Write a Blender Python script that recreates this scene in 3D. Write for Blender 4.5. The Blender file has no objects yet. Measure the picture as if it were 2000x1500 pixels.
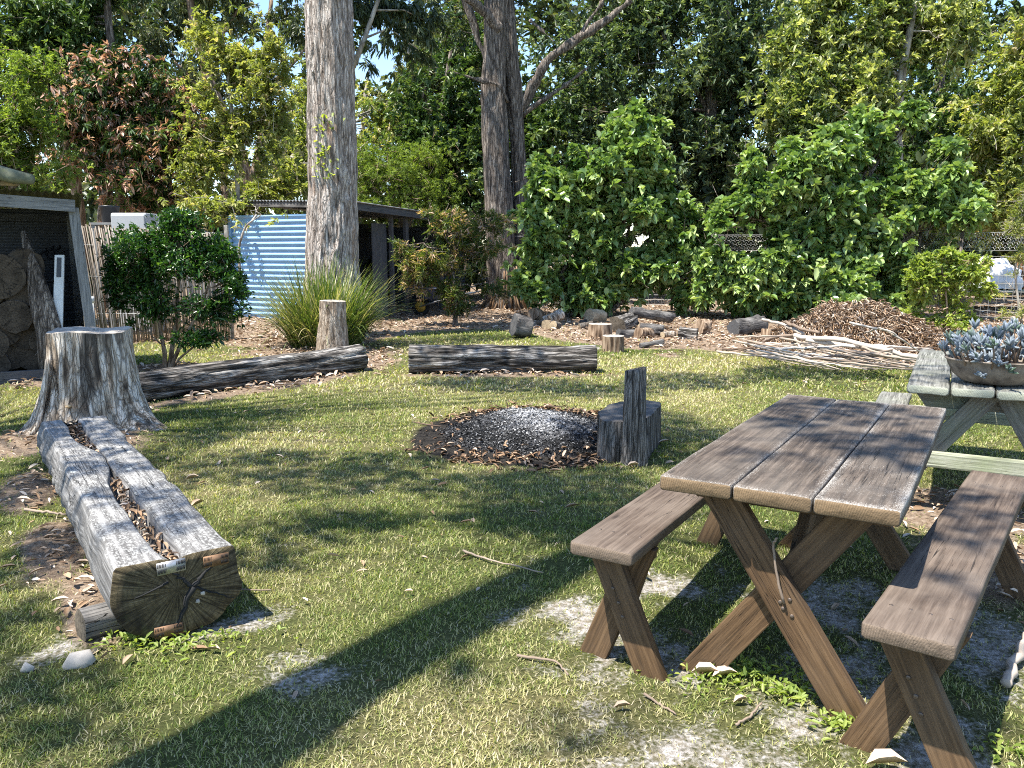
import bpy, bmesh, math, random
import numpy as np
from mathutils import Vector, Matrix
R = math.radians
scene = bpy.context.scene
COL = scene.collection

# ------------------------------------------------------------------ camera
F, PITCH, CAMH = 1579.0, R(9.37), 1.505
cd = bpy.data.cameras.new('camera'); cam = bpy.data.objects.new('camera', cd); COL.objects.link(cam)
cd.sensor_width = 36; cd.lens = 36 * F / 2000; cd.clip_end = 2000; cd.clip_start = 0.05
cam.location = (0, 0, CAMH); cam.rotation_euler = (R(90) - PITCH, 0, 0)
scene.camera = cam

# ------------------------------------------------------------------ light
SUN_EL, SUN_AZ = R(66), R(32)          # azimuth in which shadows fall (from +X towards +Y)
w = bpy.data.worlds.new('World'); scene.world = w; w.use_nodes = True
nt = w.node_tree; nt.nodes.clear()
wo = nt.nodes.new('ShaderNodeOutputWorld'); bg = nt.nodes.new('ShaderNodeBackground'); sk = nt.nodes.new('ShaderNodeTexSky')
sk.sky_type = 'NISHITA'; sk.sun_disc = False; sk.sun_elevation = SUN_EL
sk.sun_rotation = math.atan2(-math.cos(SUN_AZ), -math.sin(SUN_AZ)) % (2 * math.pi)
sk.air_density = 1.0; sk.dust_density = 0.2; sk.ozone_density = 3.0
bg.inputs[1].default_value = 0.135
nt.links.new(sk.outputs[0], bg.inputs[0]); nt.links.new(bg.outputs[0], wo.inputs[0])
ld = bpy.data.lights.new('sun', 'SUN'); sun = bpy.data.objects.new('sun', ld); COL.objects.link(sun)
ld.energy = 5.0; ld.angle = R(0.53); ld.color = (1.0, 0.95, 0.86)
SUND = Vector((math.cos(SUN_AZ) * math.cos(SUN_EL), math.sin(SUN_AZ) * math.cos(SUN_EL), -math.sin(SUN_EL)))
sun.rotation_euler = SUND.to_track_quat('-Z', 'Y').to_euler()
SH = np.array([SUND.x, SUND.y]) / -SUND.z   # ground shift per metre of height
scene.view_settings.view_transform = 'Standard'; scene.view_settings.look = 'None'
scene.view_settings.exposure = 1.32; scene.view_settings.gamma = 1.0
scene.cycles.max_bounces = 6; scene.cycles.diffuse_bounces = 3; scene.cycles.transparent_max_bounces = 8
scene.cycles.use_denoising = False; scene.cycles.filter_width = 1.05

# ------------------------------------------------------------------ helpers: geometry
CP, SP = math.cos(PITCH), math.sin(PITCH)
def ray(u, v):
    a = (u - 1000) / F; b = (750 - v) / F
    return np.array([a, CP + b * SP, -SP + b * CP])
def G(u, v, z=0.0):
    d = ray(u, v); return np.array([0, 0, CAMH]) + d * ((z - CAMH) / d[2])
def D(u, v, Y):
    d = ray(u, v); return np.array([0, 0, CAMH]) + d * (Y / d[1])
def nz(P, seed=0):                      # value noise -1..1, P (n,3)
    P = np.asarray(P, float); i = np.floor(P).astype(np.int64); f = P - i; f = f * f * f * (f * (f * 6 - 15) + 10)
    def h(dx, dy, dz):
        n = (i[:, 0] + dx) * 73856093 ^ (i[:, 1] + dy) * 19349663 ^ (i[:, 2] + dz) * 83492791 ^ (seed * 2654435761 & 0x7fffffff)
        n = (n ^ (n >> 13)) * 1274126177 & 0x7fffffff
        n = (n ^ (n >> 15)) * 668265263 & 0x7fffffff
        return ((n ^ (n >> 14)) & 0xffff) / 32767.5 - 1
    r = 0
    for dx in (0, 1):
        for dy in (0, 1):
            for dz in (0, 1):
                wgt = (f[:, 0] if dx else 1 - f[:, 0]) * (f[:, 1] if dy else 1 - f[:, 1]) * (f[:, 2] if dz else 1 - f[:, 2])
                r = r + wgt * h(dx, dy, dz)
    return r
def fbm(P, o=4, seed=0):
    r = 0; a = 0.55; P = np.asarray(P, float)
    for k in range(o): r = r + a * nz(P * 2 ** k, seed + k * 7); a *= 0.5
    return r
def nz2(x, y, s=1.0, seed=0, o=3):
    return fbm(np.stack([np.ravel(x) * s, np.ravel(y) * s, np.full(np.size(x), 3.3)], 1), o, seed)
def smooth(a, b, x): t = np.clip((x - a) / (b - a), 0, 1); return t * t * (3 - 2 * t)

def mesh_np(name, V, faces, mats, attrs=None, smooth_=False, midx=None):
    me = bpy.data.meshes.new(name); V = np.ascontiguousarray(V, np.float32)
    faces = [np.asarray(f, np.int32) for f in faces if len(f)]
    me.vertices.add(len(V)); me.vertices.foreach_set('co', V.ravel())
    loops = np.concatenate([f.ravel() for f in faces]); cnt = np.concatenate([np.full(len(f), f.shape[1], np.int32) for f in faces])
    start = np.concatenate([[0], np.cumsum(cnt)[:-1]]).astype(np.int32)
    me.loops.add(len(loops)); me.loops.foreach_set('vertex_index', loops)
    me.polygons.add(len(cnt)); me.polygons.foreach_set('loop_start', start)
    if midx is not None: me.polygons.foreach_set('material_index', np.asarray(midx, np.int32))
    me.update(calc_edges=True)
    if smooth_: me.polygons.foreach_set('use_smooth', np.ones(len(cnt), bool))
    for k, a in (attrs or {}).items():
        at = me.attributes.new(k, 'FLOAT', 'POINT'); at.data.foreach_set('value', np.ascontiguousarray(a, np.float32))
    for m in (mats if isinstance(mats, (list, tuple)) else [mats]): me.materials.append(m)
    return me
def link(name, me, parent=None, mw=None, loc=None):
    o = bpy.data.objects.new(name, me); COL.objects.link(o)
    if loc is not None: mw = Matrix.Translation(Vector(loc))
    if parent is not None:
        o.parent = parent; base = ROOT[parent.name]
        ROOT[o.name] = mw.translation.copy() if (mw is not None) else base.copy()
        o.matrix_local = (Matrix.Translation(-base) @ mw) if mw is not None else Matrix()
    else:
        if mw is not None: o.matrix_world = mw
        ROOT[o.name] = mw.translation.copy() if mw is not None else Vector()
    return o
ROOT = {}
def tag(o, label=None, cat=None, group=None, kind=None):
    if label: o['label'] = label
    if cat: o['category'] = cat
    if group: o['group'] = group
    if kind: o['kind'] = kind
    return o
def thing(name, loc, label, cat, group=None):
    o = bpy.data.objects.new(name, None); COL.objects.link(o); o.location = Vector(loc); o.empty_display_size = 0.1
    ROOT[o.name] = Vector(loc); return tag(o, label, cat, group)
def part(name, V, faces, mat, parent, attrs=None, smooth_=False, midx=None):
    """mesh given in world coordinates, parented to an unrotated thing"""
    base = np.array(ROOT[parent.name]) if parent is not None else np.zeros(3)
    return link(name, mesh_np(name, np.asarray(V) - base, faces, mat, attrs, smooth_, midx), parent)
def solo(name, V, faces, mat, loc, attrs=None, smooth_=False, midx=None):
    """top-level single-mesh thing, origin at loc"""
    return link(name, mesh_np(name, np.asarray(V) - np.array(loc), faces, mat, attrs, smooth_, midx), None, loc=loc)
def frame(o, x, up=(0, 0, 1)):
    x = Vector(x).normalized(); up = Vector(up); y = up.cross(x)
    if y.length < 1e-4: y = Vector((0, 1, 0)).cross(x)
    y.normalize(); z = x.cross(y)
    m = Matrix((x, y, z)).transposed().to_4x4(); m.translation = Vector(o); return m
def prism8(name, parent, C, xdir, mat, bev=0.006, up=(0, 0, 1), seg=2):
    """eight world corners (4 bottom ring, 4 top ring) -> bevelled board with its grain along local X"""
    C = [Vector(c) for c in C]; ctr = sum(C, Vector()) / 8
    mw = frame(ctr, xdir, up); inv = mw.inverted()
    bm = bmesh.new(); vs = [bm.verts.new(inv @ c) for c in C]
    for f in ((3, 2, 1, 0), (4, 5, 6, 7), (0, 1, 5, 4), (1, 2, 6, 5), (2, 3, 7, 6), (3, 0, 4, 7)): bm.faces.new([vs[i] for i in f])
    bmesh.ops.recalc_face_normals(bm, faces=bm.faces)
    if bev: bmesh.ops.bevel(bm, geom=list(bm.edges), offset=bev, segments=seg, profile=0.6, affect='EDGES', clamp_overlap=True)
    me = bpy.data.meshes.new(name); bm.to_mesh(me); bm.free(); me.materials.append(mat)
    return link(name, me, parent, mw)
def boxc(c, x, y, z):     # corners from centre and three half vectors
    c, x, y, z = (np.asarray(q, float) for q in (c, x, y, z))
    return [c - x - y - z, c + x - y - z, c + x + y - z, c - x + y - z, c - x - y + z, c + x - y + z, c + x + y + z, c - x + y + z]
def board(name, parent, p0, p1, wid, thk, mat, up=(0, 0, 1), bev=0.005):
    p0, p1 = np.asarray(p0, float), np.asarray(p1, float); x = p1 - p0; L = np.linalg.norm(x); xd = x / L
    u = np.asarray(up, float); y = np.cross(u, xd); y /= np.linalg.norm(y); z = np.cross(xd, y)
    return prism8(name, parent, boxc((p0 + p1) / 2, x / 2, y * wid / 2, z * thk / 2), xd, mat, bev, up)
def tubeVF(P, rad, n=12, disp=None, caps=True, off=0, squash=1.0):
    """swept tube; disp(s, th, pos)->radius change. returns V, quads, capfaces(list of n-gons as tris)"""
    P = np.asarray(P, float); m = len(P); rad = np.broadcast_to(np.asarray(rad, float), (m,))
    T = np.gradient(P, axis=0); T /= np.linalg.norm(T, axis=1)[:, None] + 1e-9
    u = np.array([1.0, 0, 0]) if abs(T[0, 0]) < 0.8 else np.array([0, 0, 1.0]); A = []; B = []
    for t in T:
        u = u - t * (u @ t); u /= np.linalg.norm(u) + 1e-9; A.append(u); B.append(np.cross(t, u))
    A, B = np.array(A), np.array(B)
    th = np.linspace(0, 2 * np.pi, n, endpoint=False)
    s = np.concatenate([[0], np.cumsum(np.linalg.norm(np.diff(P, axis=0), axis=1))])
    ss, tt = np.repeat(s, n), np.tile(th, m); rr = np.repeat(rad, n)
    dirs = (A[:, None, :] * np.cos(th)[None, :, None] + B[:, None, :] * np.sin(th)[None, :, None] * squash).reshape(-1, 3)
    base = np.repeat(P, n, axis=0)
    if disp is not None: rr = rr + disp(ss, tt, base + dirs * rr[:, None])
    V = base + dirs * rr[:, None]
    i = np.arange(m - 1)[:, None] * n; j = np.arange(n)[None, :]; k = (j + 1) % n
    Q = np.stack([i + j, i + k, i + n + k, i + n + j], -1).reshape(-1, 4)
    tris = np.zeros((0, 3), int)
    if caps:
        c0 = len(V); V = np.vstack([V, P[0], P[-1]]); jj = np.arange(n); kk = (jj + 1) % n
        tris = np.vstack([np.stack([np.full(n, c0), kk, jj], 1), np.stack([np.full(n, c0 + 1), (m - 1) * n + jj, (m - 1) * n + kk], 1)])
    return V, Q + off, tris + off
class Soup:
    def __init__(s): s.V = []; s.Q = []; s.T = []; s.n = 0; s.a = []
    def add(s, V, Q=None, T=None, a=0.0):
        V = np.asarray(V, float)
        if Q is not None and len(Q): s.Q.append(np.asarray(Q) + s.n)
        if T is not None and len(T): s.T.append(np.asarray(T) + s.n)
        s.V.append(V); s.n += len(V); s.a.append(np.broadcast_to(np.asarray(a, float), (len(V),)))
    def tube(s, P, rad, n=8, disp=None, caps=True, a=0.0, squash=1.0):
        V, Q, T = tubeVF(P, rad, n, disp, caps, 0, squash); s.add(V, Q, T, a)
    def box(s, c, x, y, z, a=0.0):
        V = np.array(boxc(c, x, y, z)); s.add(V, [(3, 2, 1, 0), (4, 5, 6, 7), (0, 1, 5, 4), (1, 2, 6, 5), (2, 3, 7, 6), (3, 0, 4, 7)], None, a)
    def get(s): return np.vstack(s.V), [q for q in (np.vstack(s.Q) if s.Q else [], np.vstack(s.T) if s.T else []) if len(q)], np.concatenate(s.a)
    def part(s, name, mat, parent, smooth_=False):
        V, Fc, a = s.get(); return part(name, V, Fc, mat, parent, {'tint': a}, smooth_)
    def solo(s, name, mat, loc, smooth_=False):
        V, Fc, a = s.get(); return solo(name, V, Fc, mat, loc, {'tint': a}, smooth_)
def norm(a): return a / (np.linalg.norm(a, axis=-1, keepdims=True) + 1e-9)
def leafVF(C, Dr, L, W, rng, fold=0.25, droop=0.15, up=0.8):
    """folded six-vertex leaves: C base points, Dr directions, L lengths, W half widths"""
    n = len(C); Dr = norm(Dr); ref = norm(rng.normal(size=(n, 3)) * (1 - up) + np.array([0, 0, 1.0]) * up + 1e-6)
    S = np.cross(Dr, ref); bad = np.linalg.norm(S, axis=1) < 1e-3; S[bad] = (1, 0, 0); S = norm(S); N = norm(np.cross(S, Dr))
    L = np.broadcast_to(L, (n,))[:, None]; W = np.broadcast_to(W, (n,))[:, None]
    dn = np.array([0, 0, -1.0]) * droop
    b = C; t = C + Dr * L + dn * L
    m1 = C + Dr * L * 0.3 - dn * L * 0.1; m2 = C + Dr * L * 0.68 + dn * L * 0.3
    lift = N * W * fold * 2
    V = np.stack([b, m1 + S * W + lift, m2 + S * W * 0.85 + lift, t, m2 - S * W * 0.85 + lift, m1 - S * W + lift], 1).reshape(-1, 3)
    o = (np.arange(n) * 6)[:, None]
    Q = np.concatenate([o + np.array([0, 1, 2, 3]), o + np.array([0, 3, 4, 5])])
    return V, Q
def leafmesh(C, Dr, L, W, tint, rng, **kw):
    V, Q = leafVF(C, Dr, L, W, rng, **kw); return V, [Q], np.repeat(tint, 6)

# ------------------------------------------------------------------ helpers: materials
class NT:
    def __init__(s, name):
        s.m = bpy.data.materials.new(name); s.m.use_nodes = True; s.t = s.m.node_tree; s.t.nodes.clear()
        s.out = s.t.nodes.new('ShaderNodeOutputMaterial'); s._tc = None
    def n(s, ty, ins=None, **pr):
        nd = s.t.nodes.new(ty)
        for k, v in pr.items(): setattr(nd, k, v)
        for k, v in (ins or {}).items():
            if v is None: continue
            if isinstance(v, bpy.types.NodeSocket): s.t.links.new(v, nd.inputs[k])
            else: nd.inputs[k].default_value = v
        return nd
    def obj(s):
        if not s._tc: s._tc = s.n('ShaderNodeTexCoord')
        return s._tc.outputs['Object']
    def pos(s): return s.n('ShaderNodeNewGeometry').outputs['Position']
    def shift(s, vec):     # each object its own stretch of the texture
        r = s.n('ShaderNodeObjectInfo').outputs['Random']
        c = s.n('ShaderNodeCombineXYZ', {0: s.math('MULTIPLY', r, 37.0), 1: s.math('MULTIPLY', r, 19.0), 2: s.math('MULTIPLY', r, 53.0)})
        return s.n('ShaderNodeVectorMath', {0: vec, 1: c.outputs[0]}, operation='ADD').outputs[0]
    def map(s, vec, sc): return s.n('ShaderNodeMapping', {'Vector': vec, 'Scale': sc}).outputs[0]
    def noise(s, vec, scale=5.0, detail=5.0, rough=0.55, dist=0.0):
        return s.n('ShaderNodeTexNoise', {'Vector': vec, 'Scale': scale, 'Detail': detail, 'Roughness': rough, 'Distortion': dist}).outputs[0]
    def vor(s, vec, scale=5.0, feature='F1', out='Distance'):
        return s.n('ShaderNodeTexVoronoi', {'Vector': vec, 'Scale': scale}, feature=feature).outputs[out]
    def ramp(s, fac, stops, mode='LINEAR'):
        nd = s.n('ShaderNodeValToRGB', {'Fac': fac}); cr = nd.color_ramp; cr.interpolation = mode
        while len(cr.elements) > 1: cr.elements.remove(cr.elements[-1])
        for i, (p, c) in enumerate(stops):
            e = cr.elements[0] if i == 0 else cr.elements.new(p)
            e.position = p; e.color = (*c, 1) if not isinstance(c, (int, float)) else (c, c, c, 1)
        return nd.outputs[0]
    def mix(s, fac, a, b, bt='MIX'):
        nd = s.n('ShaderNodeMix', data_type='RGBA', blend_type=bt)
        for i, v in ((0, fac), (6, a), (7, b)):
            if isinstance(v, bpy.types.NodeSocket): s.t.links.new(v, nd.inputs[i])
            else: nd.inputs[i].default_value = v if i == 0 else (*v, 1)
        return nd.outputs[2]
    def math(s, op, a, b=None, c=None):
        nd = s.n('ShaderNodeMath', operation=op)
        for i, v in enumerate((a, b, c)):
            if v is None: continue
            if isinstance(v, bpy.types.NodeSocket): s.t.links.new(v, nd.inputs[i])
            else: nd.inputs[i].default_value = v
        return nd.outputs[0]
    def mr(s, v, a, b, c=0.0, d=1.0): return s.n('ShaderNodeMapRange', {0: v, 1: a, 2: b, 3: c, 4: d}).outputs[0]
    def attr(s, name): return s.n('ShaderNodeAttribute', attribute_name=name).outputs['Fac']
    def bump(s, h, strength=0.5, dist=0.01, nrm=None): return s.n('ShaderNodeBump', {'Height': h, 'Strength': strength, 'Distance': dist, 'Normal': nrm}).outputs[0]
    def bsdf(s, col, rough=0.8, nrm=None, spec=0.3, metal=0.0):
        return s.n('ShaderNodeBsdfPrincipled', {'Base Color': col if isinstance(col, bpy.types.NodeSocket) else (*col, 1), 'Roughness': rough, 'Normal': nrm, 'Specular IOR Level': spec, 'Metallic': metal}).outputs[0]
    def done(s, sh): s.t.links.new(sh, s.out.inputs[0]); return s.m

def leafmat(name, stops, rough=0.45, trans=0.3, tcol=None, spec=0.35):
    k = NT(name); c = k.ramp(k.attr('tint'), stops)
    p = k.bsdf(c, rough, spec=spec)
    tc = k.mix(1.0, c, tcol or (1.5, 1.6, 0.55), 'MULTIPLY')
    t = k.n('ShaderNodeBsdfTranslucent', {'Color': tc}).outputs[0]
    return k.done(k.n('ShaderNodeMixShader', {0: trans, 1: p, 2: t}).outputs[0])
def woodmat(name, dark, mid, light, grey=(0.3, 0.28, 0.25), weather=0.3, fleck=0.0, rough=0.75, crack=1.0, endc=None, moss=0.0, bumps=0.5):
    k = NT(name); v = k.shift(k.obj())
    g = k.noise(k.map(v, (1.1, 24, 24)), 3.0, 10, 0.68, 0.25)
    c = k.ramp(g, [(0.36, dark), (0.5, mid), (0.64, light)])
    big = k.noise(v, 3.2, 4, 0.6)
    c = k.mix(k.mr(big, 0.42, 0.68, 0, weather), c, grey)
    kn = k.vor(k.map(v, (1.6, 5, 5)), 1.4)                                        # a few knots
    c = k.mix(k.mr(kn, 0.035, 0.09, 0.75, 0), c, tuple(0.35 * q for q in dark))
    cr = k.noise(k.map(v, (0.55, 22, 9)), 2.0, 3, 0.5, 0.4)
    line = k.math('MULTIPLY', k.mr(k.math('ABSOLUTE', k.math('SUBTRACT', cr, 0.5)), 0.0, 0.010, crack, 0), k.mr(k.noise(v, 1.7, 2), 0.5, 0.6))
    c = k.mix(line, c, tuple(0.12 * q for q in dark))
    if fleck:
        f1 = k.noise(k.map(v, (30, 55, 55)), 2.6, 7, 0.75, 2.5)
        e = k.attr('edge')
        thr = k.math('SUBTRACT', 0.635, k.math('MULTIPLY', e, 0.13))
        thr = k.math('SUBTRACT', thr, k.mr(k.noise(v, 2.3, 3), 0.45, 0.75, 0, 0.09))
        m = k.mr(k.math('SUBTRACT', f1, thr), 0.0, 0.05, 0, fleck)
        c = k.mix(m, c, (0.40, 0.375, 0.34))
        st = k.noise(v, 5.5, 6, 0.7)
        c = k.mix(k.mr(st, 0.52, 0.70, 0, 0.75), c, (0.045, 0.036, 0.03))
    if moss:
        mo = k.noise(v, 4, 5, 0.6); c = k.mix(k.mr(mo, 0.45, 0.7, 0, moss), c, (0.22, 0.27, 0.13))
    if endc is not None:
        o = k.obj(); sx = k.n('ShaderNodeSeparateXYZ', {0: o}); 
        y2 = k.math('ADD', sx.outputs[1], 0.03); z2 = k.math('ADD', sx.outputs[2], 0.07)
        r = k.math('SQRT', k.math('ADD', k.math('MULTIPLY', y2, y2), k.math('MULTIPLY', z2, z2)))
        rg = k.math('SINE', k.math('ADD', k.math('MULTIPLY', r, 900.0), k.math('MULTIPLY', k.noise(v, 14, 3), 9.0)))
        ec = k.mix(k.mr(rg, -1, 1), tuple(q * 0.72 for q in endc), endc)
        ec = k.mix(k.mr(k.noise(v, 26, 6, 0.7), 0.5, 0.75, 0, 0.6), ec, tuple(q * 0.3 for q in endc))
        nn = k.n('ShaderNodeSeparateXYZ', {0: k._tc.outputs['Normal']}).outputs[0]
        c = k.mix(k.mr(k.math('ABSOLUTE', nn), 0.75, 0.9), c, ec)
    h = k.math('SUBTRACT', g, k.math('MULTIPLY', line, 1.5))
    return k.done(k.bsdf(c, rough, k.bump(h, bumps, 0.006), 0.3))
def barkmat(name, stops, vscale=(14, 14, 1.6), patch=None, bumpd=0.03, rough=0.95, horiz=False, plates=0.0, pw=0.10):
    k = NT(name); v = k.shift(k.obj())
    vs = vscale if not horiz else (vscale[2], vscale[0], vscale[1])
    a = k.noise(k.map(v, vs), 1.0, 8, 0.65, 0.6)
    b = k.vor(k.map(v, tuple(q * 1.2 for q in vs)), 1.0)
    h = k.math('ADD', k.math('MULTIPLY', a, 0.75), k.math('MULTIPLY', b, 0.28))
    c = k.ramp(h, [(0.475 + (p_ - 0.5) * 0.62, q_) for p_, q_ in stops])
    if plates:
        wv = k.n('ShaderNodeVectorMath', {0: k.map(v, vs), 1: k.n('ShaderNodeVectorMath', {0: k.n('ShaderNodeTexNoise', {'Vector': k.map(v, tuple(q * 0.6 for q in vs)), 'Scale': 1.0, 'Detail': 4.0}).outputs['Color'], 'Scale': 1.6}, operation='SCALE').outputs[0]}, operation='ADD').outputs[0]
        ed = k.n('ShaderNodeTexVoronoi', {'Vector': wv, 'Scale': 1.15}, feature='DISTANCE_TO_EDGE').outputs['Distance']
        ed2 = k.n('ShaderNodeTexVoronoi', {'Vector': wv, 'Scale': 2.6}, feature='DISTANCE_TO_EDGE').outputs['Distance']
        ck = k.math('MULTIPLY', k.mr(ed, 0.0, pw, 1, 0), plates); ck = k.math('MAXIMUM', ck, k.math('MULTIPLY', k.mr(ed2, 0.0, pw * 0.8, 1, 0), plates * 0.6))
        c = k.mix(ck, c, tuple(q * 0.7 for q in stops[0][1])); h = k.math('SUBTRACT', h, k.math('MULTIPLY', ck, 0.5))
    if patch:
        c = k.mix(k.mr(k.noise(k.map(v, tuple(q * 0.16 for q in vs)), 1.5, 5, 0.6), patch[1], patch[2], 0, patch[3]), c, patch[0])
    return k.done(k.bsdf(c, rough, k.bump(h, 0.9, bumpd), 0.15))
def endmat(name, c0, c1, crackc, ringf=260.0, cracks=7.0):
    """sawn end of a log lying along local X"""
    k = NT(name); o = k.obj(); s = k.n('ShaderNodeSeparateXYZ', {0: o}); v = k.shift(o)
    r = k.math('SQRT', k.math('ADD', k.math('MULTIPLY', s.outputs[1], s.outputs[1]), k.math('MULTIPLY', s.outputs[2], s.outputs[2])))
    rg = k.math('SINE', k.math('ADD', k.math('MULTIPLY', r, ringf), k.math('MULTIPLY', k.noise(v, 9, 4), 8.0)))
    c = k.mix(k.mr(rg, -1, 1, 0.2, 0.8), c0, c1)
    c = k.mix(k.mr(k.noise(v, 7, 6, 0.65), 0.42, 0.7, 0, 0.85), c, tuple(q * 0.3 for q in c0))
    an = k.math('ARCTAN2', s.outputs[1], s.outputs[2])
    cv = k.n('ShaderNodeCombineXYZ', {0: k.math('SINE', an), 1: k.math('COSINE', an), 2: k.math('MULTIPLY', r, 1.2)}).outputs[0]
    cn = k.noise(k.shift(cv), cracks * 0.45, 4, 0.5, 0.3)
    m = k.mr(k.math('ABSOLUTE', k.math('SUBTRACT', cn, 0.5)), 0.0, 0.016, 1, 0)
    c = k.mix(m, c, crackc)
    return k.done(k.bsdf(c, 0.85, k.bump(k.math('SUBTRACT', k.noise(v, 30, 5), m), 0.5, 0.006), 0.2))
def plain(name, col, rough=0.7, var=0.25, sc=8.0, metal=0.0, spec=0.35, dirt=None, dirtamt=0.0):
    k = NT(name); v = k.shift(k.obj()); nn = k.noise(v, sc, 6, 0.65)
    c = k.mix(k.mr(nn, 0.3, 0.7), tuple(q * (1 - var) for q in col), tuple(min(1, q * (1 + var)) for q in col))
    if dirt: c = k.mix(k.mr(k.noise(v, sc * 0.45, 7, 0.7), 0.48, 0.66, 0, dirtamt), c, dirt)
    return k.done(k.bsdf(c, rough, k.bump(nn, 0.25, 0.004), spec, metal))
def tintmat(name, stops, rough=0.9, spec=0.2):
    k = NT(name); return k.done(k.bsdf(k.ramp(k.attr('tint'), stops), rough, spec=spec))

M = {}
M['table'] = woodmat('table_wood', (0.030, 0.023, 0.018), (0.070, 0.053, 0.040), (0.135, 0.106, 0.083), (0.15, 0.128, 0.106), 0.55, fleck=0.85, endc=(0.22, 0.15, 0.085))
M['bench'] = woodmat('bench_wood', (0.054, 0.038, 0.028), (0.092, 0.067, 0.050), (0.142, 0.108, 0.083), (0.19, 0.155, 0.125), 0.5, endc=(0.20, 0.15, 0.11))
M['leg'] = woodmat('leg_wood', (0.052, 0.031, 0.016), (0.098, 0.057, 0.028), (0.155, 0.094, 0.048), (0.15, 0.11, 0.075), 0.3)
M['oldtop'] = woodmat('weathered_green_wood', (0.05, 0.048, 0.042), (0.17, 0.165, 0.145), (0.31, 0.305, 0.275), (0.12, 0.12, 0.11), 0.75, crack=1.0, endc=(0.40, 0.41, 0.32), moss=0.12)
M['oldbeam'] = woodmat('pale_green_wood', (0.16, 0.16, 0.115), (0.29, 0.30, 0.21), (0.45, 0.45, 0.36), (0.25, 0.26, 0.2), 0.4, moss=0.4)
M['oldleg'] = woodmat('grey_leg_wood', (0.075, 0.07, 0.06), (0.14, 0.13, 0.115), (0.21, 0.2, 0.175), (0.16, 0.17, 0.14), 0.5, moss=0.25)
M['shedwood'] = woodmat('shed_timber', (0.13, 0.13, 0.13), (0.22, 0.22, 0.21), (0.32, 0.31, 0.30), (0.20, 0.2, 0.2), 0.5)
M['darkwood'] = woodmat('dark_timber', (0.04, 0.04, 0.042), (0.08, 0.08, 0.08), (0.13, 0.125, 0.12), (0.09, 0.09, 0.1), 0.5)
M['redwood'] = woodmat('charred_log_wood', (0.012, 0.011, 0.011), (0.045, 0.041, 0.038), (0.20, 0.18, 0.16), (0.30, 0.285, 0.265), 0.45, bumps=1.0)
M['log'] = barkmat('weathered_log', [(0.32, (0.018, 0.016, 0.014)), (0.46, (0.085, 0.076, 0.067)), (0.59, (0.21, 0.19, 0.17)), (0.76, (0.46, 0.43, 0.39))], (20, 20, 1.5), None, 0.03, horiz=True, plates=0.9, pw=0.13)
M['log_end'] = endmat('log_end', (0.10, 0.085, 0.065), (0.17, 0.14, 0.105), (0.012, 0.01, 0.009))
M['shaded_end'] = endmat('shaded_log_end', (0.075, 0.058, 0.042), (0.115, 0.09, 0.065), (0.01, 0.009, 0.008), 200.0)  # darker copy of the log end, shade inside the woodshed put into its colour
M['pale_end'] = endmat('pale_log_end', (0.40, 0.31, 0.2), (0.5, 0.4, 0.27), (0.1, 0.07, 0.05))
M['stump_top'] = plain('stump_top', (0.36, 0.32, 0.27), 0.9, 0.4, 14, dirt=(0.08, 0.07, 0.06), dirtamt=0.6)
M['stump'] = barkmat('stump_wood', [(0.28, (0.08, 0.06, 0.045)), (0.44, (0.28, 0.215, 0.155)), (0.58, (0.50, 0.42, 0.33)), (0.76, (0.70, 0.64, 0.56))], (15, 15, 1.9), ((0.05, 0.042, 0.036), 0.52, 0.58, 0.8), 0.03, plates=0.75, pw=0.09)
M['post'] = barkmat('post_bark', [(0.3, (0.11, 0.08, 0.058)), (0.5, (0.34, 0.27, 0.205)), (0.75, (0.58, 0.50, 0.41))], (18, 18, 4.5), ((0.10, 0.07, 0.05), 0.55, 0.68, 0.6), 0.02, plates=0.7, pw=0.12)
M['bigbark'] = barkmat('stringy_bark', [(0.26, (0.08, 0.062, 0.052)), (0.42, (0.29, 0.235, 0.195)), (0.58, (0.50, 0.43, 0.375)), (0.78, (0.66, 0.60, 0.54))], (17, 17, 2.6), ((0.28, 0.155, 0.085), 0.60, 0.70, 0.6), 0.035, plates=0.75, pw=0.13)
M['darkbark'] = barkmat('dark_bark', [(0.28, (0.04, 0.032, 0.027)), (0.46, (0.15, 0.122, 0.10)), (0.62, (0.29, 0.24, 0.20)), (0.78, (0.43, 0.37, 0.31))], (20, 20, 2.4), None, 0.03, plates=0.85, pw=0.15)
M['brownbark'] = barkmat('brown_bark', [(0.3, (0.05, 0.033, 0.022)), (0.5, (0.17, 0.115, 0.075)), (0.75, (0.36, 0.27, 0.19))], (16, 16, 3), None, 0.02)
M['palebark'] = barkmat('pale_bark', [(0.3, (0.12, 0.10, 0.08)), (0.5, (0.28, 0.245, 0.20)), (0.75, (0.46, 0.42, 0.36))], (10, 10, 3), None, 0.015)
M['chairwood'] = barkmat('chair_log', [(0.3, (0.035, 0.031, 0.027)), (0.46, (0.13, 0.113, 0.097)), (0.6, (0.24, 0.215, 0.19)), (0.78, (0.27, 0.25, 0.225))], (28, 28, 2.6), None, 0.02, plates=0.85, pw=0.12)
M['chartop'] = plain('chair_seat_top', (0.11, 0.10, 0.09), 0.9, 0.5, 16)
M['steel'] = plain('galvanised_plate', (0.5, 0.5, 0.5), 0.45, 0.2, 30, 0.7, dirt=(0.16, 0.10, 0.06), dirtamt=0.35)
M['rustplate'] = plain('rusty_plate', (0.22, 0.13, 0.075), 0.6, 0.3, 30, 0.4)
M['slot'] = plain('slot_shadow', (0.02, 0.02, 0.02), 0.9)
M['screw'] = plain('screw_head', (0.14, 0.11, 0.09), 0.5, 0.3, 60, 0.6)
M['blue'] = plain('blue_corrugated', (0.22, 0.38, 0.56), 0.45, 0.12, 3, 0.0, 0.5)
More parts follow.
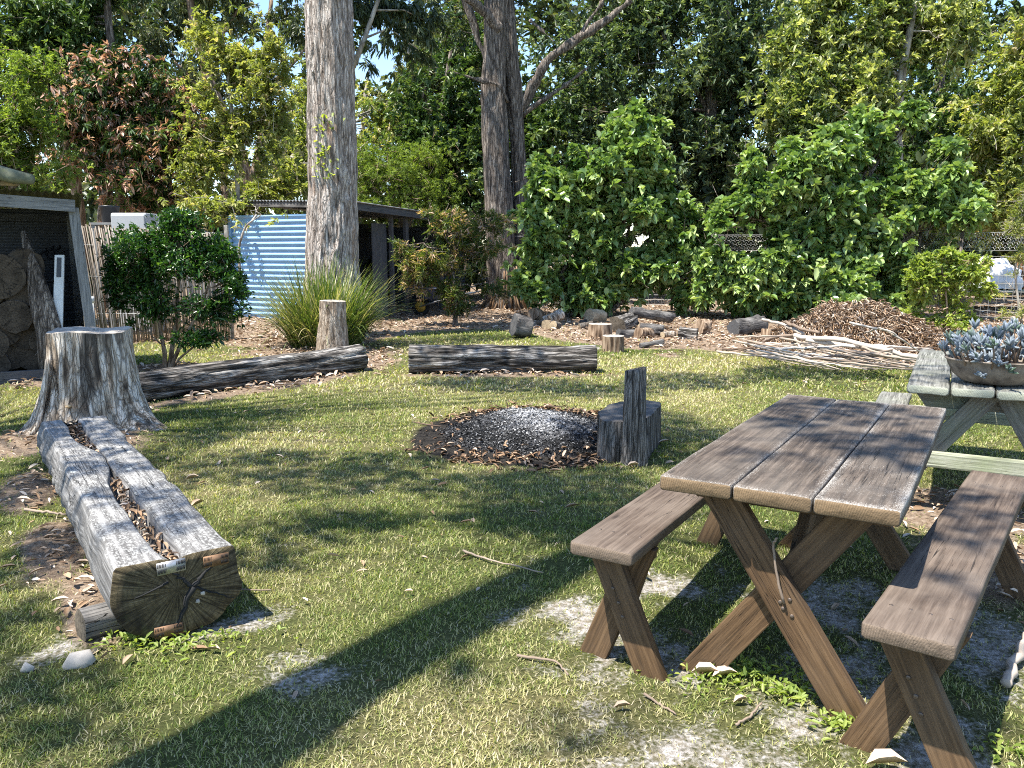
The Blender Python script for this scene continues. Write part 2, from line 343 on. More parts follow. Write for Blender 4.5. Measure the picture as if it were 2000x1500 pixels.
M['bluetrim'] = plain('blue_trim', (0.13, 0.27, 0.46), 0.5, 0.1, 3)
M['galv'] = plain('grey_corrugated', (0.30, 0.31, 0.31), 0.5, 0.2, 2.5, 0.3, dirt=(0.12, 0.10, 0.08), dirtamt=0.5)
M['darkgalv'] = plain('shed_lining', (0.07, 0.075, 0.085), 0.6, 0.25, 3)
M['roofmoss'] = plain('mossy_roof', (0.16, 0.165, 0.11), 0.9, 0.4, 9, dirt=(0.10, 0.13, 0.05), dirtamt=0.7)
M['white'] = plain('white_board', (0.68, 0.70, 0.70), 0.6, 0.06, 6, dirt=(0.32, 0.31, 0.29), dirtamt=0.3)
M['offwhite'] = plain('pale_cabinet', (0.42, 0.42, 0.42), 0.5, 0.06, 5, dirt=(0.35, 0.33, 0.3), dirtamt=0.3)
M['black'] = plain('black_plastic', (0.018, 0.022, 0.03), 0.4, 0.2, 6)
M['pot'] = plain('rusty_metal_pot', (0.26, 0.215, 0.17), 0.75, 0.3, 12, dirt=(0.05, 0.035, 0.028), dirtamt=0.85)
M['soil'] = plain('potting_soil', (0.10, 0.07, 0.05), 1.0, 0.5, 40)
M['wire'] = plain('wire', (0.45, 0.45, 0.44), 0.5, 0.1, 5, 0.6)
M['sack'] = plain('white_sheet', (0.72, 0.73, 0.75), 0.7, 0.1, 3)
M['rustbox'] = plain('rusty_drum', (0.30, 0.15, 0.07), 0.8, 0.35, 7)
M['reed'] = tintmat('reed', [(0.0, (0.10, 0.08, 0.065)), (0.5, (0.23, 0.19, 0.15)), (1.0, (0.36, 0.325, 0.28))])
M['twig'] = tintmat('stick_wood', [(0.0, (0.10, 0.065, 0.045)), (0.5, (0.30, 0.235, 0.18)), (1.0, (0.56, 0.50, 0.43))])
M['dryleaf'] = tintmat('dry_leaf', [(0.0, (0.10, 0.058, 0.035)), (0.35, (0.28, 0.18, 0.105)), (0.65, (0.46, 0.35, 0.255)), (1.0, (0.64, 0.56, 0.48))], 0.7)
M['ashflake'] = tintmat('ash_flake', [(0.0, (0.012, 0.012, 0.013)), (0.45, (0.07, 0.07, 0.072)), (0.7, (0.28, 0.28, 0.28)), (1.0, (0.55, 0.55, 0.54))], 1.0)
M['stone'] = plain('pale_rock', (0.42, 0.38, 0.33), 0.9, 0.2, 20)
M['fungus'] = plain('bracket_fungus', (0.48, 0.34, 0.19), 0.8, 0.3, 20)
M['barrow'] = plain('barrow_tray', (0.05, 0.06, 0.09), 0.5, 0.2, 5)
M['hub'] = plain('yellow_hub', (0.42, 0.26, 0.04), 0.6)
M['rubber'] = plain('tyre_rubber', (0.02, 0.02, 0.02), 0.9)
M['hook'] = plain('iron_hook', (0.012, 0.012, 0.014), 0.6)
M['grass'] = leafmat('grass_blade', [(0.0, (0.055, 0.10, 0.016)), (0.28, (0.15, 0.205, 0.045)), (0.5, (0.31, 0.32, 0.115)), (0.72, (0.48, 0.43, 0.23)), (1.0, (0.60, 0.52, 0.37))], 0.55, 0.35, spec=0.25)
GREEN_DK = [(0.0, (0.03, 0.06, 0.022)), (0.45, (0.065, 0.115, 0.036)), (0.8, (0.135, 0.19, 0.065)), (1.0, (0.26, 0.31, 0.13))]
GREEN_HEDGE = [(0.0, (0.045, 0.095, 0.03)), (0.4, (0.13, 0.215, 0.065)), (0.75, (0.25, 0.35, 0.125)), (1.0, (0.38, 0.46, 0.21))]
M['lf_hedge'] = leafmat('hedge_leaf', GREEN_HEDGE, 0.27, 0.25, spec=0.6)
M['lf_dark'] = leafmat('dark_leaf', GREEN_DK, 0.4, 0.25)
M['lf_shrub'] = leafmat('shrub_leaf', [(0, (0.016, 0.05, 0.012)), (0.6, (0.036, 0.095, 0.018)), (0.9, (0.08, 0.18, 0.03)), (1, (0.17, 0.29, 0.05))], 0.3, 0.25, spec=0.5)
M['lf_lime'] = leafmat('lime_leaf', [(0, (0.09, 0.14, 0.03)), (0.5, (0.22, 0.29, 0.065)), (1, (0.43, 0.46, 0.14))], 0.45, 0.4)
M['lf_yellow'] = leafmat('yellow_green_leaf', [(0, (0.07, 0.105, 0.025)), (0.4, (0.18, 0.22, 0.06)), (0.8, (0.36, 0.37, 0.13)), (0.93, (0.46, 0.42, 0.20)), (1, (0.58, 0.46, 0.35))], 0.45, 0.38)
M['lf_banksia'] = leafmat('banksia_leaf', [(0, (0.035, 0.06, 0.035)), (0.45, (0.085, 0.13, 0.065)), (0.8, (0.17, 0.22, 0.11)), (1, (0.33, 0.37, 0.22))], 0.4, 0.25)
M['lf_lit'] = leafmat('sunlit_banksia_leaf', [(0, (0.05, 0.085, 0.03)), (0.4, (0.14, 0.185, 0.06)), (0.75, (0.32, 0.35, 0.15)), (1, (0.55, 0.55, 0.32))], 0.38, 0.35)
M['lf_red'] = leafmat('copper_tipped_leaf', [(0, (0.018, 0.045, 0.012)), (0.4, (0.045, 0.10, 0.022)), (0.62, (0.15, 0.23, 0.05)), (0.66, (0.26, 0.13, 0.08)), (0.85, (0.54, 0.34, 0.26)), (1, (0.70, 0.54, 0.45))], 0.45, 0.3, (1.3, 1.1, 0.7))
M['lf_gum'] = leafmat('gum_leaf', [(0, (0.03, 0.05, 0.025)), (0.45, (0.075, 0.10, 0.045)), (0.85, (0.17, 0.19, 0.085)), (1, (0.32, 0.30, 0.18))], 0.4, 0.25)
M['lf_bottle'] = leafmat('bottlebrush_leaf', [(0, (0.03, 0.06, 0.018)), (0.45, (0.075, 0.115, 0.03)), (0.7, (0.18, 0.20, 0.05)), (0.8, (0.33, 0.27, 0.11)), (0.88, (0.42, 0.25, 0.17)), (1, (0.62, 0.46, 0.38))], 0.45, 0.3)
M['lf_strap'] = leafmat('strap_leaf', [(0, (0.035, 0.07, 0.016)), (0.45, (0.10, 0.155, 0.035)), (0.75, (0.24, 0.26, 0.085)), (1, (0.46, 0.41, 0.22))], 0.4, 0.25, spec=0.5)
M['lf_succ'] = leafmat('blue_grey_leaf', [(0, (0.10, 0.15, 0.10)), (0.4, (0.16, 0.19, 0.21)), (1, (0.33, 0.37, 0.43))], 0.5, 0.05, (1, 1, 1))

# ------------------------------------------------------------------ frames of the furniture
def rot(a): return np.array([math.cos(a), math.sin(a), 0]), np.array([math.sin(a), -math.cos(a), 0])
ZU = np.array([0, 0, 1.0])
TA = 1.0200; TE, TN = rot(TA); TO = np.array([0.498, 2.645, 0]); TW, TL, TH = 0.745, 1.82, 0.758
LBH = 0.505
_a, _b = G(1112.5, 1056, LBH), G(1231, 1076, LBH)
LBO = np.array([_a[0], _a[1], 0]); LBA = 1.025; LBW, LBL = 0.235, 1.75
RBH = 0.495
_a, _b = G(1682, 1213, RBH), G(1897.5, 917.5, RBH)
RBO = np.array([_a[0], _a[1], 0]); RBA = math.atan2(_b[1] - _a[1], _b[0] - _a[0]); RBL = float(np.hypot(*(_b - _a)[:2])); RBW = 0.235
T2A = R(61.5); T2E, T2N = rot(T2A); T2O = np.array([2.20, 4.445, 0]); T2W, T2L, T2H = 0.86, 1.85, 0.77
LOGA0, LOGA1 = np.array([-1.305, 2.985, 0]), np.array([-3.165, 5.715, 0])
PIT = np.array([0.16, 6.55, 0])

# ------------------------------------------------------------------ ground
edgeX = np.array([-30, -9, -5.2, -3.7, -2.6, -1.9, -0.9, 0.2, 1.0, 1.9, 3.0, 3.8, 5.0, 6.0, 7.0, 9.0, 14.0, 40])
edgeY = np.array([14, 13.6, 13.2, 12.4, 12.2, 14.6, 16.0, 15.0, 13.3, 12.0, 12.1, 11.3, 10.4, 9.8, 9.6, 10.0, 10.2, 10.2])
def blob(x, y, c, r, ry=None, a=0.0):
    dx, dy = x - c[0], y - c[1]; ca, sa = math.cos(a), math.sin(a)
    return np.exp(-(((dx * ca + dy * sa) / r) ** 2 + ((-dx * sa + dy * ca) / (ry or r)) ** 2))
def masks(x, y):
    n1 = nz2(x, y, 1.3, 1); n2 = nz2(x, y, 4.0, 2); n3 = nz2(x, y, 0.55, 3)
    lit = smooth(-0.25, 0.35, y - np.interp(x, edgeX, edgeY) + n1 * 0.7 + n2 * 0.25)
    for c, r, ry, a in (((-1.78, 3.25), 0.13, 0.45, 0.55), ((-2.35, 3.95), 0.17, 0.55, 0.55), ((-3.05, 4.9), 0.18, 0.5, 0.5), ((-3.6, 6.3), 0.75, 0.5, 0), ((-2.75, 8.75), 0.22, 1.6, -0.62),
                     ((-0.1, 9.75), 1.3, 0.16, 0), ((-2.0, 10.9), 0.5, 0.9, 0), ((-2.9, 12.0), 1.3, 0.7, 0), ((-5.3, 9.3), 0.9, 0.5, 0), ((2.55, 4.5), 0.5, 0.5, 0), ((2.5, 3.6), 0.5, 0.5, 0), ((-1.25, 15.8), 1.2, 0.5, 0), ((-4.4, 10.3), 0.7, 0.5, 0)):
        lit = np.maximum(lit, np.clip(blob(x, y, c, r, ry, a) * 1.35 + n2 * 0.3 - 0.1, 0, 1))
    sand = 0
    for c, r, ry, a in (((0.36, 3.05), 0.30, 0.55, 0.3), ((0.55, 2.75), 0.30, 0.3, 0), ((0.95, 2.45), 0.35, 0.35, 0), ((1.2, 2.7), 0.6, 0.45, 0.5), ((1.35, 2.2), 0.35, 0.4, 0), ((1.35, 3.3), 0.5, 0.5, 0), ((1.8, 2.9), 0.5, 0.6, 0.4),
                        ((0.62, 3.5), 0.3, 0.3, 0), ((0.62, 2.22), 0.42, 0.22, 0), ((0.12, 2.72), 0.12, 0.06, 0), ((-1.1, 3.12), 0.3, 0.16, 0.5), ((-1.72, 2.88), 0.2, 0.12, 0.6), ((-0.75, 2.75), 0.35, 0.18, 0.3), ((1.1, 12.5), 0.9, 0.25, 0)):
        sand = np.maximum(sand, blob(x, y, c, r, ry, a))
    sand = np.clip(sand * 0.80 + n2 * 0.45 + nz2(x, y, 11, 4) * 0.45 + nz2(x, y, 26, 12) * 0.3 + n1 * 0.22 - 0.16, 0, 1)
    rr = np.hypot((x - PIT[0]) / 1.02, (y - PIT[1]) / 1.12) + n1 * 0.10 + n2 * 0.06
    char = smooth(1.10, 0.86, rr)
    dry = np.clip(0.5 + n3 * 0.75 + n2 * 0.22, 0, 1)
    return lit, sand, char, dry
def zground(x, y):
    return (nz2(x, y, 0.9, 5) * 0.018 + nz2(x, y, 3.0, 6) * 0.006).reshape(np.shape(x)) * 1.0
def axis(segs):
    out = []
    for a, b, st in segs: out.append(np.arange(a, b, st))
    return np.concatenate(out)
geo = lambda a, b, n: a * (b / a) ** (np.arange(n + 1) / n)
xs = np.concatenate([-geo(9.0, 900, 22)[::-1], axis([(-8.9, -4.5, 0.11), (-4.5, 4.2, 0.05), (4.2, 9.0, 0.1)]), geo(9.05, 900, 22)])
ys = np.concatenate([-geo(1.0, 400, 14)[::-1], axis([(-0.9, 1.8, 0.2), (1.8, 8.0, 0.05), (8.0, 17, 0.1), (17, 26, 0.25)]), geo(26, 1200, 24)])
X, Y = np.meshgrid(xs, ys); x, y = X.ravel(), Y.ravel()
lit, sand, char, dry = masks(x, y)
near = np.exp(-np.maximum(0, np.hypot(x, y - 8) - 14) / 12)
z = zground(x, y) * near + lit * near * (0.02 + 0.03 * nz2(x, y, 6, 9)) - sand * 0.012
m, n = X.shape; i = np.arange(m - 1)[:, None] * n + np.arange(n - 1)[None, :]; i = i.ravel()
k = NT('lawn_ground'); p = k.pos()
a1 = k.noise(p, 60, 6, 0.7); a2 = k.noise(p, 9, 6, 0.65); a3 = k.noise(p, 240, 3, 0.6)
gr = k.mix(k.mr(k.math('ADD', k.math('MULTIPLY', a2, 0.6), k.math('MULTIPLY', k.attr('dry'), 0.45)), 0.4, 0.72), (0.11, 0.125, 0.04), (0.31, 0.255, 0.13))
gr = k.mix(k.mr(a1, 0.35, 0.7), tuple([0.05, 0.055, 0.02]), gr)
sa = k.mix(k.mr(a1, 0.38, 0.62), (0.29, 0.26, 0.23), (0.60, 0.57, 0.54)); sa = k.mix(k.mr(a3, 0.48, 0.66, 0, 0.75), sa, (0.13, 0.105, 0.075)); sa = k.mix(k.mr(k.noise(p, 24, 5, 0.7), 0.48, 0.62, 0, 0.8), sa, (0.20, 0.165, 0.10))
li = k.mix(k.mr(a1, 0.32, 0.66), (0.08, 0.052, 0.035), (0.36, 0.27, 0.19)); li = k.mix(k.mr(k.vor(p, 22), 0.0, 0.45, 0.6, 0), li, (0.46, 0.38, 0.30))
ch = k.mix(k.mr(a1, 0.4, 0.7), (0.012, 0.011, 0.010), (0.075, 0.065, 0.055))
c = k.mix(k.mr(k.math('ADD', k.attr('sand'), k.math('MULTIPLY', k.math('SUBTRACT', a1, 0.5), 1.5)), 0.30, 0.70), gr, sa)
c = k.mix(k.mr(k.math('ADD', k.attr('litter'), k.math('MULTIPLY', k.math('SUBTRACT', a1, 0.5), 0.8)), 0.35, 0.6), c, li)
c = k.mix(k.mr(k.math('ADD', k.attr('char'), k.math('MULTIPLY', k.math('SUBTRACT', a1, 0.5), 0.7)), 0.35, 0.6), c, ch)
M['ground'] = k.done(k.bsdf(c, 1.0, k.bump(k.math('ADD', a1, k.math('MULTIPLY', a3, 0.5)), 0.8, 0.02), 0.1))
go = link('lawn', mesh_np('lawn', np.stack([x, y, z], 1), [np.stack([i, i + 1, i + n + 1, i + n], 1)], M['ground'], {'litter': lit, 'sand': sand, 'char': char, 'dry': dry}, True))
tag(go, kind='structure')
def zg(px, py):
    px, py = np.atleast_1d(px).astype(float), np.atleast_1d(py).astype(float)
    l, s, _, _ = masks(px, py); nr = np.exp(-np.maximum(0, np.hypot(px, py - 8) - 14) / 12)
    return zground(px, py) * nr + l * nr * (0.02 + 0.03 * nz2(px, py, 6, 9)) - s * 0.012

# ------------------------------------------------------------------ grass (nobody could count it)
def grass():
    rng = np.random.default_rng(5); Vs = []; Qs = []; Ts = []; tn = []; off = 0
    for (y0, y1, dens, L, W) in ((1.9, 3.6, 17000, 0.026, 0.0017), (3.6, 5.5, 8500, 0.029, 0.0024), (5.5, 8.5, 3600, 0.034, 0.0038), (8.5, 12, 1100, 0.048, 0.007), (12, 17.5, 420, 0.05, 0.010)):
        hw = y1 * 0.66 + 0.5; nn = int(dens * 2 * hw * (y1 - y0)); px = rng.uniform(-hw, hw, nn); py = rng.uniform(y0, y1, nn)
        keep = np.abs(px) < py * 0.66 + 0.4; px, py = px[keep], py[keep]
        l, s, c, d = masks(px, py)
        cl = nz2(px, py, 9, 11, 2)
        pk = (1 - np.clip(l * 1.5, 0, 0.97)) * (1 - np.clip(s * 1.5, 0, 0.86)) * (1 - np.clip(c * 1.6, 0, 1)) * np.clip(0.72 + cl * 0.9, 0.12, 1)
        # nothing grows under the logs and the stump
        ax = LOGA1 - LOGA0; ax /= np.linalg.norm(ax); rx, ry = px - LOGA0[0], py - LOGA0[1]; t = rx * ax[0] + ry * ax[1]; dd = np.abs(-rx * ax[1] + ry * ax[0])
        pk = np.where((t > 0.02) & (t < 3.4) & (dd < 0.2), 0, pk)
        keep = rng.random(len(px)) < pk; px, py, d, s, l, cl = px[keep], py[keep], d[keep], s[keep], l[keep], cl[keep]
        nn = len(px); az = rng.uniform(0, 2 * np.pi, nn); lean = rng.uniform(0.25, 1.25, nn)
        ln = L * rng.uniform(0.55, 1.35, nn) * (1 - 0.35 * np.clip(s, 0, 1)); wd = W * rng.uniform(0.7, 1.3, nn)
        b = np.stack([px, py, zg(px, py) - 0.004], 1); dr = np.stack([np.cos(az) * np.sin(lean), np.sin(az) * np.sin(lean), np.cos(lean)], 1)
        sd = np.stack([-np.sin(az), np.cos(az), np.zeros(nn)], 1) * wd[:, None]
        mid = b + dr * ln[:, None] * 0.55; tip = b + dr * ln[:, None] + np.stack([np.cos(az), np.sin(az), -0.5 * np.ones(nn)], 1) * ln[:, None] * 0.18
        V = np.stack([b - sd, b + sd, mid + sd * 0.8, mid - sd * 0.8, tip], 1).reshape(-1, 3)
        o = (np.arange(nn) * 5)[:, None] + off
        Vs.append(V); Qs.append(o + np.array([0, 1, 2, 3])); Ts.append(o + np.array([3, 2, 4])); off += len(V)
        t = np.clip(0.24 + 0.10 * (py < 4.2) + d * 0.46 - cl * 0.16 + rng.normal(0, 0.2, nn) + s * 0.25 + l * 0.2, 0, 1); tn.append(np.repeat(t, 5))
    o = link('grass', mesh_np('grass', np.vstack(Vs), [np.vstack(Qs), np.vstack(Ts)], M['grass'], {'tint': np.concatenate(tn)}))
    tag(o, 'short patchy lawn grass, green to straw coloured', 'grass', kind='stuff')
grass()

# ------------------------------------------------------------------ leaf litter (uncountable)
def litter():
    rng = np.random.default_rng(8)
    nn = 60000; py = rng.uniform(2.0, 24, nn); px = rng.uniform(-1, 1, nn) * (py * 0.68 + 0.5)
    l, s, c, d = masks(px, py); keep = rng.random(nn) < np.clip(l * 1.1 - 0.12, 0, 1) * np.where(py < 9, 0.62, 0.8)
    px, py = px[keep], py[keep]
    # a thin scatter over the lawn as well
    q = 700; y2 = 2.2 + rng.random(q) ** 0.7 * 12; x2 = rng.uniform(-1, 1, q) * y2 * 0.66
    px = np.concatenate([px, x2]); py = np.concatenate([py, y2]); nn = len(px)
    az = rng.uniform(0, 2 * np.pi, nn); el = rng.normal(0.05, 0.22, nn)
    C = np.stack([px, py, zg(px, py) + rng.uniform(0.004, 0.035, nn)], 1)
    Dr = np.stack([np.cos(az) * np.cos(el), np.sin(az) * np.cos(el), np.sin(el)], 1)
    L = rng.uniform(0.05, 0.13, nn) * np.where(py < 8, 0.62, 1.0); L[-q:] = rng.uniform(0.03, 0.08, q)
    V, Fc, t = leafmesh(C, Dr, L, L * rng.uniform(0.09, 0.17, nn), np.clip(rng.beta(2, 1.6, nn), 0, 1), rng, fold=0.35, droop=0.1, up=0.75)
    o = link('leaf_litter', mesh_np('leaf_litter', V, Fc, M['dryleaf'], {'tint': t})); tag(o, 'fallen dry gum leaves and bark scattered on the ground', 'leaf litter', kind='stuff')
litter()

# ------------------------------------------------------------------ picnic furniture
def plank(name, parent, mw, L, W, T, mat, seed=0, wear=0.002, bev=0.007):
    """worn sawn board, local X from 0..L, Y 0..W, Z -T..0"""
    ys = np.concatenate([[0.0, bev * 0.3, bev], np.linspace(bev, W - bev, 10)[1:-1], [W - bev, W - bev * 0.3, W]])
    top = [(q, -0.0) for q in ys]; top[0] = (0.0, -bev); top[1] = (bev * 0.3, -bev * 0.3); top[-1] = (W, -bev); top[-2] = (W - bev * 0.3, -bev * 0.3)
    bot = [(W, -T + bev), (W - bev, -T), (W * 0.5, -T), (bev, -T), (0, -T + bev)]
    ring = np.array(top + bot); nr = len(ring)
    xs_ = np.concatenate([[0, 0.0025, bev], np.linspace(bev, L - bev, max(8, int(L / 0.035)))[1:-1], [L - bev, L - 0.0025, L]])
    ins = np.concatenate([[bev * 0.7, bev * 0.25, 0], np.zeros(len(xs_) - 6), [0, bev * 0.25, bev * 0.7]])
    c = np.array([W / 2, -T / 2]); V = []; e = []
    for xx, ii in zip(xs_, ins):
        d = ring - c; d = np.sign(d) * np.maximum(np.abs(d) - ii, 0); q = c + d
        V.append(np.column_stack([np.full(nr, xx), q]))
        de = np.minimum(np.minimum(q[:, 0], W - q[:, 0]), min(xx, L - xx)); e.append(np.clip(1 - de / 0.035, 0, 1) ** 1.3 * (q[:, 1] > -T * 0.4))
    V = np.vstack(V); e = np.concatenate(e); m_ = len(xs_)
    V[:, 2] += nz(V * (3, 9, 0) + seed * 3.1, seed) * wear; V[:, 1] += nz(V * (4, 0, 0) + seed * 1.7, seed + 1) * wear * 1.2
    i_ = np.arange(m_ - 1)[:, None] * nr; j = np.arange(nr)[None]; kk = (j + 1) % nr
    Q = np.stack([i_ + j, i_ + nr + j, i_ + nr + kk, i_ + kk], -1).reshape(-1, 4)
    V = np.vstack([V, V[:nr].mean(0), V[-nr:].mean(0)]); e = np.concatenate([e, [0, 0]]); j = j.ravel(); kk = kk.ravel()
    T_ = np.vstack([np.stack([np.full(nr, len(V) - 2), j, kk], 1), np.stack([np.full(nr, len(V) - 1), (m_ - 1) * nr + kk, (m_ - 1) * nr + j], 1)])
    return link(name, mesh_np(name, V, [Q, T_], mat, {'edge': e}), parent, mw)
def bmat(o, e, n):      # local frame whose X runs along e, Y along n
    zz = np.cross(e, n); m_ = Matrix((Vector(e), Vector(n), Vector(zz))).transposed().to_4x4(); m_.translation = Vector(o); return m_
def xleg(name, parent, O, E, N, s0, s1, nt_, nb, zt, width, mat, zb=-0.02):
    """leg board in the plane across the table, from n=nt_ at height zt down to n=nb on the ground, between e=s0..s1"""
    L = math.hypot(nt_ - nb, zt - zb); hw = width / 2 * L / abs(zt - zb)
    P = lambda s_, n_, z_: O + E * s_ + N * n_ + ZU * z_
    C = [P(s0, nb - hw, zb), P(s0, nb + hw, zb), P(s1, nb + hw, zb), P(s1, nb - hw, zb), P(s0, nt_ - hw, zt), P(s0, nt_ + hw, zt), P(s1, nt_ + hw, zt), P(s1, nt_ - hw, zt)]
    return prism8(name, parent, C, N * (nt_ - nb) + ZU * (zt - zb), mat, 0.005, up=tuple(E))
def screws(name, parent, pts, nrm, mat, r=0.007, h=0.003):
    for q in pts:
        q = np.asarray(q, float); nv = norm(np.asarray(nrm, float)); sp = Soup()
        sp.tube([q - nv * 0.004, q + nv * h * 0.6, q + nv * h], [r, r, r * 0.75], 10); sp.part(name, mat, parent)

t = thing('picnic_table', TO, 'brown weathered three-plank picnic table on crossed legs between the two brown benches', 'picnic table')
pw = (TW - 0.012) / 3
for q in range(3):
    plank('tabletop_plank', t, bmat(TO + ZU * TH + TN * (q * (pw + 0.006) + pw), TE, -TN), TL + (0.006, -0.004, 0.01)[q], pw, 0.052, M['table'], 11 + q)
ztop = TH - 0.053
for s in (0.105, TL - 0.26):
    xleg('leg', t, TO, TE, TN, s, s + 0.045, 0.165, 0.655, ztop, 0.115, M['leg'])
    xleg('leg', t, TO, TE, TN, s + 0.048, s + 0.093, 0.615, 0.095, ztop, 0.115, M['leg'])
    P = lambda e_, n_, z_: TO + TE * e_ + TN * n_ + ZU * z_
    prism8('batten', t, boxc(P(s + 0.125, 0.38, ztop - 0.035), TN * 0.32, TE * 0.022, ZU * 0.033), TN, M['leg'])
    screws('screw', t, [P(s - 0.001, 0.405, 0.335), P(s - 0.001, 0.425, 0.37), P(s - 0.001, 0.435, 0.315), P(s - 0.001, 0.395, 0.355)], -TE, M['screw'])
for s, d in ((0.22, 1), (TL - 0.21, -1)):   # diagonal braces from the crossing up to the middle of the top
    board('brace', t, TO + TE * s + TN * 0.385 + ZU * 0.30, TO + TE * (s + d * 0.52) + TN * 0.385 + ZU * (ztop - 0.01), 0.09, 0.042, M['leg'], up=tuple(TN))
prism8('batten', t, boxc(TO + TE * (TL / 2) + TN * 0.385 + ZU * (ztop - 0.035), TN * 0.3, TE * 0.035, ZU * 0.033), TN, M['leg'])
def bench(O, A, W, L, H, label, seed, feet, seatmat):
    E_, N_ = rot(A); b = thing('bench', O, label, 'bench', 'brown benches beside the table')
    plank('seat', b, bmat(O + ZU * H + N_ * W, E_, -N_), L, W, 0.05, seatmat, seed, 0.0015, 0.008); zt = H - 0.051
    for s in (0.14, L - 0.25):
        xleg('leg', b, O, E_, N_, s, s + 0.045, W * 0.22, feet[1], zt, 0.105, M['leg'])
        xleg('leg', b, O, E_, N_, s + 0.048, s + 0.093, W * 0.80, feet[0], zt, 0.105, M['leg'])
        P = lambda e_, n_, z_: O + E_ * e_ + N_ * n_ + ZU * z_
        prism8('batten', b, boxc(P(s + 0.12, W * 0.5, zt - 0.03), N_ * (W * 0.43), E_ * 0.02, ZU * 0.028), N_, M['leg'])
        screws('screw', b, [P(s - 0.001, W * 0.45, 0.30), P(s - 0.001, W * 0.55, 0.25), P(s - 0.001, W * 0.62, 0.20)], -E_, M['screw'])
        screws('screw', b, [P(s + 0.02, W * q, H) for q in (0.18, 0.4, 0.62, 0.84)], ZU, M['screw'], 0.006, 0.002)
        d = 1 if s < 0.5 else -1
        board('brace', b, P(s + 0.12 if d > 0 else s, W * 0.5, 0.20), P(s + d * 0.42, W * 0.5, zt - 0.005), 0.075, 0.04, M['leg'], up=tuple(N_))
bench(LBO, LBA, LBW, LBL, LBH, 'brown bench with pale worn seat at the lawn side of the brown table', 21, (0.0, 0.26), M['bench'])
bench(RBO, RBA, RBW, RBL, RBH, 'brown bench with dark cracked seat at the right of the brown table', 22, (-0.03, 0.28), M['bench'])

t2 = thing('picnic_table', T2O, 'old grey-green A-frame picnic table carrying the succulent pot', 'picnic table')
P2 = lambda e_, n_, z_: T2O + T2E * e_ + T2N * n_ + ZU * z_
w2 = (T2W - 0.02) / 4
for q in range(4):
    plank('tabletop_plank', t2, bmat(P2((0.0, 0.012, 0.004, 0.015)[q], q * (w2 + 0.007) + w2, T2H), T2E, -T2N), T2L, w2, 0.052, M['oldtop'], 31 + q, 0.004, 0.012)
for e_ in (0.14, T2L - 0.22):
    prism8('batten', t2, [P2(e_ + a_, n_, z_) for z_, nn in ((T2H - 0.15, 0.10), (T2H - 0.055, 0.03)) for n_, a_ in ((nn, 0.05), (T2W - nn, 0.05), (T2W - nn, 0.095), (nn, 0.095))], T2N, M['oldleg'])
    xleg('leg', t2, T2O, T2E, T2N, e_, e_ + 0.045, 0.40, -0.16, T2H - 0.06, 0.11, M['oldleg'])
    xleg('leg', t2, T2O, T2E, T2N, e_, e_ + 0.045, 0.50, 0.92, T2H - 0.06, 0.11, M['oldleg'])
    prism8('seat_beam', t2, boxc(P2(e_ - 0.026, T2W / 2 + 0.02, 0.335), T2N * 0.76, T2E * 0.023, ZU * 0.046), T2N, M['oldbeam'], 0.012)
screws('bolt', t2, [P2(0.09, 0.62, 0.33), P2(0.09, 0.05, 0.335)], -T2E, M['steel'], 0.013, 0.008)
for n_ in (-0.245, T2W + 0.03):
    plank('seat', t2, bmat(P2(0.02 if n_ < 0 else 0.0, n_ + 0.215, 0.435), T2E, -T2N), T2L - 0.05, 0.215, 0.05, M['oldtop'], 41, 0.004, 0.012)

# pot of succulents standing on the old table
PC = P2(0.26, 0.43, T2H + 0.003); pt = thing('plant_pot', PC, 'wide rusty metal bowl of blue-grey succulents on the grey-green table', 'plant pot')
def lathe(prof, c, n_=40, sx=1.0, sy=1.0, seed=0, amp=0.0, ang=0.0):
    th = np.linspace(0, 2 * np.pi, n_, endpoint=False); V = []
    for r_, z_ in prof:
        q = np.stack([r_ * sx * np.cos(th), r_ * sy * np.sin(th), np.full(n_, z_)], 1)
        if amp: q[:, :2] *= (1 + amp * nz(np.stack([np.cos(th) * 2, np.sin(th) * 2, np.full(n_, z_ * 6)], 1), seed))[:, None]
        V.append(q)
    V = np.vstack(V); ca, sa = math.cos(ang), math.sin(ang); V[:, :2] = V[:, :2] @ np.array([[ca, sa], [-sa, ca]])
    m_ = len(prof); i_ = np.arange(m_ - 1)[:, None] * n_; j = np.arange(n_)[None]; kk = (j + 1) % n_
    return V + c, np.stack([i_ + j, i_ + kk, i_ + n_ + kk, i_ + n_ + j], -1).reshape(-1, 4)
V, Q = lathe([(0.0, 0), (0.10, 0.0), (0.16, 0.012), (0.205, 0.05), (0.228, 0.10), (0.236, 0.128), (0.245, 0.132), (0.245, 0.139), (0.232, 0.139), (0.224, 0.11), (0.20, 0.09)], PC, 48, 1.05, 0.9, 3, 0.015, R(-20))
part('bowl', V, [Q], M['pot'], pt, smooth_=True)
V, Q = lathe([(0.205, 0.108), (0.12, 0.118), (0.0, 0.122)], PC, 40, 1.05, 0.9, 4, 0.03, R(-20)); V[:, 2] += nz(V * 40, 2) * 0.008; part('soil', V, [Q], M['soil'], pt)
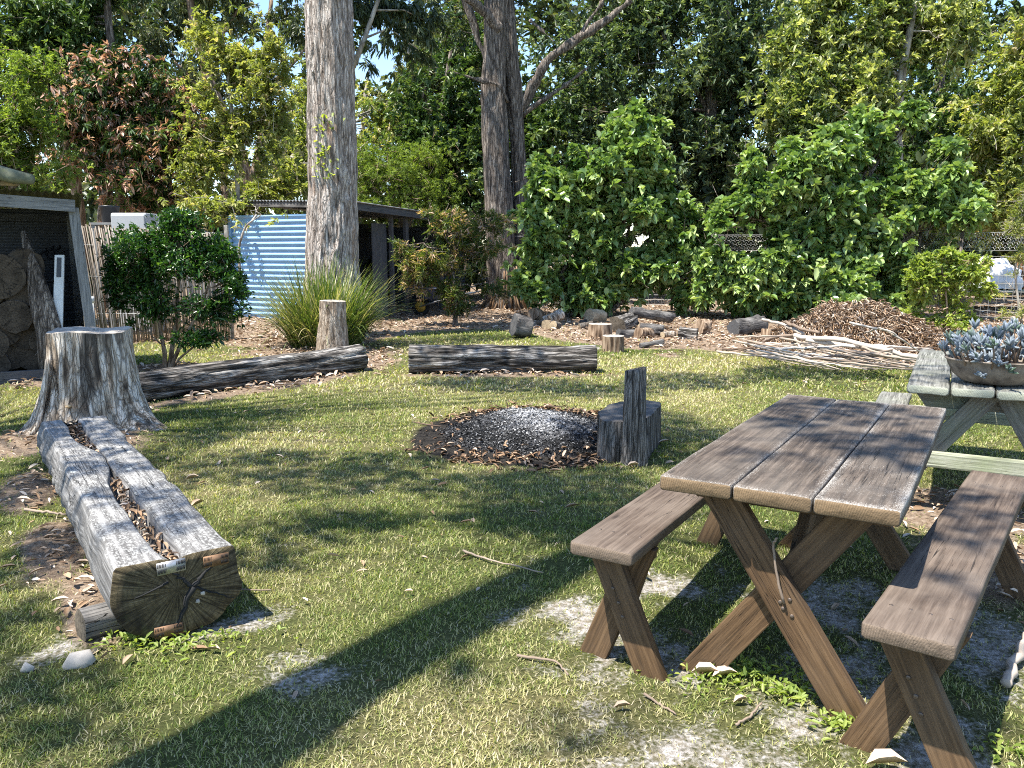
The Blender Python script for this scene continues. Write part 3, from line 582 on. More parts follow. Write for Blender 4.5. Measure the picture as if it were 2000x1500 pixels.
def succulents():
    rng = np.random.default_rng(9); st = Soup(); C, Dr, L, W, tn = [], [], [], [], []
    th = np.linspace(0, 2 * np.pi, 7, endpoint=False); SV = Soup()
    for q in range(92):
        a_ = rng.uniform(0, 2 * np.pi); rr = 0.22 * math.sqrt(rng.random()); base = PC + np.array([rr * math.cos(a_), rr * 0.88 * math.sin(a_), 0.12])
        out = np.array([math.cos(a_), math.sin(a_), 0]) * (rr / 0.22); tall = rng.uniform(0.02, 0.17) * (1.15 if base[0] > PC[0] - 0.05 else 0.75)
        if q < 9: tall *= 0.3; out *= 2.2                                  # hanging over the rim
        tip = base + out * rng.uniform(0.04, 0.10) + ZU * (tall if q >= 9 else -0.05 + rng.uniform(-0.03, 0.05))
        mid = (base + tip) / 2 + rng.normal(0, 0.012, 3); st.tube([base - ZU * 0.02, mid, tip], [0.006, 0.005, 0.005], 6, a=rng.random() * 0.4)
        SV = Soup(); ax = norm(tip - mid + ZU * 0.05); kind = rng.random() < 0.14
        for l_ in range(rng.integers(9, 15)):
            d = norm(ax * rng.uniform(0.5, 1.2) + rng.normal(0, 0.42, 3)); Ln = rng.uniform(0.028, 0.06); b = tip - ax * rng.uniform(0, 0.025)
            P_ = [b, b + d * Ln * 0.35, b + d * Ln * 0.75 + ax * Ln * 0.06, b + d * Ln + ax * Ln * 0.12]
            SV.tube(P_, [0.003, 0.0068, 0.0066, 0.0015], 6, a=np.clip((0.08 if kind else 0.55) + rng.normal(0, 0.2), 0, 1))
        SV.part('leaf_rosette', M['lf_succ'], pt, True)
    st.part('stem', M['twig'], pt)
succulents()

# ------------------------------------------------------------------ split log bench
def log_bench():
    ax = LOGA1 - LOGA0; L = float(np.linalg.norm(ax)); ax /= L; side = np.array([-ax[1], ax[0], 0])   # side points to the left (-X)
    mw = frame(LOGA0, ax); b = thing('split_log_bench', LOGA0, 'long flat-topped split log bench with metal nail plates on its sawn end', 'log bench')
    nx, HT, HW = 130, 0.335, 0.225
    xs_ = np.linspace(0, L, nx); rows = []
    for q, xx in enumerate(xs_):
        t_ = xx / L
        gw = 0.004 + 0.040 * smooth(0.52, 0.36, t_) * smooth(-0.05, 0.05, t_) + 0.045 * smooth(0.60, 0.78, t_)
        gc = 0.012 - 0.012 * t_ + 0.02 * math.sin(t_ * 9) + 0.018 * nz(np.array([[xx * 3, 1, 1]]))[0]
        gd = 0.05 + 0.13 * smooth(0.55, 0.3, t_) + 0.13 * smooth(0.6, 0.8, t_)
        hw = HW * (1 + 0.03 * math.sin(t_ * 5 + 1)) ; ht = HT - 0.02 * t_ + 0.006 * math.sin(5 * t_)
        wl = 0.012 * nz(np.array([[xx * 6, 4, 1]]))[0]; wr = 0.012 * nz(np.array([[xx * 6, 9, 1]]))[0]
        top = [( hw * 0.93 + wl, ht - 0.012), (hw * 0.88 + wl, ht)] + [(gc + gw + (hw * 0.88 + wl - gc - gw) * s_, ht - 0.004 * (s_ < 0.1)) for s_ in (0.8, 0.6, 0.4, 0.2, 0.05)] + [(gc + gw, ht - 0.008)]
        gro = [(gc + gw * 0.85, ht - gd * 0.5), (gc, ht - gd), (gc - gw * 0.85, ht - gd * 0.5)]
        topr = [(gc - gw, ht - 0.008)] + [(gc - gw + (-hw * 0.9 + wr - gc + gw) * s_, ht - 0.004 * (s_ < 0.1)) for s_ in (0.05, 0.2, 0.4, 0.6, 0.8)] + [(-hw * 0.9 + wr, ht), (-hw * 0.95 + wr, ht - 0.012)]
        lo = []
        for a_ in np.linspace(R(12), R(-192), 26): lo.append((-hw * 1.03 * math.cos(a_), 0.185 + 0.178 * math.sin(a_) * (1.0 if a_ < 0 else 0.7)))
        rows.append(np.array([(xx, y_, z_) for y_, z_ in top + gro + topr + lo]))
    nr = len(rows[0]); V = np.vstack(rows); nt_top = 2 + 5 + 1 + 3 + 1 + 5 + 2
    isb = np.tile(np.arange(nr) >= nt_top, nx)
    rg = nz(V * (2.5, 26, 26), 4) * 0.010 + nz(V * (9, 45, 45), 5) * 0.006
    cen = np.array([0, 0, 0.18]); dd = V - cen; dd[:, 0] = 0; dd = norm(dd)
    bark = isb & (V[:, 0] > 0.5) & (V[:, 1] > 0)
    V = V + dd * (np.where(isb, rg, rg * 0.1) + np.where(bark, np.abs(nz(V * (14, 14, 14), 8)) * 0.025 * smooth(0.4, 1.4, V[:, 0]), 0))[:, None]
    i_ = np.arange(nx - 1)[:, None] * nr; j = np.arange(nr)[None]; kk = (j + 1) % nr
    Q = np.stack([i_ + j, i_ + kk, i_ + nr + kk, i_ + nr + j], -1).reshape(-1, 4)
    Mw = np.array(mw); tow = lambda P_: np.asarray(P_) @ Mw[:3, :3].T + Mw[:3, 3]
    k = NT('log_bench_wood'); o = k.obj(); v = o
    g = k.noise(k.map(v, (1.0, 22, 22)), 2.0, 9, 0.65, 0.5); c = k.ramp(g, [(0.3, (0.055, 0.052, 0.05)), (0.5, (0.15, 0.145, 0.14)), (0.7, (0.33, 0.32, 0.31))])
    sp = k.noise(k.map(v, (22, 36, 36)), 2.3, 5, 0.7)
    nzv = k.n('ShaderNodeSeparateXYZ', {0: k._tc.outputs['Normal']}).outputs[2]
    up = k.mr(nzv, 0.5, 0.8)
    c = k.mix(k.math('MULTIPLY', k.mr(sp, 0.50, 0.58, 0, 0.62), up), c, (0.42, 0.42, 0.40))
    lich = k.mr(k.vor(k.map(v, (1.0, 1.5, 1.5)), 5.5), 0.10, 0.16, 1, 0); lich = k.math('MULTIPLY', lich, k.mr(k.noise(v, 1.6, 2), 0.5, 0.56)); c = k.mix(k.math('MULTIPLY', lich, up), c, (0.60, 0.58, 0.50))
    cr = k.noise(k.map(v, (0.5, 18, 7)), 1.6, 3, 0.5, 0.3); ln = k.math('MULTIPLY', k.mr(k.math('ABSOLUTE', k.math('SUBTRACT', cr, 0.5)), 0, 0.008, 1, 0), k.mr(k.noise(v, 1.5, 2), 0.48, 0.56))
    c = k.mix(ln, c, (0.015, 0.014, 0.013))
    M['lbwood'] = k.done(k.bsdf(c, 0.9, k.bump(k.math('SUBTRACT', k.math('ADD', g, k.math('MULTIPLY', sp, 0.3)), ln), 0.7, 0.01), 0.15))
    link('log_body', mesh_np('log_body', V, [Q], M['lbwood']), b, mw)
    # sawn faces
    k = NT('sawn_log_face'); o = k.obj(); sx = k.n('ShaderNodeSeparateXYZ', {0: o}); v = o
    r = k.math('SQRT', k.math('ADD', k.math('POWER', sx.outputs[1], 2.0), k.math('POWER', k.math('SUBTRACT', sx.outputs[2], 0.2), 2.0)))
    an = k.math('ARCTAN2', sx.outputs[1], k.math('SUBTRACT', sx.outputs[2], 0.2))
    ray_ = k.noise(k.n('ShaderNodeCombineXYZ', {0: k.math('MULTIPLY', an, 11.0), 1: k.math('MULTIPLY', r, 5.0)}).outputs[0], 1.6, 6, 0.65, 0.6)
    rg = k.math('SINE', k.math('ADD', k.math('MULTIPLY', r, 330.0), k.math('MULTIPLY', k.noise(v, 10, 4), 10.0)))
    c = k.ramp(ray_, [(0.36, (0.03, 0.024, 0.016)), (0.5, (0.115, 0.09, 0.05)), (0.66, (0.24, 0.19, 0.115))]); c = k.mix(k.mr(rg, 0.2, 1, 0, 0.35), c, (0.05, 0.04, 0.028))
    c = k.mix(k.mr(k.noise(v, 5.5, 5, 0.6), 0.47, 0.66, 0, 0.9), c, (0.022, 0.018, 0.014)); c = k.mix(k.mr(k.noise(k.map(v, (1, 1, 1)), 12, 4), 0.6, 0.8, 0, 0.4), c, (0.16, 0.17, 0.07))
    M['lbend'] = k.done(k.bsdf(c, 0.9, k.bump(ray_, 0.8, 0.012), 0.15))
    for q, (row, nm) in enumerate(((V[:nr], 'sawn_face'), (V[-nr:], 'far_face'))):
        row = row.copy(); gi = slice(8, 11); row[gi, 2] = np.maximum(row[gi, 2], row[7, 2] - np.array([0.012, 0.03, 0.012])); ctr = row.mean(0); ctr[2] = 0.2; off_ = -0.004 if q == 0 else 0.004
        rings = [ctr + (row - ctr) * s_ for s_ in (1.0, 0.98, 0.8, 0.6, 0.4, 0.2)]
        VV = np.vstack(rings + [ctr[None]]); VV[nr:, 0] += off_ * 1.0
        mrows = len(rings); i_ = np.arange(mrows - 1)[:, None] * nr; j = np.arange(nr)[None]; kk = (j + 1) % nr
        QQ = np.stack([i_ + j, i_ + nr + j, i_ + nr + kk, i_ + kk], -1).reshape(-1, 4); j = j.ravel(); kk = kk.ravel()
        TT = np.stack([(mrows - 1) * nr + j, np.full(nr, len(VV) - 1), (mrows - 1) * nr + kk], 1)
        me = mesh_np(nm, VV, [QQ, TT], M['lbend']); link(nm, me, b, mw)
    def P(y_, z_, x_=-0.006): return tow(np.array([[x_, y_, z_]]))[0]
    # cracks as near-black tubes on the sawn face, cleft shade put in the colour
    rng = np.random.default_rng(4)
    for (y0, z0, y1, z1, wd) in ((-0.055, 0.20, 0.03, 0.02, 0.014), (-0.055, 0.20, 0.03, 0.29, 0.009), (-0.055, 0.20, -0.20, 0.115, 0.006), (-0.055, 0.20, -0.135, 0.275, 0.011), (0.03, 0.24, 0.16, 0.20, 0.006)):
        s_ = Soup(); n_ = 9; pts = [P(y0 + (y1 - y0) * q / n_ + rng.normal(0, 0.004), z0 + (z1 - z0) * q / n_, -0.007) for q in range(n_ + 1)]
        s_.tube(pts, np.linspace(wd, wd * 0.25, n_ + 1), 5); s_.part('crack', M['slot'], b)
    # nail plates
    yv = side; xv = -ax
    for (yc, zc, lw, lh, mat, tilt) in ((0.02, 0.300, 0.105, 0.050, M['steel'], 0.02), (-0.148, 0.290, 0.098, 0.046, M['rustplate'], 0.0), (0.045, 0.045, 0.105, 0.045, M['rustplate'], -0.03)):
        pl = Soup(); c0 = P(yc, zc, -0.010); dy = norm(-side + ZU * tilt); dz = norm(ZU + side * tilt)
        pl.box(c0, dy * lw / 2, dz * lh / 2, xv * 0.0015); po = pl.part('nail_plate', mat, b)
        sl = Soup()
        for cx in np.concatenate([np.linspace(-0.46, -0.2, 6), np.linspace(0.2, 0.46, 6)]):
            for cz in (-0.24, 0.24): sl.box(c0 + dy * lw * cx + dz * lh * cz + xv * 0.0018, dy * lw * 0.013, norm(dz + dy * 0.15) * lh * 0.15, xv * 0.0008)
        sl.part('slot', M['slot'], po)
    for (y_, z_) in ((-0.09, 0.165), (-0.07, 0.135)):
        s_ = Soup(); s_.tube([P(y_, z_, -0.003), P(y_, z_, -0.009), P(y_, z_, -0.012)], [0.008, 0.009, 0.005], 9, lambda a_, t_, p_: nz(p_ * 150) * 0.004); s_.part('lichen_spot', M['stone'], b)
    # leaves caught in the split
    rng = np.random.default_rng(12); n_ = 420; xx = rng.uniform(0.02, L, n_); t_ = xx / L
    gw = 0.004 + 0.040 * smooth(0.52, 0.36, t_) + 0.045 * smooth(0.60, 0.78, t_); kp = gw > 0.012; xx, t_, gw = xx[kp], t_[kp], gw[kp]; n_ = len(xx)
    gc = 0.012 - 0.012 * t_ + 0.02 * np.sin(t_ * 9)
    C = tow(np.stack([xx, gc + rng.uniform(-0.8, 0.8, n_) * gw, HT - 0.02 * t_ - rng.uniform(0.015, 0.07, n_)], 1)); Dr = rng.normal(0, 1, (n_, 3)) * (1, 1, 0.35) + ax * rng.choice([-1, 1], n_)[:, None]
    V, Fc, tt = leafmesh(C, Dr, rng.uniform(0.03, 0.06, n_), rng.uniform(0.005, 0.010, n_), np.clip(rng.normal(0.4, 0.25, n_), 0, 1), rng, fold=0.4)
    o = solo('trapped_leaves', V, Fc, M['dryleaf'], LOGA0 + ax * 1.2 + ZU * 0.3, {'tint': tt}); tag(o, 'dry leaves caught in the split of the flat-topped log bench', 'dry leaves', kind='stuff')
log_bench()
def logmesh(L, r0, r1, n=28, m=40, amp=0.012, seed=0, cut=0.0, bend=0.0, freq=(2.2, 24), crack=0.0):
    xs_ = np.linspace(0, L, m); P = np.stack([xs_, bend * np.sin(xs_ / L * np.pi), np.zeros(m)], 1)
    def disp(s, th, pos):
        q = np.stack([s * freq[0], pos[:, 1] * freq[1], pos[:, 2] * freq[1]], 1); f = nz(q, seed)
        return amp * f + amp * 0.6 * nz(q * 2.3, seed + 1) - crack * np.clip(1 - np.abs(nz(q * (0.5, 0.6, 0.6), seed + 2)) * 6, 0, 1)
    V, Q, T = tubeVF(P, np.linspace(r0, r1, m), n, disp)
    if cut: V[:, 0] += np.where(V[:, 0] > L * 0.5, V[:, 2] * cut, 0)
    return V, Q, T
def log(name, p0, p1, r0, r1, mats, label, cat, seed=0, group=None, **kw):
    p0, p1 = np.asarray(p0, float), np.asarray(p1, float); L = float(np.linalg.norm(p1 - p0)); V, Q, T = logmesh(L, r0, r1, seed=seed, **kw)
    me = mesh_np(name, V, [Q, T], mats, None, True, np.concatenate([np.zeros(len(Q)), np.ones(len(T))]))
    me.polygons.foreach_set('use_smooth', np.concatenate([np.ones(len(Q), bool), np.zeros(len(T), bool)]))
    o = link(name, me, None, frame(p0, p1 - p0)); return tag(o, label, cat, group)
_e = norm(LOGA1 - LOGA0); _s = np.array([-_e[1], _e[0], 0])
log('wedge_log', LOGA0 + _e * 0.17 + _s * 0.33 + ZU * 0.065, LOGA0 + _e * 0.24 - _s * 0.05 + ZU * 0.06, 0.068, 0.062, [M['redwood'], M['log_end']], 'short round log wedged under the near end of the split log bench', 'log', 51, amp=0.006)
log('log', G(262, 792) * (1, 1, 0) + np.array([-0.12, -0.02, 0.15]), np.array([-1.93, 10.17, 0.165]), 0.155, 0.168, [M['log'], M['log_end']], 'long dark weathered log lying from the big stump to the wooden post stump', 'log', 52, amp=0.016, m=110, n=56, bend=0.05, crack=0.02)
log('log', [-1.275, 9.98, 0.165], [1.05, 10.05, 0.165], 0.172, 0.165, [M['log'], M['log_end']], 'straight dark weathered log lying across the back of the lawn behind the fire pit', 'log', 53, amp=0.018, m=110, n=64, crack=0.022)

# ------------------------------------------------------------------ stumps
def stump_big():
    c = np.array([-3.63, 6.92, 0]); b = thing('tree_stump', c, 'big pale flared tree stump with a notch in its top beside the woodshed', 'tree stump')
    n_, m_ = 150, 60; th = np.linspace(0, 2 * np.pi, n_, endpoint=False); zs_ = np.linspace(-0.03, 0.83, m_); V = []
    for z_ in zs_:
        t_ = max(0, z_) / 0.83; r_ = 0.325 + 0.13 * (1 - t_) ** 1.7 + 0.05 * math.exp(-max(z_, 0) / 0.07)
        fl = 0.05 * (1 - t_) * np.cos(5 * th + 0.6) + 0.07 * math.exp(-max(z_, 0) / 0.13) * np.cos(3 * th + 1.2 + 0.8 * np.sin(th))
        root = 0.30 * math.exp(-max(z_, 0) / 0.085) * (np.exp(-((np.angle(np.exp(1j * (th - R(-20))))) / 0.28) ** 2) + 0.25 * np.exp(-((np.angle(np.exp(1j * (th - R(-140))))) / 0.3) ** 2))
        pc = np.stack([np.cos(th) * r_, np.sin(th) * r_, np.full(n_, z_)], 1)
        rr = r_ + fl * r_ * 1.6 + root * 0.55 + 0.018 * nz(pc * (14, 14, 2), 3) + 0.008 * nz(pc * (38, 38, 5), 4)
        fis = np.clip(1 - np.abs(np.angle(np.exp(1j * (th - R(-117) - 0.12 * np.sin(z_ * 7))))) / 0.05, 0, 1); rr = rr - 0.045 * fis
        V.append(np.stack([np.cos(th) * rr, np.sin(th) * rr, np.full(n_, z_) + (0.012 * np.sin(3 * th) if z_ > 0.8 else 0)], 1))
    V = np.vstack(V) + c; i_ = np.arange(m_ - 1)[:, None] * n_; j = np.arange(n_)[None]; kk = (j + 1) % n_
    part('trunk', V, [np.stack([i_ + j, i_ + kk, i_ + n_ + kk, i_ + n_ + j], -1).reshape(-1, 4)], M['stump'], b)
    rim = V[-n_:]; ctr = rim.mean(0); rows = [rim] + [ctr + (rim - ctr) * s_ + ZU * 0.004 for s_ in (0.97, 0.85, 0.7, 0.55, 0.4, 0.25, 0.1)]
    T_ = np.vstack(rows); a_ = np.arctan2(T_[:, 1] - ctr[1], T_[:, 0] - ctr[0]); rd = np.hypot(T_[:, 0] - ctr[0], T_[:, 1] - ctr[1])
    T_[n_:, 2] += 0.006 * nz(T_[n_:] * (30, 30, 0), 5)
    cut = (np.abs(T_[:, 0] - ctr[0] - 0.02 - 0.2 * (T_[:, 1] - ctr[1])) < 0.045) & (T_[:, 1] > ctr[1] - 0.03); T_[cut, 2] -= 0.14
    m2 = len(rows); i_ = np.arange(m2 - 1)[:, None] * n_
    part('sawn_top', T_, [np.stack([i_ + j, i_ + kk, i_ + n_ + kk, i_ + n_ + j], -1).reshape(-1, 4)], M['stump_top'], b)
    s_ = Soup()                                                            # slab of old bark peeling off the front
    for (a0, z0, z1, wd) in ((-2.32, 0.02, 0.62, 0.10),):
        for q in range(12):
            z_ = z0 + (z1 - z0) * q / 11; r_ = 0.355 + 0.16 * (1 - z_ / 0.83) ** 1.7 + 0.05 * math.exp(-z_ / 0.07)
            a_ = a0 + 0.25 * z_ + np.linspace(-1, 1, 7) * wd * (1.3 - z_) * 1.2
            s_.V.append(np.stack([c[0] + np.cos(a_) * r_, c[1] + np.sin(a_) * r_, np.full(7, z_)], 1)); s_.a.append(np.zeros(7))
        q_, r_ = np.meshgrid(np.arange(11), np.arange(6), indexing='ij'); bq = (q_ * 7 + r_).ravel(); s_.Q.append(np.stack([bq, bq + 1, bq + 8, bq + 7], 1))
    o = s_.part('bark_slab', M['stump'], b); md = o.modifiers.new('thick', 'SOLIDIFY'); md.thickness = 0.018
    for (u, v) in ((133, 795), (52, 747)):
        p_ = G(u, v, 0.0); d_ = ray(u, v); tt = (6.47 if u > 100 else 6.62) / d_[1]; p_ = np.array([0, 0, CAMH]) + d_ * tt
        f_ = Soup(); f_.tube([p_ + (0, 0.04, 0.0), p_ + (0, 0, 0.006), p_ + (0, -0.022, 0.004)], [0.012, 0.024, 0.012], 10, squash=0.6); f_.part('bracket_fungus', M['fungus'], b, True)
stump_big()
def round_stump(name, c, rb, rt, h, mat, topmat, label, cat, seed, group=None, amp=0.012, slant=0.0, lean=(0, 0)):
    b = thing(name, c, label, cat, group); c = np.asarray(c, float)
    m_ = 26; zs_ = np.linspace(-0.02, h, m_); P = np.stack([c[0] + zs_ * lean[0], c[1] + zs_ * lean[1], zs_ + c[2]], 1); rad = rt + (rb - rt) * (1 - np.clip(zs_ / h, 0, 1)) ** 1.6
    n_ = 48; V, Q, T = tubeVF(P, rad, n_, lambda s, th, p_: amp * nz(p_ * (20, 20, 3), seed) + amp * 0.5 * nz(p_ * (45, 45, 6), seed + 1), caps=False)
    if slant: V[-n_:, 2] += (V[-n_:, 0] - P[-1, 0]) * slant
    part('trunk', V, [Q], mat, b)
    rim = V[-n_:]; ctr = rim.mean(0); rows = [rim] + [ctr + (rim - ctr) * s_ + ZU * 0.003 for s_ in (0.95, 0.6, 0.3, 0.02)]; T_ = np.vstack(rows); T_[n_:, 2] += 0.005 * nz(T_[n_:] * 40, seed + 2)
    i_ = np.arange(4)[:, None] * n_; j = np.arange(n_)[None]; kk = (j + 1) % n_
    part('sawn_top', T_, [np.stack([i_ + j, i_ + kk, i_ + n_ + kk, i_ + n_ + j], -1).reshape(-1, 4)], topmat, b); return b
round_stump('tree_stump', D(648, 640, 11.7) * (1, 1, 0), 0.245, 0.185, 0.79, M['post'], M['stump_top'], 'tall slim tree stump with flaky bark in front of the grass clump', 'tree stump', 61, amp=0.012, lean=(0.045, 0))
GRP = 'sawn log rounds standing at the mulch edge'
_p = G(1172, 662); round_stump('log_round', _p, 0.215, 0.20, 0.26, M['brownbark'], M['stump_top'], 'wider sawn log round standing at the left behind its smaller neighbour', 'log round', 62, GRP)
_p = G(1197, 686); round_stump('log_round', _p, 0.172, 0.165, 0.235, M['brownbark'], M['stump_top'], 'smaller sawn log round standing on the lawn edge by the end of the log', 'log round', 63, GRP)

# log chair beside the fire
def chair():
    c = np.array([0.98, 5.98, 0]); b = thing('log_chair', c, 'low dark stump seat with a tall upright slab back beside the fire pit', 'log chair')
    fp = [(0.63, 5.75), (0.66, 5.66), (0.75, 5.63), (0.90, 5.66), (1.0, 5.78), (1.10, 6.05), (1.19, 6.30), (1.20, 6.42), (1.10, 6.50), (0.92, 6.48), (0.76, 6.30), (0.65, 6.0)]
    fp = np.array(fp); n_ = 72; s_ = np.linspace(0, len(fp), n_, endpoint=False); i0 = s_.astype(int) % len(fp); f_ = (s_ - s_.astype(int))[:, None]; f_ = f_ * f_ * (3 - 2 * f_) * 0.4 + f_ * 0.6
    ring = fp[i0] * (1 - f_) + fp[(i0 + 1) % len(fp)] * f_; cc = ring.mean(0); V = []; zs_ = np.linspace(-0.02, 0.30, 22)
    for z_ in zs_:
        d = ring - cc; r_ = np.linalg.norm(d, axis=1); P_ = np.column_stack([ring * 1.0, np.full(n_, z_)])
        rr = r_ * (1.0 - 0.03 * z_ / 0.3) + 0.012 * nz(P_ * (26, 26, 3), 71) + 0.008 * nz(P_ * (60, 60, 4), 72)
        V.append(np.column_stack([cc + d / r_[:, None] * rr[:, None], np.full(n_, z_)]))
    m_ = len(zs_); V = np.vstack(V); i_ = np.arange(m_ - 1)[:, None] * n_; j = np.arange(n_)[None]; kk = (j + 1) % n_
    part('seat', V, [np.stack([i_ + j, i_ + kk, i_ + n_ + kk, i_ + n_ + j], -1).reshape(-1, 4)], M['chairwood'], b)
    rim = V[-n_:]; ctr = rim.mean(0); rows = [rim] + [ctr + (rim - ctr) * q + ZU * 0.004 for q in (0.93, 0.6, 0.3, 0.02)]; T_ = np.vstack(rows); T_[:, 2] += 0.006 * nz(T_ * 25, 8); i_ = np.arange(4)[:, None] * n_
    part('seat_top', T_, [np.stack([i_ + j, i_ + kk, i_ + n_ + kk, i_ + n_ + j], -1).reshape(-1, 4)], M['chartop'], b)
    P = np.array([(0.872, 5.60, -0.02), (0.870, 5.605, 0.2), (0.868, 5.61, 0.45), (0.868, 5.615, 0.685)]); zz = np.linspace(0, 1, 30)[:, None] * (P[-1] - P[0]) + P[0]
    V, Q, T = tubeVF(zz, np.linspace(0.088, 0.080, 30), 44, lambda s, th, p_: 0.010 * nz(p_ * (38, 38, 4), 75) + 0.006 * nz(p_ * (80, 80, 8), 76), squash=0.62)
    top = V[:, 2] > 0.66; V[top, 2] += (V[top, 0] - 0.868) * 0.20
    part('backrest', V, [Q, T], M['chairwood'], b)
chair()

# fire pit mound
def firepit():
    rng = np.random.default_rng(14); b = thing('fire_pit', PIT, 'round heap of grey ash and charcoal burnt into the lawn', 'fire pit')
    gx, gy = np.meshgrid(np.linspace(-1.1, 1.1, 90), np.linspace(-1.1, 1.1, 90)); x, y = gx.ravel(), gy.ravel(); rr = np.hypot(x, y)
    hf = lambda x, y: 0.19 * smooth(1.0, 0.05, np.hypot((x - 0.02) / 0.86, (y - 0.1) / 0.98)) * (1 + 0.32 * nz2(x, y, 2.6, 81)) + 0.012 * nz2(x, y, 16, 82)
    z = hf(x, y) + zg(x + PIT[0], y + PIT[1]) - 0.012 - 0.04 * smooth(0.95, 1.1, rr)
    k = NT('ash'); p = k.obj(); a = k.noise(p, 45, 7, 0.7); bb = k.noise(p, 3.0, 4); s = k.n('ShaderNodeSeparateXYZ', {0: p}).outputs[2]
    w_ = k.math('ADD', k.mr(s, 0.05, 0.17, -0.12, 0.16), k.math('ADD', k.math('MULTIPLY', a, 0.9), k.math('MULTIPLY', k.math('SUBTRACT', bb, 0.5), 0.7)))
    c = k.ramp(w_, [(0.34, (0.012, 0.012, 0.012)), (0.47, (0.05, 0.05, 0.052)), (0.58, (0.22, 0.22, 0.225)), (0.72, (0.46, 0.46, 0.46))])
    am = k.done(k.bsdf(c, 1.0, k.bump(a, 1.0, 0.02), 0.1))
    i = np.arange(89)[:, None] * 90 + np.arange(89)[None]; i = i.ravel(); keep = rr[i] < 1.04; i = i[keep]
    part('ash_heap', np.stack([x + PIT[0], y + PIT[1], z], 1), [np.stack([i, i + 1, i + 91, i + 90], 1)], am, b, smooth_=True)
    n_ = 13000; a_ = rng.uniform(0, 2 * np.pi, n_); r_ = np.sqrt(rng.random(n_)) * 0.98; x, y = r_ * np.cos(a_), r_ * np.sin(a_)
    z = hf(x, y) + zg(x + PIT[0], y + PIT[1]) - 0.01; C = np.stack([x + PIT[0], y + PIT[1], z], 1); Dr = rng.normal(0, 1, (n_, 3)) * (1, 1, 0.5)
    tn = np.clip(0.74 - 0.6 * r_ + 0.25 * nz2(x, y, 2.4, 83) + 0.1 * nz2(x, y, 7, 86) + rng.normal(0, 0.17, n_), 0, 1)
    V, Fc, t = leafmesh(C, Dr, rng.uniform(0.008, 0.032, n_), rng.uniform(0.003, 0.008, n_), tn, rng, fold=0.4)
    o = part('ash_flakes', V, Fc, M['ashflake'], b, {'tint': t}); tag(o, kind='stuff')
    n_ = 1150; a_ = rng.uniform(0, 2 * np.pi, n_); r_ = rng.uniform(0.78, 1.12, n_) - 0.25 * (rng.random(n_) ** 2); x, y = r_ * np.cos(a_) * 1.02, r_ * np.sin(a_) * 1.12
    kp = rng.random(n_) < np.clip(0.15 + 0.75 * smooth(0.2, 1.0, np.abs(np.sin(a_))) + 0.2 * nz2(x, y, 2, 84), 0, 1); x, y = x[kp], y[kp]; n_ = len(x)
    C = np.stack([x + PIT[0], y + PIT[1], hf(x, y) + zg(x + PIT[0], y + PIT[1]) + rng.uniform(0.0, 0.03, n_)], 1)
    V, Fc, t = leafmesh(C, rng.normal(0, 1, (n_, 3)) * (1, 1, 0.25), rng.uniform(0.04, 0.10, n_), rng.uniform(0.006, 0.014, n_), np.clip(rng.normal(0.22, 0.24, n_), 0, 1), rng, fold=0.35)
    o = part('ring_leaves', V, Fc, M['dryleaf'], b, {'tint': t}); tag(o, kind='stuff')
    for q in range(7):
        a0 = rng.uniform(0, 2 * np.pi); p0 = np.array([PIT[0] + 0.75 * math.cos(a0), PIT[1] + 0.75 * math.sin(a0), 0.10]); s_ = Soup(); d_ = rng.normal(0, 1, 3) * (1, 1, 0.1)
        s_.tube([p0, p0 + d_ * 0.08, p0 + d_ * 0.16 + ZU * 0.01], [0.008, 0.007, 0.004], 6, a=0.05); s_.part('burnt_twig', M['twig'], b)
firepit()

# ------------------------------------------------------------------ sheds, screens and fences
def corrug(p, ux, uy, wd, ht, pitch=0.076, amp=0.009, along='x', a=0.0):
    """corrugated sheet: waves change along uy when along=='x' (ribs run along ux)"""
    ux, uy = np.asarray(ux, float), np.asarray(uy, float); n_ = norm(np.cross(ux, uy))
    L, W_ = (wd, ht) if along == 'x' else (ht, wd); r_, c_ = (ux, uy) if along == 'x' else (uy, ux)
    k_ = int(W_ / pitch * 8); s_ = np.linspace(0, W_, k_); h = amp * np.sin(s_ / pitch * 2 * np.pi); t_ = np.linspace(0, L, 6)
    V = [];
    for th in (0.0, -0.0025):
        V.append((np.asarray(p, float) + s_[:, None, None] * c_ + t_[None, :, None] * r_ + (h + th)[:, None, None] * n_).reshape(-1, 3))
    i = (np.arange(k_ - 1)[:, None] * 6 + np.arange(5)[None]).ravel(); q = np.stack([i, i + 1, i + 7, i + 6], 1)
    return np.vstack(V), np.vstack([q, q[:, ::-1] + k_ * 6])
def sheet(name, mat, parent, *a, **kw): V, Q = corrug(*a, **kw); return part(name, V, [Q], mat, parent, smooth_=True)

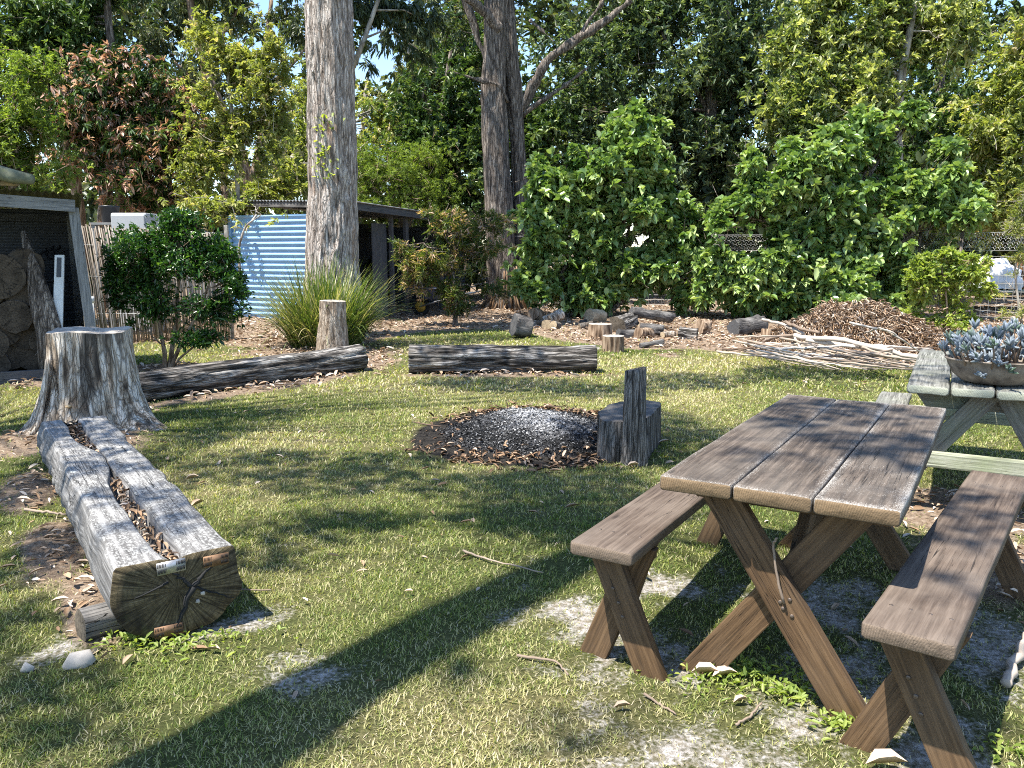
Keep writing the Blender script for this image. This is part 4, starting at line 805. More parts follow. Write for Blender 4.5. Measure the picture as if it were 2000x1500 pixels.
def woodshed():
    Y0, Y1, X0, X1, ZT = 9.5, 11.3, -8.2, -5.02, 2.06
    b = thing('woodshed', (-6.6, 10.4, 0), 'grey timber open-fronted woodshed full of firewood at the left edge', 'woodshed')
    board('fascia', b, (X0, Y0 - 0.10, ZT + 0.13), (X1, Y0 - 0.10, ZT - 0.055), 0.135, 0.035, M['shedwood'], up=(0, -1, 0)); 
    def rf(x_): return ZT + 0.075 - (x_ - X1) * 0.058
    Vr, Qr = corrug((X0, Y0 - 0.17, rf(X0)), norm(np.array([X1 + 0.1 - X0, 0, rf(X1 + 0.1) - rf(X0)])), norm(np.array([0, 1, -0.06])), X1 + 0.08 - X0, 2.2, along='y', amp=0.012); part('roof', Vr, [Qr], M['roofmoss'], b, smooth_=True)
    prism8('corner_post', b, [(-5.30, Y0 - 0.05, 0), (-4.955, Y0 - 0.05, 0)] and boxc((-4.985, Y0, 0.95), (0.055, 0, 0), (0, 0.05, 0), (-0.055, 0, 1.04)), (0, 0, 1), M['shedwood'], 0.006, up=(0, 1, 0))
    prism8('corner_post', b, boxc((X0 + 0.06, Y0, 1.05), (0.05, 0, 0), (0, 0.05, 0), (0, 0, 1.05)), (0, 0, 1), M['shedwood'], 0.006, up=(0, 1, 0))
    prism8('corner_post', b, boxc((-5.06, Y1 - 0.05, 0.98), (0.05, 0, 0), (0, 0.045, 0), (0, 0, 0.98)), (0, 0, 1), M['shedwood'], 0.006, up=(0, 1, 0))
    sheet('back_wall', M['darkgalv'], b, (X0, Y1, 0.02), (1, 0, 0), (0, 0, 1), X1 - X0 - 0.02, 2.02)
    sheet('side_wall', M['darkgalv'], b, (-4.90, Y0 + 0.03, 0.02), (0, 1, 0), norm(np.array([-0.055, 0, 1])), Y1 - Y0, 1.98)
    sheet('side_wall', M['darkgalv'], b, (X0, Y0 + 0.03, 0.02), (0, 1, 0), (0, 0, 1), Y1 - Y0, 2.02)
    prism8('sill_board', b, boxc((-6.6, Y0 - 0.02, 0.075), (1.6, 0, 0), (0, 0.03, 0), (0, 0, 0.075)), (1, 0, 0), M['darkwood'], 0.006)
    prism8('top_rail', b, boxc((-6.6, Y1 - 0.05, 1.93), (1.55, 0, 0), (0, 0.025, 0), (0, 0, 0.05)), (1, 0, 0), M['darkwood'], 0.004)
    ang = R(28.6); cn = Vector((-5.0, 9.5, 0)); rm = Matrix.Rotation(ang, 4, 'Z'); b.location = cn + rm @ (b.location - cn); b.rotation_euler = (0, 0, ang)
    fd, inw = np.array([-math.cos(ang), -math.sin(ang), 0]), np.array([-math.sin(ang), math.cos(ang), 0])
    def FY(u, dep=0.0):                                                  # distance of the open front (moved in by dep) along a line of sight
        a_ = (u - 1000) / F; o_ = np.array(cn) + inw * dep; t_ = (o_[0] - a_ * o_[1]) / (a_ * fd[1] - fd[0]); return o_[1] + t_ * fd[1]
    rng = np.random.default_rng(3); q = 0
    spots = [(-2, 540, 50), (48, 520, 38), (42, 563, 40), (2, 585, 42), (28, 618, 36), (62, 610, 32), (5, 645, 36), (48, 652, 36), (20, 690, 36), (62, 694, 34), (-14, 618, 32), (-30, 560, 44), (-18, 672, 36), (-10, 712, 30), (-40, 700, 40), (85, 668, 28), (92, 706, 28), (-45, 640, 44)]
    for (u, v, r_) in spots:
        Yf = FY(u, 0.30 + rng.uniform(0, 0.15)); c0 = D(u, v, Yf); rr = r_ / F * Yf * 0.88; c0[2] = max(c0[2], rr * 0.75 + 0.02)
        log('firewood_log', c0, c0 + inw * rng.uniform(0.7, 1.0) + np.array([rng.uniform(-0.06, 0.06), 0, rng.uniform(-0.03, 0.05)]), rr, rr * rng.uniform(0.9, 1.05), [M['darkbark'], M['shaded_end']], 'round grey firewood log stacked end-on inside the left woodshed', 'firewood log', 100 + q, 'firewood logs stacked inside the woodshed', amp=0.012, m=10, n=20); q += 1
    # slab of trunk leaning against the stack
    p0, p1 = D(98, 655, FY(98, 0.12)), D(45, 452, FY(45, 0.5)); p0[2] = max(p0[2], 0.45)
    s_ = Soup(); s_.tube([p0 - ZU * 0.4, p0, (p0 * 2 + p1) / 3, (p0 + p1 * 2) / 3, p1], [0.17, 0.15, 0.13, 0.085, 0.03], 22, lambda s, th, p_: 0.02 * nz(p_ * (14, 14, 3), 6), squash=0.55)
    tag(s_.solo('leaning_slab', M['darkbark'], p0 * (1, 1, 0)), 'forked grey slab of trunk leaning on the firewood behind the white board', 'timber slab')
    a_, c_ = D(111, 628, FY(111, 0.12)), D(117, 498, FY(117, 0.28)); a_[2] -= 0.12; wb = thing('white_board', a_, 'tall narrow white board with a grey cut-out leaning in the left woodshed', 'board')
    up_ = norm(c_ - a_); L = float(np.linalg.norm(c_ - a_)); prism8('panel', wb, boxc((a_ + c_) / 2, (0.057, 0, 0), np.cross(up_, (1, 0, 0)) * 0.009, up_ * L / 2), up_, M['white'], 0.003, up=(0, 1, 0))
    f_ = np.array([0, -0.014, 0]); prism8('grey_inset', wb, boxc(c_ - up_ * 0.145 + f_, (0.026, 0, 0), np.cross(up_, (1, 0, 0)) * 0.003, up_ * 0.115), up_, M['darkgalv'], 0.001, up=(0, 1, 0))
    for q, (u, v) in enumerate(((92, 497), (105, 493), (118, 492))):
        p = D(u, v, FY(u, 1.65)); s_ = Soup(); s_.tube([p + ZU * 0.08, p + (0.015, -0.03, 0.05), p + (-0.045, -0.05, 0.02), p + (-0.07, -0.05, -0.03), p + (-0.05, -0.05, -0.075), p + (0.0, -0.05, -0.085)], [0.012, 0.014, 0.014, 0.014, 0.013, 0.008], 8)
        tag(s_.solo('wall_hook', M['hook'], p), 'black iron hook on the back wall of the left woodshed', 'hook', 'iron hooks in the woodshed')
woodshed()
def lean_roof():
    b = thing('lean_to_roof', (-6.6, 8.9, 0), 'mossy end of a low lean-to roof with a round timber above the left woodshed', 'roof')
    e0, e1 = D(0, 323, 8.95), D(68, 342, 8.95); d = norm(e1 - e0)
    V, Q = corrug(e1 - d * 3.0 + ZU * 0.02, d, norm(np.array([-0.55, 0.83, 0.03])), 3.0, 1.2, along='y', amp=0.012); part('roof_sheet', V, [Q], M['roofmoss'], b, smooth_=True)
    s_ = Soup(); s_.tube([e1 - d * 3.0 - ZU * 0.085, e1 - d * 1.5 - ZU * 0.08, e1 - d * 0.25 - ZU * 0.08, e1 - d * 0.03 - ZU * 0.05], [0.09, 0.085, 0.078, 0.05], 18, lambda s, th, p_: 0.02 * nz(p_ * 12, 4)); s_.part('edge_beam', M['roofmoss'], b)
    r1 = D(34, 354, 9.05); s_ = Soup(); s_.tube([r1 - (3.0, 0, -0.06), r1 - (1.4, 0, -0.03), r1], [0.055, 0.055, 0.052], 16); s_.part('rafter_pole', M['pale_end'], b)
    s_ = Soup(); s_.tube([(-8.0, 9.0, -0.1), (-8.0, 9.0, 2.4)], [0.07, 0.07], 14); s_.part('post', M['shedwood'], b)
    s_ = Soup(); s_.tube([(-8.0, 10.0, -0.1), (-8.0, 10.0, 2.45)], [0.07, 0.07], 14); s_.part('post', M['shedwood'], b)
lean_roof()
def blue_shed():
    C0, C1, CL = np.array([-3.5, 17.0, 0]), np.array([-1.25, 21.6, 0]), np.array([-6.25, 18.35, 0])
    b = thing('garden_shed', C0, 'blue corrugated iron shed with a dark open side and low roof behind the tall tree', 'shed')
    d = norm(CL - C0); L = float(np.linalg.norm(CL - C0)); sheet('side_wall', M['blue'], b, C0 + ZU * 0.03, d, ZU, L, 2.24, pitch=0.118, amp=0.018)
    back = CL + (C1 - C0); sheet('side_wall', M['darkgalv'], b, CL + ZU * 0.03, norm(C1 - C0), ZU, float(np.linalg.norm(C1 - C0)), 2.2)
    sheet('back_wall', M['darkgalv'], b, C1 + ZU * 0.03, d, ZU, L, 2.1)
    prism8('corner_trim', b, boxc(CL + ZU * 1.13 - d * -0.02, d * 0.04, norm(C1 - C0) * 0.04, ZU * 1.13), (0, 0, 1), M['bluetrim'], 0.004, up=(0, 1, 0))
    def z_(p): return 2.50 - 0.035 * float((p - C0) @ norm(C1 - C0)) + 0.03 * float((p - C0) @ d)
    f = norm(C1 - C0); a = C0 - f * 0.10 - d * 0.35; a = a + ZU * z_(a); c = C1 + f * 0.3 - d * 0.35; c = c + ZU * z_(c); e = CL - f * 0.10 + d * 0.2; e = e + ZU * z_(e)
    V, Q = corrug(a, norm(e - a), norm(c - a), float(np.linalg.norm(e - a)), float(np.linalg.norm(c - a)), along='y', amp=0.016, pitch=0.09); part('roof', V, [Q], M['galv'], b, smooth_=True)
    board('fascia', b, a - ZU * 0.09 + d * 0.06, c - ZU * 0.09 + d * 0.06, 0.14, 0.035, M['darkwood'], up=tuple(-d)); board('eave_beam', b, a - ZU * 0.075 + f * 0.05 + d * 0.3, e - ZU * 0.075 + f * 0.05, 0.10, 0.05, M['redwood'], up=tuple(f))
    for s_, wd in ((1.75, 0.035), (2.35, 0.05), (3.9, 0.05)):
        p = C0 + f * s_; prism8('post', b, boxc(p + ZU * 1.15, f * wd, d * 0.045, ZU * 1.17), (0, 0, 1), M['darkwood'], 0.004, up=(0, 1, 0))
    p = C0 + f * 1.42 + d * 0.1; prism8('door_board', b, boxc(p + ZU * 1.05, f * 0.27, d * 0.015, ZU * 1.05), (0, 0, 1), M['darkwood'], 0.003, up=tuple(d))
    p = C0 + f * 0.55 + d * 0.6; prism8('inner_post', b, boxc(p + ZU * 1.1, f * 0.04, d * 0.04, ZU * 1.1), (0, 0, 1), M['darkwood'], 0.003, up=(0, 1, 0))
    # wheelbarrow parked by the post
    wp = D(822, 592, 18.9) * (1, 1, 0); wb = thing('wheelbarrow', wp, 'dark wheelbarrow with a yellow wheel hub beside the open side of the blue shed', 'wheelbarrow')
    ax = norm(np.array([0.25, 1, 0])); fw = np.array([ax[1], -ax[0], 0]); th = np.linspace(0, 2 * np.pi, 29)[:-1]; cw = wp + ZU * 0.22
    ringp = np.array([cw + 0.17 * (fw * math.cos(q) + ZU * math.sin(q)) for q in np.linspace(0, 2 * np.pi, 33)]); s_ = Soup(); s_.tube(ringp, 0.05, 10, caps=False); s_.part('tyre', M['rubber'], wb, True)
    s_ = Soup(); s_.tube([cw - ax * 0.045, cw + ax * 0.045], 0.125, 20); s_.part('hub', M['hub'], wb)
    tr = [cw + fw * q[0] + ax * q[1] + ZU * q[2] for q in ((0.05, -0.16, 0.18), (0.65, -0.16, 0.16), (0.65, 0.16, 0.16), (0.05, 0.16, 0.18), (-0.2, -0.3, 0.46), (0.85, -0.3, 0.42), (0.85, 0.3, 0.42), (-0.2, 0.3, 0.46))]; prism8('tray', wb, tr, fw, M['barrow'], 0.02)
    for sg in (-1, 1):
        s_ = Soup(); s_.tube([cw + ax * sg * 0.06, cw + fw * 0.4 + ax * sg * 0.2 + ZU * 0.12, cw + fw * 1.35 + ax * sg * 0.28 + ZU * 0.36], 0.018, 8); s_.part('handle', M['steel'], wb)
        s_ = Soup(); s_.tube([cw + fw * 0.75 + ax * sg * 0.22 + ZU * 0.18, cw + fw * 0.8 + ax * sg * 0.24 - ZU * 0.22], 0.016, 8); s_.part('leg', M['steel'], wb)
blue_shed()
def yard_bits():
    rng = np.random.default_rng(6)
    b = thing('reed_screen', (-6.0, 13.4, 0), 'weathered reed screen fence beside the woodshed', 'reed fence'); s_ = Soup(); x0, x1 = -7.05, -4.75
    for x_ in np.arange(x0, x1, 0.019):
        t_ = (x_ - x0) / (x1 - x0); y_ = 13.2 + t_ * 0.35 + rng.normal(0, 0.012); h = 1.9 - 0.12 * t_ + rng.normal(0, 0.03); le = 0.10 * (1 - t_); s_.tube([(x_ + le, y_, 0.0), (x_ + le * 0.5 + rng.normal(0, 0.006), y_ + rng.normal(0, 0.008), h * 0.5), (x_ - 0.05 + rng.normal(0, 0.008), y_, h)], 0.0085, 5, a=np.clip(rng.normal(0.52, 0.22), 0, 1))
    s_.part('reed_panel', M['reed'], b)
    for z_ in (0.5, 1.1, 1.6):
        s_ = Soup(); s_.tube([(x0, 13.18, z_), (x1, 13.53, z_ - 0.05)], 0.004, 5); s_.part('tie_wire', M['wire'], b)
    for x_ in (x0 + 0.02, -5.9, x1): prism8('post', b, boxc((x_, 13.33 + 0.15 * (x_ - x0), 0.95), (0.03, 0, 0), (0, 0.03, 0), (0, 0, 0.97)), (0, 0, 1), M['palebark'], 0.003, up=(0, 1, 0))
    s_ = Soup(); p = D(181, 640, 12.6) * (1, 1, 0); s_.tube([p - ZU * 0.02, p + ZU * 0.78], 0.045, 16); s_.tube([p + ZU * 0.70, p + ZU * 0.80], 0.056, 16); tag(s_.solo('pipe', M['white'], p, True), 'short white plastic pipe standing at the edge of the reed screen', 'pipe')
    c = D(278, 600, 14.6) * (1, 1, 0); cb = thing('cabinet', c, 'tall pale grey metal cabinet standing behind the dark round shrub', 'cabinet')
    top = D(278, 417, 14.6)[2]; prism8('body', cb, boxc(c + ZU * top / 2, (0.31, 0, 0), (0, 0.28, 0), (0, 0, top / 2)), (0, 0, 1), M['offwhite'], 0.03, up=(0, 1, 0)); prism8('door', cb, boxc(c + ZU * (top / 2 + 0.02) - (0, 0.30, 0), (0.29, 0, 0), (0, 0.016, 0), (0, 0, top / 2 - 0.06)), (0, 0, 1), M['offwhite'], 0.012, up=(0, 1, 0))
    s_ = Soup(); hp = c + (-0.24, -0.335, top * 0.62); s_.tube([hp, hp + ZU * 0.4], 0.014, 8); s_.part('handle', M['steel'], cb)
    c = D(229, 600, 14.9) * (1, 1, 0); zt = D(229, 440, 14.9)[2]; st = thing('timber_stand', c, 'grey timber stand carrying the black tub behind the reed screen', 'stand')
    for sx in (-1, 1):
        for sy in (-1, 1): prism8('leg', st, boxc(c + (sx * 0.2, sy * 0.2, zt / 2), (0.035, 0, 0), (0, 0.035, 0), (0, 0, zt / 2)), (0, 0, 1), M['shedwood'], 0.004, up=(0, 1, 0))
    prism8('shelf', st, boxc(c + ZU * (zt + 0.02), (0.26, 0, 0), (0, 0.26, 0), (0, 0, 0.02)), (1, 0, 0), M['shedwood'], 0.004)
    V, Q = lathe([(0.0, 0.0), (0.135, 0.0), (0.165, 0.27), (0.178, 0.275), (0.178, 0.30), (0.16, 0.30), (0.13, 0.02), (0, 0.02)], c + ZU * (zt + 0.042), 28); o = solo('tub', V, [Q], M['black'], c + ZU * (zt + 0.042), smooth_=True); tag(o, 'black plastic tub standing above the reed screen beside the pale cabinet', 'tub')
    c = D(427, 600, 18.7) * (1, 1, 0); zr = D(427, 455, 18.7)[2]; pn = thing('aviary', c, 'small grey pen with a white flat roof between the round shrub and the blue shed', 'animal pen')
    sheet('wall', M['galv'], pn, c + (-0.7, 0, 0.02), (1, 0, 0), (0, 0, 1), 1.25, zr - 0.05, along='y'); sheet('wall', M['galv'], pn, c + (-0.7, 0, 0.02), (0, 1, 0), (0, 0, 1), 1.2, zr - 0.05, along='y')
    V, Q = corrug(c + (-0.78, -0.15, zr + 0.06), norm(np.array([1, 0, -0.10])), (0, 1, 0), 1.5, 1.5, along='y', amp=0.012); part('roof', V, [Q], M['white'], pn, smooth_=True)
    for x_ in (-0.68, 0.56): prism8('post', pn, boxc(c + (x_, 0.05, zr / 2), (0.035, 0, 0), (0, 0.035, 0), (0, 0, zr / 2)), (0, 0, 1), M['shedwood'], 0.004, up=(0, 1, 0))
yard_bits()
def wire_fence():
    b = thing('wire_fence', (9.3, 17.5, 0), 'wire netting fence with hexagonal mesh on top behind the hedges and the lime shrub', 'wire fence')
    runs = [((10.6, 15.2), (9.05, 18.2)), ((9.05, 18.2), (4.0, 20.3)), ((4.0, 20.3), (-0.6, 21.6))]
    for q, (a_, c_) in enumerate(runs):
        a_, c_ = np.array([*a_, 0.0]), np.array([*c_, 0.0]); d = norm(c_ - a_); L = float(np.linalg.norm(c_ - a_)); s_ = Soup(); r_ = 0.0042
        for z_ in (0.05, 0.17, 0.29, 0.41, 0.55, 0.70, 0.86, 1.02, 1.2, 1.40, 1.52, 1.88): s_.tube([a_ + ZU * z_, (a_ + c_) / 2 + ZU * (z_ - 0.012), c_ + ZU * z_], r_, 4, caps=False)
        for x_ in np.arange(0.1, L, 0.16): s_.tube([a_ + d * x_ + ZU * 0.04, a_ + d * x_ + ZU * 1.40], r_ * 0.8, 4, caps=False)
        s_.part('mesh_panel', M['wire'], b)
        if q < 2:
            s_ = Soup(); cw, chh = 0.105, 0.09
            for row in range(4):
                z0 = 1.52 + row * chh
                for k_ in range(int(L / cw)):
                    x0 = k_ * cw + (cw / 2 if row % 2 else 0); P_ = lambda x_, z_: a_ + d * x_ + ZU * z_
                    s_.tube([P_(x0, z0), P_(x0 + cw * 0.25, z0 + chh * 0.5), P_(x0 + cw * 0.75, z0 + chh * 0.5), P_(x0 + cw, z0)], r_ * 0.9, 3, caps=False); s_.tube([P_(x0 + cw * 0.25, z0 + chh * 0.5), P_(x0, z0 + chh)], r_ * 0.9, 3, caps=False); s_.tube([P_(x0 + cw * 0.75, z0 + chh * 0.5), P_(x0 + cw, z0 + chh)], r_ * 0.9, 3, caps=False)
            s_.part('hex_netting', M['wire'], b)
        for x_ in np.arange(0, L, 2.4): s_ = Soup(); p = a_ + d * x_; s_.tube([p - ZU * 0.1, p + ZU * 1.92], 0.035, 10, lambda s, th, p_: 0.006 * nz(p_ * 9)); s_.part('post', M['darkbark'], b)
wire_fence()
def junk():
    c = D(1935, 555, 21.0); c[2] = 0; s_ = Soup(); rng = np.random.default_rng(3); n_, m_ = 46, 24
    th = np.linspace(0, 2 * np.pi, n_, endpoint=False); V = []
    for q in np.linspace(0, 1, m_):
        r_ = 0.62 * math.sqrt(max(0.0, 1 - q ** 2.4)) + 0.01; V.append(np.stack([c[0] + np.cos(th) * r_ * 1.15, c[1] + np.sin(th) * r_, np.full(n_, 0.55 + q * 0.78)], 1))
    V = np.vstack(V); d_ = V - (c + ZU * 0.8); V += norm(d_) * (0.10 * nz(V * 4, 5) + 0.04 * nz(V * 11, 6))[:, None]; i_ = np.arange(m_ - 1)[:, None] * n_; j = np.arange(n_)[None]; kk = (j + 1) % n_
    o = solo('covered_heap', V, [np.stack([i_ + j, i_ + kk, i_ + n_ + kk, i_ + n_ + j], -1).reshape(-1, 4)], M['sack'], c, smooth_=True); tag(o, 'white sheeted heap seen through the wire fence at the right edge', 'heap')
    b = thing('low_platform', c, 'low grey timber platform under the white heap beyond the wire fence', 'platform')
    for q in range(5): board('plank', b, c + (-1.3, -0.7 + q * 0.33, 0.50), c + (1.6, -0.7 + q * 0.33, 0.50), 0.30, 0.05, M['oldbeam'])
    for x_ in (-1.1, 1.4):
        for y_ in (-0.6, 0.5): prism8('leg', b, boxc(c + (x_, y_, 0.235), (0.06, 0, 0), (0, 0.06, 0), (0, 0, 0.235)), (0, 0, 1), M['darkwood'], 0.005, up=(0, 1, 0))
    for q, (dx, z0, h, lb) in enumerate(((0.86, 0.98, 0.38, 'upper rusty drum beside the white heap beyond the wire fence'), (0.95, 0.53, 0.44, 'lower rusty drum standing on the platform beyond the wire fence'))):
        V, Q = lathe([(0.0, 0), (0.26, 0), (0.27, 0.02), (0.262, h * 0.33), (0.272, h * 0.36), (0.262, h * 0.39), (0.262, h * 0.66), (0.272, h * 0.69), (0.262, h * 0.72), (0.27, h - 0.01), (0.25, h), (0.24, h - 0.02), (0, h - 0.02)], c + (dx, -0.1, z0), 26); o = solo('drum', V, [Q], M['rustbox'], c + (dx, -0.1, z0), smooth_=True); tag(o, lb, 'drum')
junk()

# ------------------------------------------------------------------ firewood, sticks and the brush pile
def woodpile():
    q = 200
    def chunk(u0, v0, u1, v1, r, mats, label, dy=0.0, amp=0.012, squash=1.0, r1=None, group=None, z0=None):
        """short log between two image points, lying on the ground below them"""
        nonlocal q
        r *= 1.5; r1 = r1 * 1.5 if r1 else None
        Yb = G((u0 + u1) / 2, max(v0, v1) + r * F / 14.0 * 0.9)[1]
        a, c = D(u0, v0, Yb), D(u1, v1, Yb + dy); lo = min(a[2], c[2]); sh = (r * 0.85 if z0 is None else z0) - lo
        a[2] += sh; c[2] += sh; log('firewood_chunk', a, c, r, r1 or r, mats, label, 'firewood', q, group, amp=amp, m=14, n=22, freq=(5, 16)); q += 1
    DK, GY, BR, PALE = [M['redwood'], M['darkwood']], [M['log'], M['log_end']], [M['brownbark'], M['pale_end']], [M['stump'], M['pale_end']]
    chunk(1003, 634, 1034, 640, 0.125, DK, 'rounded charred log chunk at the left end of the firewood heap', 0.1, 0.03)
    chunk(1041, 612, 1052, 614, 0.09, [M['brownbark'], M['brownbark']], 'small orange-brown block behind the charred chunk', 0.25, 0.02)
    chunk(1060, 628, 1098, 612, 0.075, PALE, 'pale split log leaning up under the small sapling', 0.2, 0.015)
    chunk(1045, 634, 1075, 618, 0.035, PALE, 'thin pale stick of firewood left of the pale split log', -0.1)
    chunk(1066, 634, 1072, 633, 0.06, BR, 'short brown block below the pale split log', 0.2)
    chunk(1080, 636, 1090, 637, 0.055, PALE, 'short pale block below the pale split log', 0.2)
    chunk(1150, 616, 1176, 618, 0.10, [M['pale_end'], M['pale_end']], 'bright freshly cut block in front of the left hedge', 0.25, 0.015)
    chunk(1132, 638, 1158, 630, 0.04, PALE, 'pale flat offcut lying behind the wider log round', 0.05)
    chunk(1134, 628, 1150, 627, 0.035, DK, 'thin dark offcut behind the wider log round', 0.1)
    chunk(1206, 634, 1236, 622, 0.115, GY, 'thick gnarled grey log with a hollow end in the middle of the heap', 0.5, 0.04, r1=0.085)
    chunk(1232, 622, 1312, 634, 0.075, DK, 'long dark branch log lying across the top of the heap', 0.2, 0.03, r1=0.045, z0=0.22)
    chunk(1250, 640, 1296, 645, 0.075, DK, 'dark forked root log at the front of the heap', -0.1, 0.035, r1=0.05)
    chunk(1268, 622, 1316, 628, 0.045, GY, 'slim grey branch log at the back of the heap', 0.35, 0.015, z0=0.16)
    chunk(1206, 653, 1240, 655, 0.055, DK, 'small dark log with a cut end under the gnarled grey log', 0.15, 0.02)
    chunk(1246, 652, 1272, 655, 0.06, [M['brownbark'], M['brownbark']], 'low brown chunk at the foot of the forked root log', 0.2, 0.02)
    chunk(1294, 655, 1316, 653, 0.045, PALE, 'pale grey split block right of the forked root log', 0.1)
    chunk(1326, 648, 1362, 652, 0.075, GY, 'short grey log with a dark right end on the mulch', -0.1, 0.03)
    chunk(1366, 638, 1382, 641, 0.085, [M['brownbark'], M['brownbark']], 'brown lump of rotten wood right of the firewood heap', 0.1, 0.035)
    chunk(1432, 640, 1486, 634, 0.10, DK, 'charred black log behind the left end of the sticks', 0.3, 0.04, r1=0.12)
    b = D(1497, 652, 12.9) * (1, 1, 0); s_ = Soup(); s_.tube([b - ZU * 0.03, b + ZU * 0.12, b + ZU * 0.27], [0.085, 0.075, 0.07], 18, lambda s, th, p_: 0.025 * nz(p_ * (30, 30, 4), 9)); tag(s_.solo('tree_stump', M['brownbark'], b), 'small splintered brown stump at the left end of the sticks', 'tree stump')
    chunk(1250, 676, 1296, 667, 0.03, DK, 'thin black bark piece lying in front of the smaller log round', 0.1, 0.01)
woodpile()
def brush():
    rng = np.random.default_rng(21)
    ST = 'cut sticks of the brush pile'
    def stick(pts, r0, r1, tint, label, group=None, name='stick'):
        P = np.array(pts, float); t = np.linspace(0, 1, len(P)); tt = np.linspace(0, 1, 14)
        P = np.stack([np.interp(tt, t, P[:, i]) for i in range(3)], 1); P[1:-1] += rng.normal(0, r0 * 0.35, (12, 3))
        s_ = Soup(); s_.tube(P, np.linspace(r0, r1, 14), 8, lambda s, th, p_: r0 * 0.12 * nz(p_ * 18), a=tint); tag(s_.solo(name, M['twig'], P[0], True), label, 'stick', group)
    def at(u, v, z): return G(u, v, z)
    stick([at(1552, 655, 0.30), at(1660, 668, 0.30), at(1807, 702, 0.16)], 0.036, 0.030, 0.85, 'longest thick pale pole lying over the brush pile')
    stick([at(1488, 624, 0.42), at(1530, 633, 0.36), at(1568, 652, 0.30)], 0.022, 0.030, 0.75, 'bent pale branch rising at the left end of the brush pile')
    stick([at(1489, 668, 0.10), at(1520, 657, 0.22), at(1560, 654, 0.30)], 0.022, 0.028, 0.3, 'brown crooked branch under the longest pale pole')
    stick([at(1552, 660, 0.30), at(1565, 682, 0.18), at(1580, 700, 0.05)], 0.014, 0.008, 0.9, 'thin pale stick standing out to the front of the brush pile')
    stick([at(1575, 664, 0.26), at(1700, 680, 0.22), at(1800, 706, 0.10)], 0.030, 0.026, 0.95, 'second thick pale pole just below the longest one')
    stick([at(1535, 630, 0.4), at(1560, 640, 0.38), at(1600, 650, 0.36)], 0.026, 0.02, 0.25, 'dark branch stub poking out behind the bent pale branch')
    stick([at(1660, 630, 0.62), at(1740, 648, 0.58), at(1800, 690, 0.25)], 0.014, 0.008, 0.85, 'slim pale twig arching over the dry leaf heap')
    stick([at(1690, 650, 0.50), at(1720, 640, 0.62), at(1770, 668, 0.45)], 0.012, 0.007, 0.8, 'short slim twig crossing the dry leaf heap')
    for q in range(64):
        t = rng.random(); u0 = 1400 + 330 * rng.random() ** 0.9; v0 = 652 + 42 * rng.random() + (u0 - 1400) * 0.06; L_ = rng.uniform(90, 260); sl = rng.choice([rng.uniform(0.0, 0.26), rng.uniform(-0.12, 0.45)])
        u1 = min(u0 + L_, 1822); v1 = min(v0 + (u1 - u0) * sl * 0.8, 722); z = rng.uniform(0.03, 0.30)
        stick([at(u0, v0, z), at((u0 + u1) / 2, (v0 + v1) / 2 + rng.uniform(-4, 4), z + 0.03), at(u1, v1, max(0.02, z - 0.05))], rng.uniform(0.006, 0.019), rng.uniform(0.003, 0.010), np.clip(rng.normal(0.62, 0.28), 0.05, 1), 'thin dry stick lying in the brush pile at the right', ST)
    c = np.array([5.55, 12.55, 0]); n_ = 22000; a_ = rng.uniform(0, 2 * np.pi, n_); r_ = np.sqrt(rng.random(n_)); x, y = r_ * np.cos(a_) * 1.65, r_ * np.sin(a_) * 0.8
    h = 0.42 * smooth(1.02, 0.1, np.hypot((x + 0.25) / 1.5, y / 0.9)) * (1 + 0.7 * nz2(x, y, 2.2, 4)) + 0.16 * smooth(1, 0.5, r_)
    C = np.stack([c[0] + x, c[1] + y - x * 0.30, h + rng.uniform(-0.06, 0.12, n_) * rng.random(n_)], 1); Dr = rng.normal(0, 1, (n_, 3)) * (1, 1, 0.75) + np.array([0.5, -0.3, -0.25])
    V, Fc, t = leafmesh(C, Dr, rng.uniform(0.05, 0.15, n_), rng.uniform(0.004, 0.010, n_), np.clip(rng.normal(0.52, 0.24, n_), 0, 1), rng, fold=0.4, droop=0.25, up=0.6)
    gx, gy = np.meshgrid(np.linspace(-1.7, 1.7, 60), np.linspace(-0.9, 0.9, 34)); gx, gy = gx.ravel(), gy.ravel(); hh = 0.38 * smooth(1.0, 0.1, np.hypot((gx + 0.25) / 1.5, gy / 0.9)) * (1 + 0.7 * nz2(gx, gy, 2.2, 4)) + 0.05 * nz2(gx, gy, 9, 5) - 0.05
    i = (np.arange(33)[:, None] * 60 + np.arange(59)[None]).ravel(); o0 = len(V)
    V = np.vstack([V, np.stack([c[0] + gx, c[1] + gy - gx * 0.30, hh], 1)]); t = np.concatenate([t, np.full(len(gx), 0.12)])
    o = solo('dry_leaf_heap', V, [Fc[0], np.stack([i, i + 1, i + 61, i + 60], 1) + o0], M['dryleaf'], c, {'tint': t}); tag(o, 'heap of brown dead foliage behind the pale poles of the brush pile', 'leaf heap')
    # loose bits on the lawn and by the furniture
    stick([TO + TE * 0.09 + TN * 0.41 + ZU * 0.36, TO + TE * 0.085 + TN * 0.385 + ZU * 0.45, TO + TE * 0.09 + TN * 0.365 + ZU * 0.56, TO + TE * 0.085 + TN * 0.378 + ZU * 0.58], 0.0045, 0.0035, 0.35, 'thin bent twig caught against the near leg of the brown table')
    stick([G(1966, 1335, 0.015), G(1982, 1290, 0.03), G(2010, 1235, 0.03)], 0.018, 0.014, 0.7, 'pale broken branch on the ground right of the dark-seated bench')
    stick([G(905, 1075, 0.02), G(960, 1095, 0.02), G(1060, 1118, 0.02)], 0.006, 0.003, 0.5, 'thin twig lying across the long shadow on the lawn')
    stick([G(1258, 1355, 0.015), G(1320, 1395, 0.012)], 0.005, 0.003, 0.3, 'thin brown twig on the sand before the pale-seated bench')
